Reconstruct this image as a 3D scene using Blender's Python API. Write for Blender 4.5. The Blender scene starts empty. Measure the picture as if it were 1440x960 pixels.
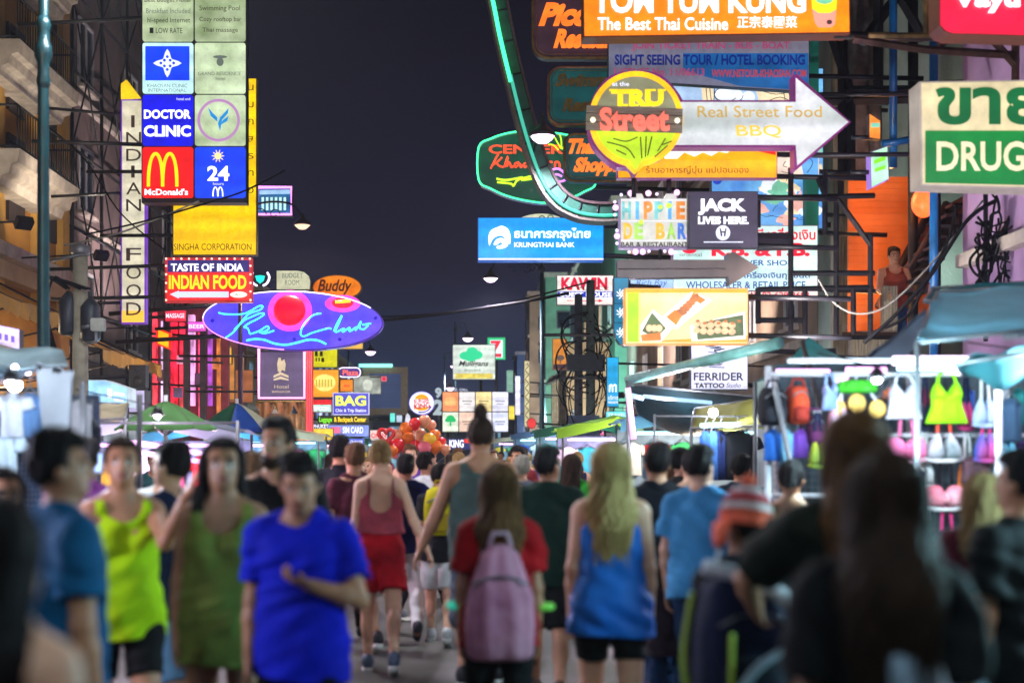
import bpy, bmesh, math, random
import numpy as np
from mathutils import Vector, Matrix
R = math.radians
scene = bpy.context.scene
col = scene.collection
# ------------------------------------------------------------------ camera
F, VX, HY, H = 2000.0, 660.0, 640.0, 1.58        # focal length and horizon measured on the 1440 px photograph
cam_d = bpy.data.cameras.new('camera'); cam = bpy.data.objects.new('camera', cam_d); col.objects.link(cam)
cam.location = (0, 0, H); cam.rotation_euler = (R(90), 0, 0)
cam_d.sensor_width = 36; cam_d.lens = 50; cam_d.clip_end = 3000; cam_d.clip_start = 0.05
cam_d.shift_x = (720-VX)/1440; cam_d.shift_y = (HY-480)/1440
cam_d.dof.use_dof = True; cam_d.dof.focus_distance = 26; cam_d.dof.aperture_fstop = 1.2
scene.camera = cam
# ------------------------------------------------------------------ night sky
world = bpy.data.worlds.new('World'); scene.world = world; world.use_nodes = True
wn = world.node_tree.nodes; wl = world.node_tree.links
bg = wn['Background']; bg.inputs[1].default_value = 1.0
tc = wn.new('ShaderNodeTexCoord'); sx = wn.new('ShaderNodeSeparateXYZ'); wl.new(tc.outputs['Generated'], sx.inputs[0])
rp = wn.new('ShaderNodeValToRGB'); wl.new(sx.outputs[2], rp.inputs[0])
rp.color_ramp.elements[0].position = 0.0; rp.color_ramp.elements[0].color = (0.02, 0.04, 0.10, 1)
rp.color_ramp.elements[1].position = 0.32; rp.color_ramp.elements[1].color = (0.0064, 0.0058, 0.0122, 1)
e_ = rp.color_ramp.elements.new(0.13); e_.color = (0.0135, 0.0125, 0.031, 1)
nz = wn.new('ShaderNodeTexNoise'); nz.inputs['Scale'].default_value = 3.5; wl.new(tc.outputs['Generated'], nz.inputs['Vector'])
mx = wn.new('ShaderNodeMix'); mx.data_type = 'RGBA'; mx.blend_type = 'MULTIPLY'; mx.inputs[0].default_value = 0.45
wl.new(rp.outputs[0], mx.inputs[6]); wl.new(nz.outputs[0], mx.inputs[7]); wl.new(mx.outputs[2], bg.inputs[0])
vs = scene.view_settings
vs.view_transform = 'Standard'; vs.look = 'None'; vs.exposure = 0.35; vs.gamma = 1.0; vs.use_curve_mapping = False
cy = scene.cycles
cy.use_denoising = True; cy.max_bounces = 5; cy.diffuse_bounces = 2; cy.glossy_bounces = 2; cy.transmission_bounces = 3
cy.sample_clamp_indirect = 3.0; cy.caustics_reflective = False; cy.caustics_refractive = False

# ------------------------------------------------------------------ helpers
def at(x, y, Y): return Vector(((x-VX)/F*Y, Y, H+(HY-y)/F*Y))
def lin(v):
    v /= 255.0
    return v/12.92 if v <= .04045 else ((v+.055)/1.055)**2.4
def C(r, g, b): return (lin(r), lin(g), lin(b))
MATS = {}
def _base(name):
    m = bpy.data.materials.new(name); m.use_nodes = True
    return m, m.node_tree.nodes, m.node_tree.links, m.node_tree.nodes['Principled BSDF']
def mat(name, c, rough=.6, metal=0, var=.35, scale=6, bump=.0, bscale=40, stretch=(1, 1, 1), sheen=0, spec=.5, c2=None):
    """plain surface: base colour broken up by noise, optional bump"""
    if name in MATS: return MATS[name]
    m, n, l, b = _base(name)
    b.inputs['Roughness'].default_value = rough; b.inputs['Metallic'].default_value = metal
    b.inputs['Specular IOR Level'].default_value = spec
    t = n.new('ShaderNodeTexCoord'); mp = n.new('ShaderNodeMapping'); mp.inputs['Scale'].default_value = stretch
    l.new(t.outputs['Object'], mp.inputs[0])
    nn = n.new('ShaderNodeTexNoise'); nn.inputs['Scale'].default_value = scale; nn.inputs['Detail'].default_value = 5
    l.new(mp.outputs[0], nn.inputs['Vector'])
    r = n.new('ShaderNodeValToRGB'); r.color_ramp.elements[0].position = .3; r.color_ramp.elements[1].position = .72
    lo = c2 if c2 else tuple(x*(1-var) for x in c)
    r.color_ramp.elements[0].color = (*lo, 1); r.color_ramp.elements[1].color = (*[min(1, x*(1+(0 if c2 else var*.5))) for x in c], 1)
    l.new(nn.outputs[0], r.inputs[0]); l.new(r.outputs[0], b.inputs['Base Color'])
    if bump:
        n2 = n.new('ShaderNodeTexNoise'); n2.inputs['Scale'].default_value = bscale; n2.inputs['Detail'].default_value = 4
        l.new(mp.outputs[0], n2.inputs['Vector'])
        bp = n.new('ShaderNodeBump'); bp.inputs['Strength'].default_value = bump; bp.inputs['Distance'].default_value = .02
        l.new(n2.outputs[0], bp.inputs['Height']); l.new(bp.outputs[0], b.inputs['Normal'])
    MATS[name] = m
    return m
def emat(name, c, s=1.0, var=.25, scale=1.6, sample=True, c2=None, axis=None):
    """backlit plastic, lamp glass or neon: emits, unevenly as tubes behind a face do"""
    if name in MATS: return MATS[name]
    m, n, l, b = _base(name)
    b.inputs['Base Color'].default_value = (*[x*.35 for x in c], 1); b.inputs['Roughness'].default_value = .4
    b.inputs['Emission Strength'].default_value = s
    b.inputs['Emission Color'].default_value = (*c, 1)
    if var or c2:
        t = n.new('ShaderNodeTexCoord'); nn = n.new('ShaderNodeTexNoise'); nn.inputs['Scale'].default_value = scale
        nn.inputs['Detail'].default_value = 2
        mp = n.new('ShaderNodeMapping'); mp.inputs['Scale'].default_value = axis or (1, 1, 1)
        l.new(t.outputs['Object'], mp.inputs[0]); l.new(mp.outputs[0], nn.inputs['Vector'])
        r = n.new('ShaderNodeValToRGB'); r.color_ramp.elements[0].position = .32; r.color_ramp.elements[1].position = .68
        lo = c2 if c2 else tuple(x*(1-var) for x in c)
        r.color_ramp.elements[0].color = (*lo, 1); r.color_ramp.elements[1].color = (*[x*(1 if c2 else 1+var*.5) for x in c], 1)
        l.new(nn.outputs[0], r.inputs[0])
        n2 = n.new('ShaderNodeTexNoise'); n2.inputs['Scale'].default_value = 7; n2.inputs['Detail'].default_value = 8; n2.inputs['Roughness'].default_value = .7; l.new(t.outputs['Object'], n2.inputs['Vector'])
        r2 = n.new('ShaderNodeMapRange'); r2.inputs[1].default_value = .3; r2.inputs[2].default_value = .6; r2.inputs[3].default_value = .72; r2.inputs[4].default_value = 1.06; l.new(n2.outputs[0], r2.inputs[0])
        wv = n.new('ShaderNodeTexWave'); wv.bands_direction = 'Z'; wv.inputs['Scale'].default_value = .9; wv.inputs['Distortion'].default_value = .6; l.new(t.outputs['Object'], wv.inputs['Vector'])
        r3 = n.new('ShaderNodeMapRange'); r3.inputs[3].default_value = .86; r3.inputs[4].default_value = 1.1; l.new(wv.outputs['Fac'], r3.inputs[0])
        mu = n.new('ShaderNodeMath'); mu.operation = 'MULTIPLY'; l.new(r2.outputs[0], mu.inputs[0]); l.new(r3.outputs[0], mu.inputs[1])
        m2 = n.new('ShaderNodeMath'); m2.operation = 'MULTIPLY'; m2.inputs[1].default_value = s; l.new(mu.outputs[0], m2.inputs[0]); l.new(m2.outputs[0], b.inputs['Emission Strength'])
        l.new(r.outputs[0], b.inputs['Emission Color'])
    if not sample: m.cycles.emission_sampling = 'NONE'
    MATS[name] = m
    return m

class MB:
    """collects shapes and links them as one mesh object"""
    def __init__(s): s.v = []; s.f = []; s.smooth = []
    def add(s, vs, fs, smooth=False):
        o = len(s.v); s.v += [tuple(p) for p in vs]; s.f += [tuple(i+o for i in f) for f in fs]; s.smooth += [smooth]*len(fs); return s
    def box(s, a, b, rz=0, c=None):
        (x0, y0, z0), (x1, y1, z1) = a, b
        vs = [Vector(p) for p in ((x0,y0,z0),(x1,y0,z0),(x1,y1,z0),(x0,y1,z0),(x0,y0,z1),(x1,y0,z1),(x1,y1,z1),(x0,y1,z1))]
        if rz:
            c = Vector(c) if c else sum(vs, Vector())/8; M_ = Matrix.Rotation(rz, 3, 'Z'); vs = [M_@(p-c)+c for p in vs]
        return s.add(vs, [(3,2,1,0),(4,5,6,7),(0,1,5,4),(1,2,6,5),(2,3,7,6),(3,0,4,7)])
    def prism(s, pts, y0, y1):
        """outline in (x, z), given counter-clockwise or not, extruded along y"""
        n = len(pts); a = sum(pts[i][0]*pts[(i+1) % n][1]-pts[(i+1) % n][0]*pts[i][1] for i in range(n))
        if a < 0: pts = pts[::-1]
        vs = [(x, y0, z) for x, z in pts]+[(x, y1, z) for x, z in pts]
        return s.add(vs, [tuple(range(n)), tuple(range(2*n-1, n-1, -1))]+[(i, i+n, (i+1) % n+n, (i+1) % n) for i in range(n)])
    def tube(s, pts, r, seg=8, r2=None, caps=True, closed=False):
        pts = [Vector(p) for p in pts]; n = len(pts)
        if n < 2: return s
        rings = []; up = None
        for i, p in enumerate(pts):
            if closed: t = pts[(i+1) % n]-pts[i-1]
            else: t = pts[min(i+1, n-1)]-pts[max(i-1, 0)]
            if t.length < 1e-9: t = Vector((0, 0, 1))
            t.normalize()
            if up is None: up = Vector((0, 0, 1)) if abs(t.z) < .9 else Vector((0, 1, 0))
            a = t.cross(up)
            if a.length < 1e-4: a = t.cross(Vector((1, .3, .2)))
            a.normalize(); b = a.cross(t).normalized(); up = b
            rr = r if r2 is None else r+(r2-r)*i/(n-1)
            rings.append([p+a*(math.cos(q)*rr)+b*(math.sin(q)*rr) for q in (2*math.pi*k/seg for k in range(seg))])
        vs = [p for g in rings for p in g]; fs = []
        for i in range(n if closed else n-1):
            j = (i+1) % n
            for k in range(seg): fs.append((i*seg+k, j*seg+k, j*seg+(k+1) % seg, i*seg+(k+1) % seg))
        if caps and not closed: fs += [tuple(range(seg)), tuple((n-1)*seg+k for k in range(seg-1, -1, -1))]
        return s.add(vs, fs, seg > 4)
    def lathe(s, prof, c=(0, 0, 0), seg=20):
        vs = []; fs = []; n = len(prof)
        for r_, z in prof:
            for k in range(seg):
                q = 2*math.pi*k/seg; vs.append((c[0]+r_*math.cos(q), c[1]+r_*math.sin(q), c[2]+z))
        for i in range(n-1):
            for k in range(seg): fs.append((i*seg+k, i*seg+(k+1) % seg, (i+1)*seg+(k+1) % seg, (i+1)*seg+k))
        fs += [tuple(range(seg-1, -1, -1)), tuple((n-1)*seg+k for k in range(seg))]
        return s.add(vs, fs, True)
    def ball(s, c, r, seg=14, rings=9, sc=(1, 1, 1)):
        prof = [(max(1e-4, r*math.sin(math.pi*i/rings)), -r*math.cos(math.pi*i/rings)) for i in range(rings+1)]
        o = len(s.v); s.lathe(prof, (0, 0, 0), seg)
        for i in range(o, len(s.v)):
            p = s.v[i]; s.v[i] = (p[0]*sc[0]+c[0], p[1]*sc[1]+c[1], p[2]*sc[2]+c[2])
        return s
    def sheet(s, grid, th=0.0, smooth=True):
        """grid: rows of points; th: thickness downwards (z)"""
        m, n = len(grid), len(grid[0]); vs = [Vector(p) for r_ in grid for p in r_]
        fs = [(i*n+j, i*n+j+1, (i+1)*n+j+1, (i+1)*n+j) for i in range(m-1) for j in range(n-1)]
        if th:
            k = m*n; vs += [p-Vector((0, 0, th)) for p in vs]; fs += [tuple(q+k for q in f[::-1]) for f in fs]
            rim = [j for j in range(n)]+[i*n+n-1 for i in range(1, m)]+[(m-1)*n+j for j in range(n-2, -1, -1)]+[i*n for i in range(m-2, 0, -1)]
            fs += [(rim[i], rim[(i+1) % len(rim)], rim[(i+1) % len(rim)]+k, rim[i]+k) for i in range(len(rim))]
        return s.add(vs, fs, smooth)
    def build(s, name, m, parent=None, loc=None):
        me = bpy.data.meshes.new(name); me.from_pydata(s.v, [], s.f); me.polygons.foreach_set('use_smooth', s.smooth); me.update()
        if m: me.materials.append(m)
        o = bpy.data.objects.new(name, me); col.objects.link(o)
        if loc is not None: o.location = loc
        if parent: o.parent = parent
        return o
def tag(o, label, cat, group=None):
    o['label'] = label; o['category'] = cat
    if group: o['group'] = group
    return o
def struct(o): o['kind'] = 'structure'; return o
def thing(name, label, cat, loc=(0, 0, 0), rz=0, group=None):
    o = bpy.data.objects.new(name, None); col.objects.link(o); o.empty_display_size = .2
    o.location = loc; o.rotation_euler = (0, 0, rz)
    return tag(o, label, cat, group)
def copy_tree(o, loc=None, rz=None, parent=None):
    c = o.copy(); col.objects.link(c)
    if parent: c.parent = parent
    if loc is not None: c.location = loc
    if rz is not None: c.rotation_euler = (0, 0, rz)
    for ch in o.children: copy_tree(ch, parent=c)
    return c
def ell(cx, cy, rx, ry, n=40, a0=0, a1=360, rot=0):
    out = []
    for i in range(n):
        q = R(a0+(a1-a0)*i/(n if a1-a0 == 360 else n-1)); x, y = rx*math.cos(q), ry*math.sin(q)
        out.append((cx+x*math.cos(rot)-y*math.sin(rot), cy+x*math.sin(rot)+y*math.cos(rot)))
    return out
def rrect(x0, y0, x1, y1, r, n=5):
    out = []
    for cx, cy, a in ((x1-r, y1-r, 0), (x0+r, y1-r, 90), (x0+r, y0+r, 180), (x1-r, y0+r, 270)):
        for i in range(n+1):
            q = R(a+90*i/n); out.append((cx+r*math.cos(q), cy+r*math.sin(q)))
    return out
def spline(pts, k=6, closed=False):
    """Catmull-Rom through points of any dimension"""
    n = len(pts); out = []
    P = lambda i: pts[i % n] if closed else pts[max(0, min(n-1, i))]
    for i in range(n if closed else n-1):
        a, b, c, d = P(i-1), P(i), P(i+1), P(i+2)
        for j in range(k):
            t = j/k
            out.append(tuple(.5*(2*b[q]+(c[q]-a[q])*t+(2*a[q]-5*b[q]+4*c[q]-d[q])*t*t+(3*b[q]-a[q]-3*c[q]+d[q])*t**3) for q in range(len(b))))
    if not closed: out.append(tuple(pts[-1]))
    return out
_tc = {}
def text_mesh(s, bold=0, shear=0, space=1, ext=.0, outline=False):
    """text as a mesh with unit em size, lying in the xy plane"""
    k = (s, bold, shear, space, ext)
    if k in _tc: return _tc[k]
    cu = bpy.data.curves.new('lettering', 'FONT'); cu.body = s; cu.offset = bold; cu.space_character = space
    cu.resolution_u = 3; cu.extrude = ext; cu.size = 1; cu.fill_mode = 'FRONT' if not ext else 'BOTH'
    o = bpy.data.objects.new('lettering', cu); col.objects.link(o)
    bpy.context.view_layer.update()
    me = bpy.data.meshes.new_from_object(o.evaluated_get(bpy.context.evaluated_depsgraph_get()))
    vs = [(v.co.x+shear*v.co.y, v.co.y, v.co.z) for v in me.vertices]; fs = [tuple(p.vertices) for p in me.polygons]
    bpy.data.objects.remove(o); bpy.data.curves.remove(cu); bpy.data.meshes.remove(me)
    _tc[k] = (vs, fs)
    return vs, fs
BLK = None
class Sign:
    """a sign that faces the street; pixel measures of the photograph become metres at its own distance Y"""
    def __init__(s, name, label, cat, box, Y, face, case, depth=.16, outline=None, yaw=0, inset=2.0, group=None):
        s.x0, s.y0, s.x1, s.y1 = box; s.Y = Y; s.k = Y/F; s.depth = depth
        s.cx, s.cb = (s.x0+s.x1)/2, s.y1
        s.root = thing(name, label, cat, at(s.cx, s.cb, Y), yaw, group)
        o = outline or [(s.x0, s.y0), (s.x1, s.y0), (s.x1, s.y1), (s.x0, s.y1)]
        s.case = MB().prism([s.q(*p) for p in o], 0, depth).build('casing', case, s.root)
        if face:
            mxx = sum(p[0] for p in o)/len(o); myy = sum(p[1] for p in o)/len(o)
            w = max(p[0] for p in o)-min(p[0] for p in o); h = max(p[1] for p in o)-min(p[1] for p in o)
            ii = [(mxx+(px-mxx)*(1-2*inset/w), myy+(py-myy)*(1-2*inset/h)) for px, py in o]
            s.face = MB().prism([s.q(*p) for p in ii], -.012, .03).build('face_panel', face, s.root)
    def q(s, x, y): return ((x-s.cx)*s.k, (s.cb-y)*s.k)
    def text(s, t, x0, y0, x1, y1, m, bold=0, shear=0, name='lettering', off=.02, ext=0, tilt=0, parent=None, keep=False):
        vs, fs = text_mesh(t, bold, shear, 1, ext)
        if not vs: return None
        ax = [p[0] for p in vs]; ay = [p[1] for p in vs]; w = max(ax)-min(ax); h = max(ay)-min(ay)
        sx_, sy_ = (x1-x0)/w, (y1-y0)/h
        if keep: sx_ = sy_ = min(sx_, sy_)
        mx_, my_ = (max(ax)+min(ax))/2, (max(ay)+min(ay))/2; ca, sa = math.cos(tilt), math.sin(tilt)
        out = []
        for p in vs:
            dx, dy = (p[0]-mx_)*sx_, (p[1]-my_)*sy_; dx, dy = dx*ca-dy*sa, dx*sa+dy*ca
            a, b = s.q((x0+x1)/2+dx, (y0+y1)/2-dy); out.append((a, -off-p[2]*.02, b))
        return MB().add(out, fs).build(name, m, parent or s.root)
    def poly(s, pts, m, name='panel', off=.018, th=.006, parent=None):
        return MB().prism([s.q(*p) for p in pts], -off, -off+th).build(name, m, parent or s.root)
    def polys(s, lst, m, name='artwork', off=.02, th=.005, parent=None):
        mb = MB()
        for i, pts in enumerate(lst): mb.prism([s.q(*p) for p in pts], -off-.0009*(i % 5), -off+th)
        return mb.build(name, m, parent or s.root)
    def rect(s, x0, y0, x1, y1, m, name='panel', off=.018, parent=None): return s.poly([(x0, y0), (x1, y0), (x1, y1), (x0, y1)], m, name, off, parent=parent)
    def strokes(s, lines, r, m, name='neon_tube', off=.04, k=5, closed=False, seg=6, parent=None):
        mb = MB()
        for ln in lines:
            pts = spline(ln, k, closed) if k else ln
            mb.tube([(a, -off, b) for a, b in (s.q(*p) for p in pts)], r*s.k, seg, closed=closed)
        return mb.build(name, m, parent or s.root)
    def bulbs(s, pts, r, m, name='bulb', off=.06, parent=None):
        for p in pts:
            a, b = s.q(*p); MB().ball((a, -off, b), r*s.k, 10, 6).build(name, m, parent or s.root)
    def bars(s, lines, r, m, name='bracket', back=None):
        """bars in the sign's own plane, behind it"""
        d = s.depth*.5 if back is None else back
        for ln in lines: MB().tube([(a, d, b) for a, b in (s.q(*p) for p in ln)], r, 6).build(name, m, s.root)
def poles(pts3, r, m, name, label, cat, seg=8):
    return tag(MB().tube(pts3, r, seg).build(name, m), label, cat)
# ------------------------------------------------------------------ materials
rng = random.Random(7)
BLACKMET = mat('black painted steel', C(30, 30, 38), .45, .3, .4, 9, .3, 60)
DARKMET = mat('dark sign casing', C(42, 40, 52), .4, .4, .3, 5)
GREYMET = mat('grey steel', C(120, 122, 128), .45, .5, .3, 7)
WHITEMET = mat('white enamelled tube', C(205, 205, 212), .35, .1, .15, 5)
TEALMET = mat('teal painted iron', C(6, 50, 56), .4, .2, .35, 8, .2, 50)
RUSTMET = mat('rusty angle iron', C(92, 62, 54), .7, .2, .5, 12, .4, 60)
BRASSMET = mat('weathered yellow steel', C(150, 122, 70), .55, .3, .5, 12, .3, 60)
BLUEPIPE = mat('blue plastic pipe', C(14, 92, 152), .35, 0, .3, 5)
CABLE = mat('black cable', C(16, 16, 21), .85, 0, .3, 10, spec=.12)
CABLEGREY = mat('pale cable', C(165, 165, 160), .5, 0, .3, 10)
CONCRETE = mat('concrete pole', C(140, 128, 122), .85, 0, .4, 6, .5, 30)
GLASSDARK = mat('dark window glass', C(24, 34, 48), .08, 0, .4, 3)
WHITEPLASTER = mat('white plaster moulding', C(196, 186, 176), .75, 0, .3, 4, .3, 30)
TUBE = emat('fluorescent tube', (.95, .76, 1.0), 3, 0)
TUBEPINK = emat('pinkish fluorescent tube', (1.0, .42, 1.0), 2.6, 0)
TUBECYAN = emat('cyan white fluorescent tube', (.5, .92, 1.0), 4, 0)
BULB = emat('bright bulb', (.85, .9, 1.0), 40, 0)
# ------------------------------------------------------------------ ground, road, pavements
def asphalt():
    m, n, l, b = _base('asphalt'); t = n.new('ShaderNodeTexCoord')
    n1 = n.new('ShaderNodeTexNoise'); n1.inputs['Scale'].default_value = .55; n1.inputs['Detail'].default_value = 8; n1.inputs['Roughness'].default_value = .65
    n2 = n.new('ShaderNodeTexNoise'); n2.inputs['Scale'].default_value = 60; n2.inputs['Detail'].default_value = 3
    l.new(t.outputs['Object'], n1.inputs['Vector']); l.new(t.outputs['Object'], n2.inputs['Vector'])
    r = n.new('ShaderNodeValToRGB'); r.color_ramp.elements[0].position = .33; r.color_ramp.elements[1].position = .7
    r.color_ramp.elements[0].color = (.04, .04, .036, 1); r.color_ramp.elements[1].color = (.13, .125, .105, 1); l.new(n1.outputs[0], r.inputs[0])
    m2 = n.new('ShaderNodeMix'); m2.data_type = 'RGBA'; m2.blend_type = 'MULTIPLY'; m2.inputs[0].default_value = .7
    l.new(r.outputs[0], m2.inputs[6]); l.new(n2.outputs[0], m2.inputs[7]); l.new(m2.outputs[2], b.inputs['Base Color'])
    r2 = n.new('ShaderNodeMapRange'); r2.inputs[1].default_value = .35; r2.inputs[2].default_value = .65; r2.inputs[3].default_value = .38; r2.inputs[4].default_value = .75
    l.new(n1.outputs[0], r2.inputs[0]); l.new(r2.outputs[0], b.inputs['Roughness'])
    bp = n.new('ShaderNodeBump'); bp.inputs['Strength'].default_value = .5; bp.inputs['Distance'].default_value = .008
    l.new(n2.outputs[0], bp.inputs['Height']); l.new(bp.outputs[0], b.inputs['Normal'])
    return m
ASPHALT = asphalt()
struct(MB().add([(-400, -60, -.02), (400, -60, -.02), (400, 900, -.02), (-400, 900, -.02)], [(0, 1, 2, 3)]).build('ground', mat('bare ground', (.06, .055, .05), .9)))
struct(MB().add([(-6.2, -20, 0), (4.6, -20, 0), (4.6, 175, 0), (-6.2, 175, 0)], [(0, 1, 2, 3)]).build('road', ASPHALT))
PAVE = mat('pavement concrete', (.17, .16, .15), .85, 0, .4, 3, .4, 30)
struct(MB().box((-9.4, -20, -.02), (-6.2, 175, .13)).build('pavement', PAVE))
struct(MB().box((4.6, -20, -.02), (7.2, 175, .13)).build('pavement', PAVE))
# litter on the road
def litter(x, y, s, c, rz, label):
    g = [[(s*(i-1)*.6, s*(j-1)*.45, .006+.012*((i*7+j*5+int(s*90)) % 3)) for j in range(3)] for i in range(3)]
    o = MB().sheet(g, .001).build('paper_scrap', mat('paper '+label[:9], c, .8), None, (x, y, .004)); o.rotation_euler.z = rz
    tag(o, label, 'litter')
litter(-.62, 13.6, .16, C(190, 185, 175), .4, 'pale crumpled paper scrap on the asphalt beyond the woman in red shorts')
litter(.95, 9.3, .12, C(170, 178, 185), 1.2, 'small grey paper scrap on the asphalt near the blonde woman')
litter(2.45, 8.2, .14, C(185, 190, 190), 2.2, 'pale paper scrap on the road at the right, by the knit hat backpacker')
# ------------------------------------------------------------------ buildings
def wallmat(name, c, **k): return mat(name, c, .85, 0, k.pop('var', .35), k.pop('scale', 1.1), .35, 22, **k)
LITWIN = emat('lit window glass', C(250, 180, 90), 1.2, .5, 1.2, False)
LITWIN2 = emat('cool lit window glass', C(120, 170, 200), .7, .5, 1.2, False)
def window(root, sgn, X, y, z, w, h, pane, frame=WHITEMET, sill=True):
    """window on a facade plane x = X whose outside is towards sgn"""
    f = MB(); a, t = sgn*.06, .07
    lo, hi = sorted((X+sgn*.003, X+a))
    for (ya, yb, za, zb) in ((y-w/2, y-w/2+t, z, z+h), (y+w/2-t, y+w/2, z, z+h), (y-w/2+t, y+w/2-t, z, z+t), (y-w/2+t, y+w/2-t, z+h-t, z+h), (y-t/3, y+t/3, z+t, z+h-t)):
        f.box((lo, ya, za), (hi, yb, zb))
    fo = f.build('window', frame, root)
    lo2, hi2 = sorted((X+sgn*.004, X+sgn*.022))
    p = MB().box((lo2, y-w/2+t, z+t), (hi2, y-t/3, z+h-t)).box((lo2, y+t/3, z+t), (hi2, y+w/2-t, z+h-t)).build('pane', pane, fo)
    if sill:
        lo3, hi3 = sorted((X+sgn*.003, X+sgn*.16)); MB().box((lo3, y-w/2-.06, z-.08), (hi3, y+w/2+.06, z-.004)).build('sill', WHITEPLASTER, fo)
def building(name, label, side, X, Y0, Y1, h, wm, floors=(), n=4, win=(1.1, 1.5), lit=.4, cornice=WHITEPLASTER, deep=9, cat='building', shopfront=True, endwin=True):
    s = 1 if side == 'L' else -1
    root = thing(name, label, cat, (X-s*deep/2, (Y0+Y1)/2, 0)); ox, oy = X-s*deep/2, (Y0+Y1)/2
    lo, hi = sorted((X, X-s*deep))
    MB().box((lo-ox, Y0-oy+.01, 0), (hi-ox, Y1-oy-.01, h)).build('wall', wm, root)
    lo, hi = sorted((X+s*.18, X-s*deep)); MB().box((lo-ox, Y0-oy, h+.002), (hi-ox, Y1-oy, h+.3)).build('roof_edge', cornice, root)
    for z in floors:
        lo, hi = sorted((X+s*.003, X+s*.14)); MB().box((lo-ox, Y0-oy+.02, z-.5), (hi-ox, Y1-oy-.02, z-.32)).build('string_course', cornice, root)
        for i in range(n):
            y = Y0+(Y1-Y0)*(i+.5)/n
            pane = (LITWIN if rng.random() < .6 else LITWIN2) if rng.random() < lit else GLASSDARK
            window(root, s, X-ox, y-oy, z, win[0], win[1], pane)
    if endwin and floors:                                              # windows on the end wall that looks towards the camera
        for z in floors:
            x = X-s*1.1-ox; f = MB().box((x-.45, Y0-oy-.06, z), (x+.45, Y0-oy+.007, z+1.1)).build('window', GREYMET, root)
            MB().box((x-.38, Y0-oy-.075, z+.07), (x+.38, Y0-oy-.062, z+1.03)).build('pane', GLASSDARK, f)
    if shopfront:
        lo, hi = sorted((X+s*.004, X+s*.1)); MB().box((lo-ox, Y0-oy+.3, .2), (hi-ox, Y1-oy-.3, 2.7)).build('shop_front', emat('shop front glow', C(150, 140, 150), .35, .8, 1.0, False, axis=(1, 2.2, .5)), root)
    return root, ox, oy
OCHRE = wallmat('ochre stucco', C(172, 122, 52)); CREAM = wallmat('cream stucco', C(190, 168, 130)); UMBER = wallmat('dark umber render', C(112, 96, 96))
GREENW = wallmat('sea green render', C(96, 140, 122)); BEIGE = wallmat('beige render', C(150, 128, 112)); PURPLE = wallmat('lilac render', C(186, 152, 200))
SLATEW = wallmat('slate blue render', C(70, 84, 112)); PALEGREEN = wallmat('pale green render', C(150, 168, 158)); TEALW = wallmat('turquoise render', C(30, 160, 148))
PINKW = wallmat('rose render', C(176, 110, 104))
# left, near: ochre building with white balconies
XL = -9.0
root, ox, oy = building('stucco_building', 'ochre stucco building with white balcony slabs and black iron railings at left', 'L', XL, 19, 32, 14, OCHRE, (), 0, shopfront=True, endwin=False)
SHUT = mat('dark wooden shutter', C(44, 34, 36), .6, 0, .4, 5)
for y in (22, 24.4, 26.8, 29.4, 31.2):
    MB().box((XL+.004-ox, y-.25-oy, 4.6), (XL+.16-ox, y+.25-oy, 13.9)).build('pilaster', mat('yellow stucco', C(205, 160, 80), .85, 0, .3, 1.2), root)
for z in (6.1, 8.25, 10.6, 12.6):
    for y in (23.2, 25.6, 28.1, 30.3):
        w = MB().box((XL+.004-ox, y-.5-oy, z+.05), (XL+.07-ox, y+.5-oy, z+1.75)).build('shutter', SHUT, root)
        MB().box((XL+.072-ox, y-.4-oy, z+.9), (XL+.09-ox, y+.4-oy, z+1.6)).build('pane', LITWIN if (y, z) in ((23.2, 8.25),) else GLASSDARK, w)
for zi, z in enumerate((7.15, 9.15, 11.3, 13.2)):
    for (ya, yb) in ((20.2, 24.2), (26.0, 30.0)):
        prof = [(XL+.01, z-.62), (XL+.4, z-.6), (XL+.46, z-.44), (XL+.58, z-.4), (XL+.62, z-.24), (XL+.74, z-.2), (XL+.78, z+.04), (XL+.01, z+.04)]
        n = len(prof); v = [(x-ox, ya-oy, q) for x, q in prof]+[(x-ox, yb-oy, q) for x, q in prof]
        MB().add(v, [tuple(range(n)), tuple(range(2*n-1, n-1, -1))]+[(i, i+n, (i+1) % n+n, (i+1) % n) for i in range(n)]).build('balcony_slab', WHITEPLASTER, root)
        r = MB(); e = XL+.72-ox
        for zz in (z+.1, z+.85): r.tube([(e, ya+.05-oy, zz), (e, yb-.05-oy, zz)], .022, 6); r.tube([(e, yb-.05-oy, zz), (XL-ox, yb-.05-oy, zz)], .022, 6); r.tube([(e, ya+.05-oy, zz), (XL-ox, ya+.05-oy, zz)], .022, 6)
        for i in range(26): yy = ya+.05+(yb-ya-.1)*i/25-oy; r.tube([(e, yy, z+.04), (e, yy, z+.85)], .012, 5)
        for i in range(6): xx = XL+.1+.6*i/6-ox; r.tube([(xx, yb-.05-oy, z+.04), (xx, yb-.05-oy, z+.85)], .012, 5)
        r.build('railing', BLACKMET, root)
MB().box((XL+.006-ox, 19.2-oy, 5.25), (XL+.5-ox, 31.9-oy, 5.5)).build('cornice', WHITEPLASTER, root)
MB().box((XL+.006-ox, 19.2-oy, 4.9), (XL+.3-ox, 31.9-oy, 5.24)).build('cornice', CREAM, root)
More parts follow.
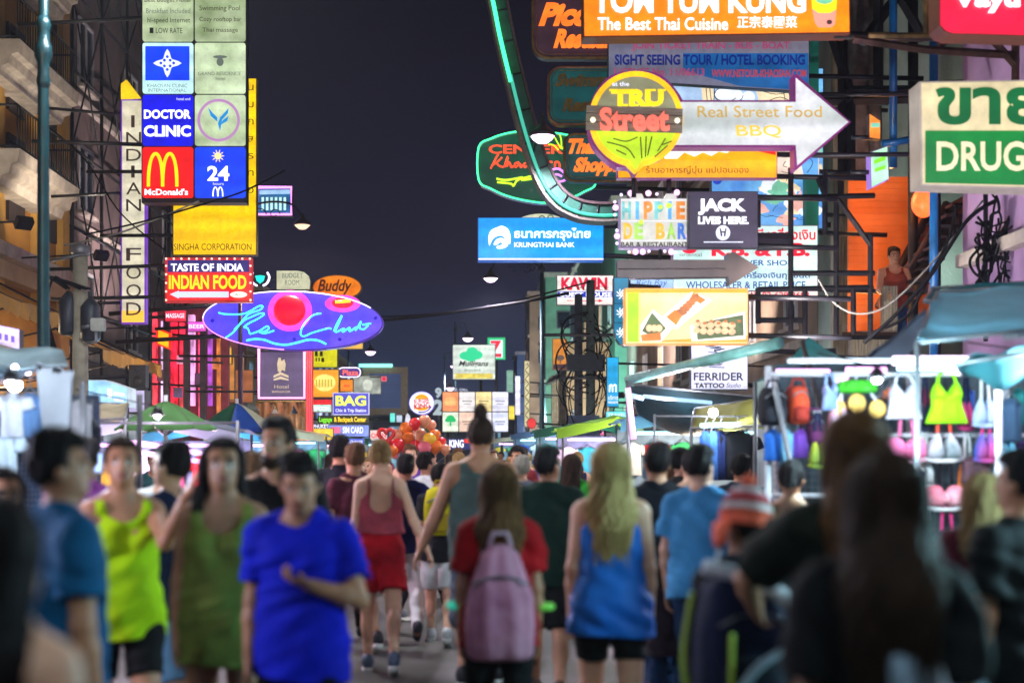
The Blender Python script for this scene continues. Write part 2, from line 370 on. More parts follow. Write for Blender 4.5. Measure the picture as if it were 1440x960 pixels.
# left: ochre shop awnings
AWN = mat('ochre awning canvas', C(214, 156, 56), .8, 0, .35, 1.5, .3, 20, c2=C(150, 112, 48))
def awning(name, label, X0, z0, X1, z1, Ya, Yb, m, n=14, val=.28, group=None):
    o = thing(name, label, 'awning', ((X0+X1)/2, (Ya+Yb)/2, 0), 0, group); cx, cyy = (X0+X1)/2, (Ya+Yb)/2
    g = []
    for i in range(n+1):
        y = Ya+(Yb-Ya)*i/n; sag = .05*math.sin(i*2.1)
        g.append([(X0+(X1-X0)*t-cx, y-cyy, z0+(z1-z0)*t-.14*math.sin(t*math.pi)*1-sag*t*.4) for t in (0, .25, .5, .75, 1)])
    MB().sheet(g, .012).build('canvas', m, o)
    v = MB(); gg = []
    for i in range(4*n+1):
        y = Ya+(Yb-Ya)*i/(4*n); k = i/4; k0 = int(min(k, n-1)); zt = g[k0][4][2]*(1-(k-k0))+g[min(k0+1, n)][4][2]*(k-k0)
        d = val*(.72+.28*abs(math.sin(i*math.pi/4)))
        gg.append([(X1-cx+.004, y-cyy, zt-.014), (X1-cx+.03*math.sin(i*1.3), y-cyy, zt-d)])
    v.sheet(gg); v.build('valance', m, o)
    b = MB()
    for y in (Ya+.1, (Ya+Yb)/2, Yb-.1): b.tube([(X0-cx, y-cyy, z0-.1), (X1-cx, y-cyy, z1-.03)], .02, 6); b.tube([(X0-cx, y-cyy, z1-.5), (X1-cx, y-cyy, z1-.05)], .018, 6)
    b.build('frame', BLACKMET, o)
    return o
awning('shop_awning', 'long ochre canvas awning with scalloped edge below the ochre building balconies', XL+.05, 5.05, -6.9, 3.95, 18.6, 25.2, AWN)
awning('shop_awning', 'ochre canvas awning beside the concrete pole with the transformer', XL+.05, 4.6, -6.75, 3.55, 26.2, 31.2, AWN)
for x_, y_, z_, e_w, lab in ((-7.7, 21.5, 3.1, 130, 'added warm bulb hanging under the long ochre awning'), (-7.6, 28.4, 2.9, 110, 'added warm bulb hanging under the ochre awning by the concrete pole')):  # bulbs added to brighten the undersides of the awnings
    o = thing('added_bulb', lab, 'lamp', (x_, y_, z_)); MB().ball((0, 0, 0), .05, 12, 8).build('bulb', emat('warm bulb glass', C(255, 210, 150), 6, 0), o); MB().tube([(0, 0, .05), (0, 0, .9)], .006, 5).build('flex', CABLE, o)
    ld = bpy.data.lights.new('added_bulb_light', 'POINT'); ld.energy = e_w; ld.color = (1, .8, .5); ld.shadow_soft_size = .08; l = bpy.data.objects.new('added_bulb_light', ld); col.objects.link(l); l.parent = o; l.location = (0, 0, -.08)
# left: dark building behind pipe scaffolding
root, ox, oy = building('dark_building', 'dark umber building with braced steel frame across its front', 'L', -9.3, 32.05, 46, 15, UMBER, (4.4, 7.4, 10.4), 3, (1.3, 1.6), 0.0, endwin=False)
fr = MB()
X = -9.05-ox
for y in (32.4, 35, 37.6, 40.2, 42.8, 45.4): fr.tube([(X, y-oy, .13), (X, y-oy, 15)], .045, 6)
for z in (3.2, 5, 6.8, 8.6, 10.4, 12.2, 14): fr.tube([(X, 32.3-oy, z), (X, 45.5-oy, z)], .035, 6)
for i, (a, b) in enumerate(((32.4, 35), (35, 37.6), (37.6, 40.2), (40.2, 42.8), (42.8, 45.4))):
    for k, (z0, z1) in enumerate(((5, 8.6), (8.6, 12.2), (12.2, 15))):
        fr.tube([(X, a-oy, z0), (X, b-oy, z1)], .022, 5); fr.tube([(X, b-oy, z0), (X, a-oy, z1)], .022, 5)
fr.build('brace_frame', BLACKMET, root)
# left, further down the street
PANELW = mat('shop wall with magenta tint', C(150, 92, 110), .8, 0, .4, 1.5)
building('shop_house', 'rose rendered shop house behind the red and pink lit columns', 'L', -9.1, 46.05, 58, 9.2, PINKW, (4.2, 6.6), 4, lit=.5)
building('shop_house', 'cream shop house behind the big blue oval neon sign', 'L', -9.2, 58.05, 74, 8.8, CREAM, (4.0, 6.4), 5, lit=.3)
building('shop_house', 'slate blue shop house behind the stacked yellow signs', 'L', -9.1, 74.05, 96, 9.6, SLATEW, (4.0, 6.5), 6, lit=.3)
building('shop_house', 'beige shop house beside the framed billboard', 'L', -9.3, 96.05, 122, 8.4, BEIGE, (4.0,), 6, lit=.3)
# right
XR = 6.45
root, ox, oy = building('lilac_building', 'lilac rendered building behind the green pharmacy sign', 'R', XR, 9, 18.6, 13, PURPLE, (), 0, shopfront=False, endwin=False)
for y, z in ((11, 5.2), (14.2, 5.2), (11, 8.4), (14.2, 8.4), (17.2, 9.2)): window(root, -1, XR-ox, y-oy, z, 1.1, 1.5, GLASSDARK)
MB().box((XR-.16-ox, 9.2-oy, 4.0), (XR-.003-ox, 18.4-oy, 4.16)).build('string_course', WHITEPLASTER, root)
root, ox, oy = building('pale_green_building', 'tall pale green building behind the poles and steel frames', 'R', 6.62, 22.8, 27, 15, PALEGREEN, (), 0, shopfront=False, endwin=False)
ORANGE = mat('orange painted boards', C(225, 120, 45), .7, 0, .25, 2.0)
bal = thing('balcony_room', 'orange boarded balcony room with iron stair beside the pale green building', 'balcony', (6.6, 20.6, 0))
def L(x, y, Y, o): p = at(x, y, Y); return (p.x-o[0], p.y-o[1], p.z)
o_ = (6.6, 20.6)
pl = MB()
for i in range(26):                                                   # horizontal boards
    a = L(1193, 472-i*8.6, 21.2, o_); b = L(1322, 472-(i+1)*8.6+.25, 21.2, o_); pl.box((a[0], a[1], a[2]), (b[0], b[1]+.06+.002*(i % 2), b[2]))
pl.build('board_wall', ORANGE, bal)
MB().box((5.4-6.6, 19.3-20.6, 2.62), (7.4-6.6, 21.3-20.6, 2.74)).build('floor_slab', mat('dark boards', C(70, 55, 50)), bal)
cor = MB(); p0 = L(1196, 470, 19.6, o_); p1 = L(1262, 470, 19.6, o_)
xs = [p0[0]+(p1[0]-p0[0])*i/60 for i in range(61)]; zt, zb = L(0, 402, 19.6, o_)[2], L(0, 500, 19.6, o_)[2]
cor.sheet([[(x, p0[1]+.025*math.sin(i*math.pi/2), zb), (x, p0[1]+.025*math.sin(i*math.pi/2), zt if x > L(1238, 0, 19.6, o_)[0] else zt-.62)] for i, x in enumerate(xs)], 0)
cor.build('corrugated_panel', mat('weathered corrugated iron', C(150, 142, 120), .6, .3, .5, 4, stretch=(6, 1, .6)), bal)
st = MB()
for i in range(9):
    a = L(1262+i*8, 412-i*15, 20.0+.05*i, o_); st.box((a[0], a[1]-.4, a[2]-.04), (a[0]+.3, a[1]+.5, a[2])); st.box((a[0]+.26, a[1]-.4, a[2]), (a[0]+.3, a[1]+.5, a[2]+.15))
a, b = L(1258, 424, 19.9, o_), L(1332, 286, 20.4, o_); st.tube([a, b], .06, 6); st.tube([(a[0], a[1]+.8, a[2]), (b[0], b[1]+.8, b[2])], .06, 6)
st.build('stair', mat('dark iron stair', C(58, 40, 46), .6, .3), bal)
lp = L(1299, 285, 20.0, o_)
MB().ball(lp, .17, 16, 10, (1, 1, 1.25)).build('lantern', emat('red orange paper lantern', C(255, 90, 40), 2.6, .3, 8), bal)
ld = bpy.data.lights.new('balcony_room_light', 'POINT'); ld.energy = 28; ld.color = (1, .42, .12); ld.shadow_soft_size = .2  # two point lights in the room, set apart from the lantern
lo = bpy.data.objects.new('balcony_room_light', ld); col.objects.link(lo); lo.location = at(1235, 262, 20.2)
ld2 = bpy.data.lights.new('balcony_room_light', 'POINT'); ld2.energy = 24; ld2.color = (1, .5, .16); ld2.shadow_soft_size = .2
lo2 = bpy.data.objects.new('balcony_room_light', ld2); col.objects.link(lo2); lo2.location = at(1215, 420, 20.4)
building('beige_building', 'beige building with small windows behind the food light box', 'R', XR+.2, 27.2, 44, 12.8, BEIGE, (4.2, 7.0, 9.8), 4, lit=.2)
building('sea_green_building', 'sea green building with plain end wall beside the tangled cable pole', 'R', XR-.1, 62, 84, 12.6, GREENW, (4.4, 7.4), 5, lit=.15, endwin=False)
building('balcony_building', 'beige building with small end windows rising behind the bar signs', 'R', XR+.4, 44.1, 61.9, 13.8, wallmat('taupe render', C(136, 116, 108)), (4.0, 6.8, 9.8), 4, lit=.25)
building('slate_building', 'slate blue building furthest down the right side of the street', 'R', XR-.2, 84.1, 112, 12.4, SLATEW, (4.2, 7.2), 6, lit=.25)
building('slate_building', 'low dark slate building beyond the lamp post', 'R', XR-.6, 112.1, 150, 9, wallmat('ink blue render', C(52, 66, 92)), (4.0,), 7, lit=.3)
building('stair_tower', 'narrow sea green stair tower standing forward beside the lamp post', 'R', 4.72, 88, 95, 12.6, wallmat('bright sea green render', C(120, 170, 146)), (3.9, 6.6, 9.4), 1, (1.0, 1.2), lit=.3, deep=1.6, shopfront=False)
building('narrow_building', 'narrow beige building just left of the sea green stair tower', 'R', 4.75, 112, 120, 14.2, wallmat('pale beige render', C(176, 160, 140)), (3.6, 6.2, 8.8, 11.4), 1, (1.0, 1.2), lit=.5, deep=1.6, shopfront=False)
building('narrow_building', 'low narrow slate building furthest of the forward standing ones', 'R', 4.7, 140, 150, 11.5, wallmat('steel blue render', C(96, 116, 150)), (3.6, 6.2, 8.8), 1, (1.0, 1.2), lit=.6, deep=1.8, shopfront=False)
hb = thing('hoarding', 'blank cream hoarding on posts behind the twin cable poles', 'hoarding', (4.65, 57, 0)); MB().box((-.75, 0, 2.8), (.95, .12, 6.1)).build('panel', wallmat('cream hoarding panel', C(190, 172, 138)), hb)
for x in (-.6, .8): MB().tube([(x, .2, .13), (x, .2, 6)], .06, 8).build('post', GREYMET, hb)
for i in range(2): MB().box((-.75, -.012, 3.85+i*1.1), (.95, -.003, 3.87+i*1.1)).build('seam', DARKMET, hb)
# street end: block with a framed billboard
root, ox, oy = building('corner_block', 'dark blue block that closes the far end of the street', 'L', 9, 178, 192, 7.2, wallmat('navy render', C(44, 58, 92)), (), 0, deep=60, endwin=False, shopfront=False)
for i in range(14): MB().box((-26+i*3.2-ox, 177.9-oy, 3.6), (-24.6+i*3.2-ox, 178.005-oy, 5.2)).build('window', LITWIN2 if i % 4 == 1 else GLASSDARK, root)
# louvred building piece on the right
lv = thing('louvred_facade', 'pale louvred facade with sloping roof edge beside the tangled cable pole', 'facade', at(800, 640, 58))
def Lv(x, y, Y=58): p = at(x, y, Y)-at(800, 640, 58); return (p.x, p.y, p.z)
a, b = Lv(776, 592), Lv(812, 528)
MB().box((a[0], a[1], a[2]-1.5), (b[0], b[1]+.3, b[2])).build('wall', mat('pale louvre wall', C(170, 160, 140)), lv)
m_ = MB()
for i in range(12): x = a[0]+(b[0]-a[0])*(i+.5)/12; m_.box((x-.03, a[1]-.12, a[2]), (x+.03, a[1]-.003, b[2]-.15))
m_.build('louvres', mat('cream louvre', C(200, 190, 165)), lv)
g = [[Lv(x, y, 57.5) for x, y in ((768, 540), (806, 522))], [Lv(x, y, 58.2) for x, y in ((772, 530), (808, 512))]]
MB().sheet(g, .08).build('roof', mat('pale roof sheet', C(170, 180, 182)), lv)
# ------------------------------------------------------------------ signs, left side of the street
def E(name, rgb, s=1.0, **k): return emat(name, C(*rgb), s, **k)
WHITE_L = E('white backlit acrylic', (226, 232, 222), 1.15, var=.3, scale=1.2, c2=C(150, 172, 140))
INKBLUE = E('blue translucent ink', (24, 60, 150), .9, var=0, sample=False); INKBLACK = mat('black sign ink', C(18, 18, 22), .5); INKGREY = E('grey translucent ink', (104, 116, 108), .7, var=0, sample=False)
INKRED = E('red translucent ink', (222, 18, 52), 1.0, var=0, sample=False); INKGREEN = E('green translucent ink', (10, 100, 66), .8, var=0, sample=False)
LWHITE = E('white glowing letter', (245, 245, 255), 1.3, var=0, sample=False)
LWHITE2 = E('soft white letter', (225, 228, 250), 1.0, var=0, sample=False)
LYEL = E('yellow glowing letter', (255, 214, 20), 1.2, var=.1, sample=False)
LBLUE = E('blue backlit acrylic', (8, 60, 240), 1.15, var=.3, scale=2); LNAVY = E('deep blue backlit acrylic', (14, 14, 220), 1.05, var=.25, scale=2)
LRED = E('red backlit acrylic', (236, 14, 22), 1.1, var=.2, scale=2)
LORANGE = E('orange backlit acrylic', (250, 130, 10), 1.15, var=.15, scale=1.2)
NPINK = emat('magenta neon', (1.0, .3, 1.0), 1.7, 0); NCYAN = emat('cyan neon', (.05, .85, 1.0), 2.4, 0); NGREEN = emat('green neon', (.05, 1.0, .32), 2.2, 0)
NWHITE = emat('white neon', (.82, .72, 1.0), 1.8, 0); NRED = emat('red neon', (1.0, .03, .04), 3.2, 0); NORANGE = emat('orange neon letter', C(255, 110, 20), 1.3, 0)
# --- column of light boxes
def pylon():
    Y = 24.0; x0, x1, ya, yb = 199, 346, -85, 285
    s = Sign('sign_column', 'tall two-column stack of square light boxes with clinic and fast food panels', 'sign', (x0, ya, x1, yb), Y, None, DARKMET, .3)
    def cell(c, r, face):
        a = 201+c*73.5; t = -12+(r)*73.2; return s.poly(rrect(a, t, a+71, t+71, 3, 2), face, 'light_box', .03, .03)
    g = E('dim backlit acrylic', (190, 206, 168), 1.0, var=.4, scale=1.4, c2=C(118, 138, 96), axis=(1, 1, 1.6))
    g2 = E('pale green backlit acrylic', (196, 214, 178), 1.05, var=.3, scale=1.4, c2=C(150, 170, 128))
    c = cell(0, -1, g); c = cell(1, -1, g2)
    c = cell(0, 0, g)
    for t, y0, y1, a, b in (('Best Budget Hotel', -2, 6, 204, 268), ('Breakfast Included', 13, 20, 206, 268), ('hi-speed Internet', 26, 35, 208, 268), ('■ LOW RATE', 40, 48, 211, 257)): s.text(t, a, y0, b, y1, INKGREY if y0 == 13 else INKBLACK, .0, off=.035, parent=c)
    c = cell(1, 0, g)
    for t, y0, y1, a, b in (('Swimming Pool', 9, 18, 281, 338), ('Cozy rooftop bar', 25, 33, 281, 340), ('Thai massage', 40, 48, 285, 335)): s.text(t, a, y0, b, y1, mat('brown sign ink', C(92, 62, 40)), .0, off=.035, parent=c)
    c = cell(0, 1, E('pale aqua backlit acrylic', (180, 222, 226), 1.1, var=.2)); s.rect(205, 66, 267, 114, LBLUE, 'blue_panel', .036, parent=c)
    def star(cx, cy, R_, k, n=4): return [(cx+(R_ if i % 8 == 0 else R_*kk)*math.sin(i*2*math.pi/32), cy-(R_ if i % 8 == 0 else R_*kk)*math.cos(i*2*math.pi/32)) for i in range(32) for kk in (k[i % 8],)]
    st = star(236, 90, 20, [1, .78, .58, .47, .43, .47, .58, .78]); s.poly(st, LWHITE2, 'star_emblem', .04, .004, c)
    s.polys([ell(236+dx, 90+dy, 2.0, 2.0, 8) for dx, dy in ((0, -9), (0, 9), (-9, 0), (9, 0), (-4, -4), (4, 4), (4, -4), (-4, 4))], LBLUE, 'star_dots', .045, parent=c)
    s.text('KHAOSAN CLINIC', 208, 119, 264, 124, INKGREY, off=.036, parent=c); s.text('INTERNATIONAL', 209, 125.5, 262, 130, INKGREY, off=.036, parent=c)
    c = cell(1, 1, g2); s.polys([ell(310, 88, 5, 6, 14), ell(310, 81, 10, 2.2, 12)], INKGREY, 'emblem', .036, parent=c); s.text('GRAND RESIDENCE', 279, 102, 339, 107, mat('pale ink', C(140, 160, 160)), off=.036, parent=c); s.text('hotel', 304, 109, 317, 114, mat('pale ink', C(140, 160, 160)), off=.036, parent=c)
    c = cell(0, 2, LNAVY); s.text('DOCTOR', 203, 155, 269, 168, LWHITE, .042, off=.036, parent=c); s.text('CLINIC', 203, 177, 269, 193, LWHITE, .042, off=.036, parent=c); s.text('hotel and', 249, 138, 268, 142, LWHITE2, off=.036, parent=c)
    c = cell(1, 2, g2); ring = MB()
    ring.tube([(a_, -.04, b_) for a_, b_ in (s.q(*p) for p in ell(308, 170, 28, 28, 40))], .025, 6, closed=True); ring.build('ring', E('mauve translucent ring', (176, 130, 180), .9, var=0), c)
    blue = E('leaf blue', (10, 130, 200), 1.0, var=0, sample=False)
    s.polys([[(293, 152), (297, 164), (306, 172), (306, 166), (300, 160)], [(310, 185), (307, 175), (310, 166), (322, 153), (321, 160), (313, 169)], [(311, 176), (314, 170), (322, 164), (320, 171)]], blue, 'leaf_emblem', .036, parent=c)
    c = cell(0, 3, LRED)
    arch = MB()
    for cx in (219.5, 239.5):
        pts = [s.q(cx+10*math.cos(q), 263-46*math.sin(q)**.8) for q in (math.pi*i/24 for i in range(25))]
        arch.tube([(a_, -.045, b_) for a_, b_ in pts], 2.4*s.k, 6)
    arch.build('arches_emblem', LYEL, c)
    s.text("McDonald's", 204, 266, 265, 275, LWHITE, .025, off=.036, parent=c)
    c = cell(1, 3, LBLUE); s.polys([ell(307, 220, 5, 5, 16)]+[[(307+6*math.cos(q-.15), 220+6*math.sin(q-.15)), (307+9.5*math.cos(q), 220+9.5*math.sin(q)), (307+6*math.cos(q+.15), 220+6*math.sin(q+.15))] for q in (2*math.pi*i/10 for i in range(10))], E('sun emblem', (255, 225, 150), 1.1, var=0, sample=False), 'sun_emblem', .036, parent=c)
    s.text('24', 292, 234, 323, 255, LWHITE, .03, off=.036, parent=c); s.text('hours', 300, 257, 315, 261, LWHITE2, off=.036, parent=c)
    am = MB()
    for cx in (303.5, 310.5): am.tube([(a_, -.045, b_) for a_, b_ in (s.q(cx+3.4*math.cos(q), 277-13*math.sin(q)**.8) for q in (math.pi*i/14 for i in range(15)))], .9*s.k, 5)
    am.build('arches_emblem', LWHITE, c)
    s.bars([[(201, 20), (20, 30)], [(201, 200), (40, 195)]], .035, BLACKMET, 'bracket', .2)
pylon()
# --- vertical INDIAN FOOD sign
s = Sign('vertical_sign', 'narrow cream vertical light box reading INDIAN FOOD beside the light box stack', 'sign', (170, 140, 205, 455), 27, E('cream backlit acrylic', (214, 208, 186), 1.05, var=.3, c2=C(186, 178, 150)), E('violet edge light', (120, 60, 190), .8, var=.3), .2)
s.rect(172, 437, 203, 453, E('amber backlit band', (240, 180, 60), 1.1, var=0), 'amber_band', .034)
for i, ch in enumerate('INDIAN'): s.text(ch, 178 if ch != 'I' else 185, 163+i*23.5, 199 if ch != 'I' else 190, 180+i*23.5, mat('umber letter', C(112, 92, 88)), -.0, off=.036)
for i, ch in enumerate('FOOD'): s.text(ch, 178, 349+i*25.5, 199, 367+i*25.5, mat('umber letter', C(112, 92, 88)), -.0, off=.036)
s.poly([(170, 140), (170, 118), (178, 112), (198, 138)], E('yellow backlit peak', (240, 196, 20), 1.0, var=.2), 'peak', -.0, .05)
s.bars([[(172, 160), (60, 150)], [(172, 270), (70, 275)], [(172, 425), (80, 425)]], .03, BLACKMET)
# --- yellow sign behind
YEL = E('yellow backlit acrylic', (246, 204, 6), 1.1, var=.2, scale=.9, c2=C(222, 170, 2))
s = Sign('yellow_sign', 'large yellow corporate sign with small black capitals behind the light box stack', 'sign', (243, 110, 361, 359), 26.5, YEL, BRASSMET, .2, inset=1.2)
s.text('SINGHA CORPORATION', 245, 343, 354, 352, INKBLACK, .0, off=.034)
for i, ch in enumerate(('น', 'ม', 'ก', 'ส', 'ร', 'ท', 'อ')): s.text(ch, 349, 120+i*24, 357, 128+i*24, INKBLACK, off=.034)
s.bars([[(250, 240), (120, 240)], [(250, 330), (140, 330)]], .035, BLACKMET)
# --- small screen
s = Sign('screen_sign', 'small lit screen with magenta neon border beyond the yellow sign', 'sign', (360, 262, 412, 304), 34, E('screen dark blue', (34, 92, 140), 1.0, var=.5, scale=5), DARKMET, .2, inset=3)
s.strokes([[(362, 264), (410, 264), (410, 302), (362, 302), (362, 264)]], 2.0, NPINK, 'neon_border', .06, 0)
s.polys([[(368+i*6.2, 278), (371.5+i*6.2, 277.5), (371.5+i*6.2, 296), (368+i*6.2, 296)] for i in range(6)], E('screen columns', (190, 235, 225), 1.1, var=.3, sample=False), 'screen_graphic', .036)
s.polys([[(365, 268), (408, 267), (408, 273), (365, 274)]], E('screen band', (150, 190, 225), 1.0, var=.3, sample=False), 'screen_graphic', .036)
s.bars([[(366, 283), (250, 300)]], .03, BLACKMET)
# --- TASTE OF INDIA
s = Sign('restaurant_sign', 'red and navy bulb-edged sign reading INDIAN FOOD with a left arrow', 'sign', (232, 362, 354, 425), 22, LRED, E('red bulb frame', (200, 30, 40), .7, var=.3), .16, inset=3)
s.rect(236, 366, 351, 383, E('navy backlit acrylic', (34, 20, 110), .9, var=.2), 'navy_band', .034)
s.text('TASTE OF INDIA', 241, 371, 343, 382, LWHITE, .03, off=.04); s.text('INDIAN FOOD', 238, 387, 347, 407, LYEL, .035, off=.036)
s.poly([(239.5, 414), (252, 409), (252, 410.3), (322, 410.3), (322, 418.4), (252, 418.4), (252, 420)], E('pale blue arrow', (190, 200, 250), 1.1, var=0, sample=False), 'arrow', .036)
s.poly(ell(336, 414.5, 12, 4.3, 20), E('pale oval', (235, 235, 215), 1.1, var=0, sample=False), 'oval', .036); s.text('AC', 331, 412.5, 341, 416.5, INKGREY, off=.042)
s.bulbs([(234+i*10.7, 364) for i in range(12)]+[(234, 374+i*12) for i in range(5)]+[(352.5, 374+i*12) for i in range(5)], 1.5, E('warm pink bulb', (255, 190, 170), 2.0, var=0, sample=False), 'bulb', .02)
s.bars([[(236, 372), (60, 378)], [(236, 416), (70, 420)]], .03, BLACKMET)
# --- The Club
def club():
    rot = R(1.5); cx, cyy = 412, 451
    o = ell(cx, cyy, 127, 42, 64, rot=rot)
    face = emat('violet blue neon panel', C(96, 66, 232), 1.05, .3, .9, c2=C(64, 58, 226))
    s = Sign('oval_sign', 'huge violet oval sign with cyan neon script and a glowing red lotus', 'sign', (285, 409, 539, 493), 30, face, E('deep violet edge', (60, 16, 150), .8, var=.2), .3, o, inset=2)
    s.strokes([ell(cx, cyy, 126, 41, 60, 180, 330, rot)], .8, NWHITE, 'neon_outline', .05, 0); s.strokes([ell(cx, cyy, 126, 41, 60, 95, 180, rot)], .7, NPINK, 'neon_outline', .05, 0)
    # red cloth lantern in front of the panel, with red tubes wound over it
    s.poly(ell(408, 437, 31, 29, 30), emat('pink lit acrylic', C(250, 70, 200), 1.2, .2, 2), 'glow_disc', .036)
    a, b = s.q(408, 437); MB().ball((a, -.1, b), 22.5*s.k, 24, 14, (1, .3, .95)).build('lotus_lamp', emat('red lotus lamp', (1.0, .0, .03), 1.5, .35, 7, c2=(.8, 0, .02)), s.root)
    s.poly(ell(482, 427, 25, 12, 24), emat('pink lit acrylic', C(250, 70, 200), 1.2, .2, 2), 'glow_disc', .036); s.poly(ell(482, 426, 15, 7.5, 20), E('red lit acrylic', (250, 10, 50), 1.3, var=0), 'glow_disc', .045)
    s.strokes([[(472, 425), (493, 423.5)]], 2.2, E('amber tube', (255, 200, 40), 2.2, var=0), 'neon_tube', .07, 0)
    s.strokes([[(308, 440), (318, 442), (340, 442), (352, 438), (364, 431), (370, 431), (366, 436), (352, 441), (344, 448), (330, 466), (318, 475)],
               [(330, 464), (338, 456), (345, 450), (354, 446), (366, 441), (372, 442), (364, 448), (352, 454), (344, 460), (349, 462), (352, 470)],
               [(352, 470), (364, 466), (376, 459), (378, 463), (370, 467), (364, 466), (372, 469), (386, 465)]], 1.0, NCYAN, 'neon_lettering', .06)
    s.strokes([[(452, 441), (440, 444), (428, 456), (423, 469), (428, 473), (440, 468), (462, 462), (466, 463)],
               [(470, 466), (474, 456), (481, 444), (478, 452), (472, 467), (484, 462), (482, 467), (492, 461), (492, 466), (502, 460), (500, 465)],
               [(502, 463), (508, 452), (506, 461), (512, 463), (518, 457), (510, 457), (522, 455)]], 1.0, NCYAN, 'neon_lettering', .06)
    s.strokes([[(347, 479), (358, 477), (372, 478), (386, 483), (402, 485), (418, 482), (434, 478), (448, 479), (459, 484)]], 1.3, NCYAN, 'neon_wave', .06)
    s.bulbs([(299, 451), (414, 477), (478, 477), (528, 447)], 2.6, E('blue cap', (40, 20, 190), .9, var=0, sample=False), 'fixing_cap', .02)
    s.bars([[(330, 425), (150, 440)], [(330, 470), (160, 480)]], .05, BLACKMET, 'bracket', .2)
club()
# --- signs above and behind the oval
s = Sign('oval_sign', 'small orange oval sign half hidden above the violet oval', 'sign', (440, 385, 509, 420), 38, E('orange oval acrylic', (240, 136, 12), 1.0, var=.3, c2=C(208, 92, 4)), BRASSMET, .2, ell(474, 404, 35, 18, 30), inset=1.5)
s.text('Buddy', 447, 393, 495, 415, mat('rust ink', C(140, 60, 10)), .02, .3, off=.036); s.bars([[(450, 404), (350, 410)]], .03, BLACKMET)
s = Sign('hotel_sign', 'small cream sign with grey capitals above the violet oval', 'sign', (388, 380, 437, 408), 36, E('cream lit board', (205, 205, 172), .95, var=.2), DARKMET, .12, [(388, 380), (418, 380), (428, 382), (435, 388), (437, 396), (436, 408), (388, 408)], inset=1)
s.text('BUDGET', 397, 384, 426, 391, INKGREY, off=.036); s.text('ROOM', 401, 394, 421, 401, INKGREY, off=.036); s.bars([[(392, 390), (330, 400)]], .03, BLACKMET)
s = Sign('emblem_sign', 'little shield emblem with teal heart and white neon wings beside the Indian food sign', 'sign', (352, 381, 380, 404), 33, None, DARKMET, .06, ell(366, 393, 9, 9, 20))
s.poly([(359, 388), (366, 387), (373, 388), (371, 395), (366, 399), (361, 395)], E('teal heart', (30, 220, 200), 1.2, var=0), 'heart', .03)
s.strokes([[(356, 383), (353, 390), (356, 398), (362, 402)], [(376, 383), (379, 390), (376, 398), (370, 402)]], 1.6, NWHITE, 'neon_tube', .03); s.bars([[(360, 393), (300, 398)]], .03, BLACKMET)
# --- dark sign with pink neon border under the oval
s = Sign('hotel_sign', 'dark slate sign with gold emblem framed in pink neon under the violet oval', 'sign', (362, 492, 431, 563), 32, E('slate lit panel', (86, 72, 112), .75, var=.25), DARKMET, .25, inset=3)
s.strokes([[(364.5, 490), (364.5, 559.5), (428.5, 559.5), (428.5, 490)]], 1.9, emat('pink white neon', (1.0, .34, .74), 1.7, 0), 'neon_border', .06, 0)
gold = E('gold emblem', (196, 180, 150), .9, var=.2, sample=False)
s.polys([[(390, 512), (392, 503), (395, 503), (396, 508), (400, 505), (402, 512), (401, 522), (397, 520), (394, 524), (391, 522)], [(385, 528), (395, 523), (406, 528), (406, 531), (395, 527), (385, 531)], [(385, 533), (395, 529), (406, 533), (406, 535), (395, 533), (385, 535)]], gold, 'emblem', .036)
s.text('Hotel', 386, 541, 406, 546, gold, off=.036); s.text('BANGKOK', 383, 549, 409, 552, gold, off=.036)
s.bars([[(366, 500), (250, 500)], [(366, 550), (260, 550)]], .03, BLACKMET)
o = thing('neon_column', 'red neon column beside the slate hotel sign', 'sign', at(435, 590, 31.5))
MB().box((-.075, 0, -.6), (.075, .12, 1.65)).build('casing', mat('red painted casing', C(150, 16, 20), .4), o)
for dx in (-.045, 0, .045): MB().tube([(dx, -.03, -.5), (dx, -.03, 1.6)], .014, 6).build('neon_tube', NRED, o)
MB().tube([(0, .06, -.6), (0, .06, -3)], .05, 6).build('post', BLACKMET, o)
# --- red and pink lit columns left of the oval, with an amber arrow box
o = thing('lit_shop_front', 'tall shop front of red and violet lit columns under the Indian food sign', 'shop front', (at(262, 640, 33).x, 33, 0))
base = at(262, 640, 33)
def rel(x, y): p = at(x, y, 33); return p.x-base.x, p.z
back = MB(); a, b = rel(212, 640), rel(318, 430); back.box((a[0], .3, .13), (b[0], .5, b[1])).build('wall', mat('wine red wall', C(120, 40, 60), .7), o)
for i, (x, w, c, st) in enumerate(((216, 5, (255, 60, 80), 1.4), (229, 7, (232, 190, 245), 1.3), (243, 7, (255, 30, 60), 1.6), (255, 6, (255, 40, 70), 1.6), (268, 8, (245, 170, 235), 1.3), (281, 5, (255, 60, 120), 1.2), (294, 5, (190, 90, 220), .8), (306, 4, (230, 130, 60), .8))):
    a, b = rel(x, 605 if i % 2 else 570), rel(x, 438+((i*13) % 24)); MB().box((a[0]-w*.0082, .05, a[1]), (a[0]+w*.0082, .25, b[1])).build('lit_column', E('lit column %s' % 'red wine rose violet pink plum mauve amber'.split()[i], c, st*.85, var=.8, scale=4.5, axis=(1, 1, .7)), o)
for i, (x, ya, yb) in enumerate(((238, 440, 600), (266, 478, 600), (289, 450, 600))):
    a, b = rel(x, yb), rel(x, ya); MB().box((a[0]-.07, -.35, .13), (a[0]+.07, -.2, b[1])).build('post', mat('dark post paint', C(50, 36, 50), .6), o)
for y in (470, 506, 540): a, b = rel(214, y), rel(316, y+5); MB().tube([(a[0], -.18, a[1]), (b[0], -.18, b[1])], .03, 6).build('rail', BLACKMET, o)
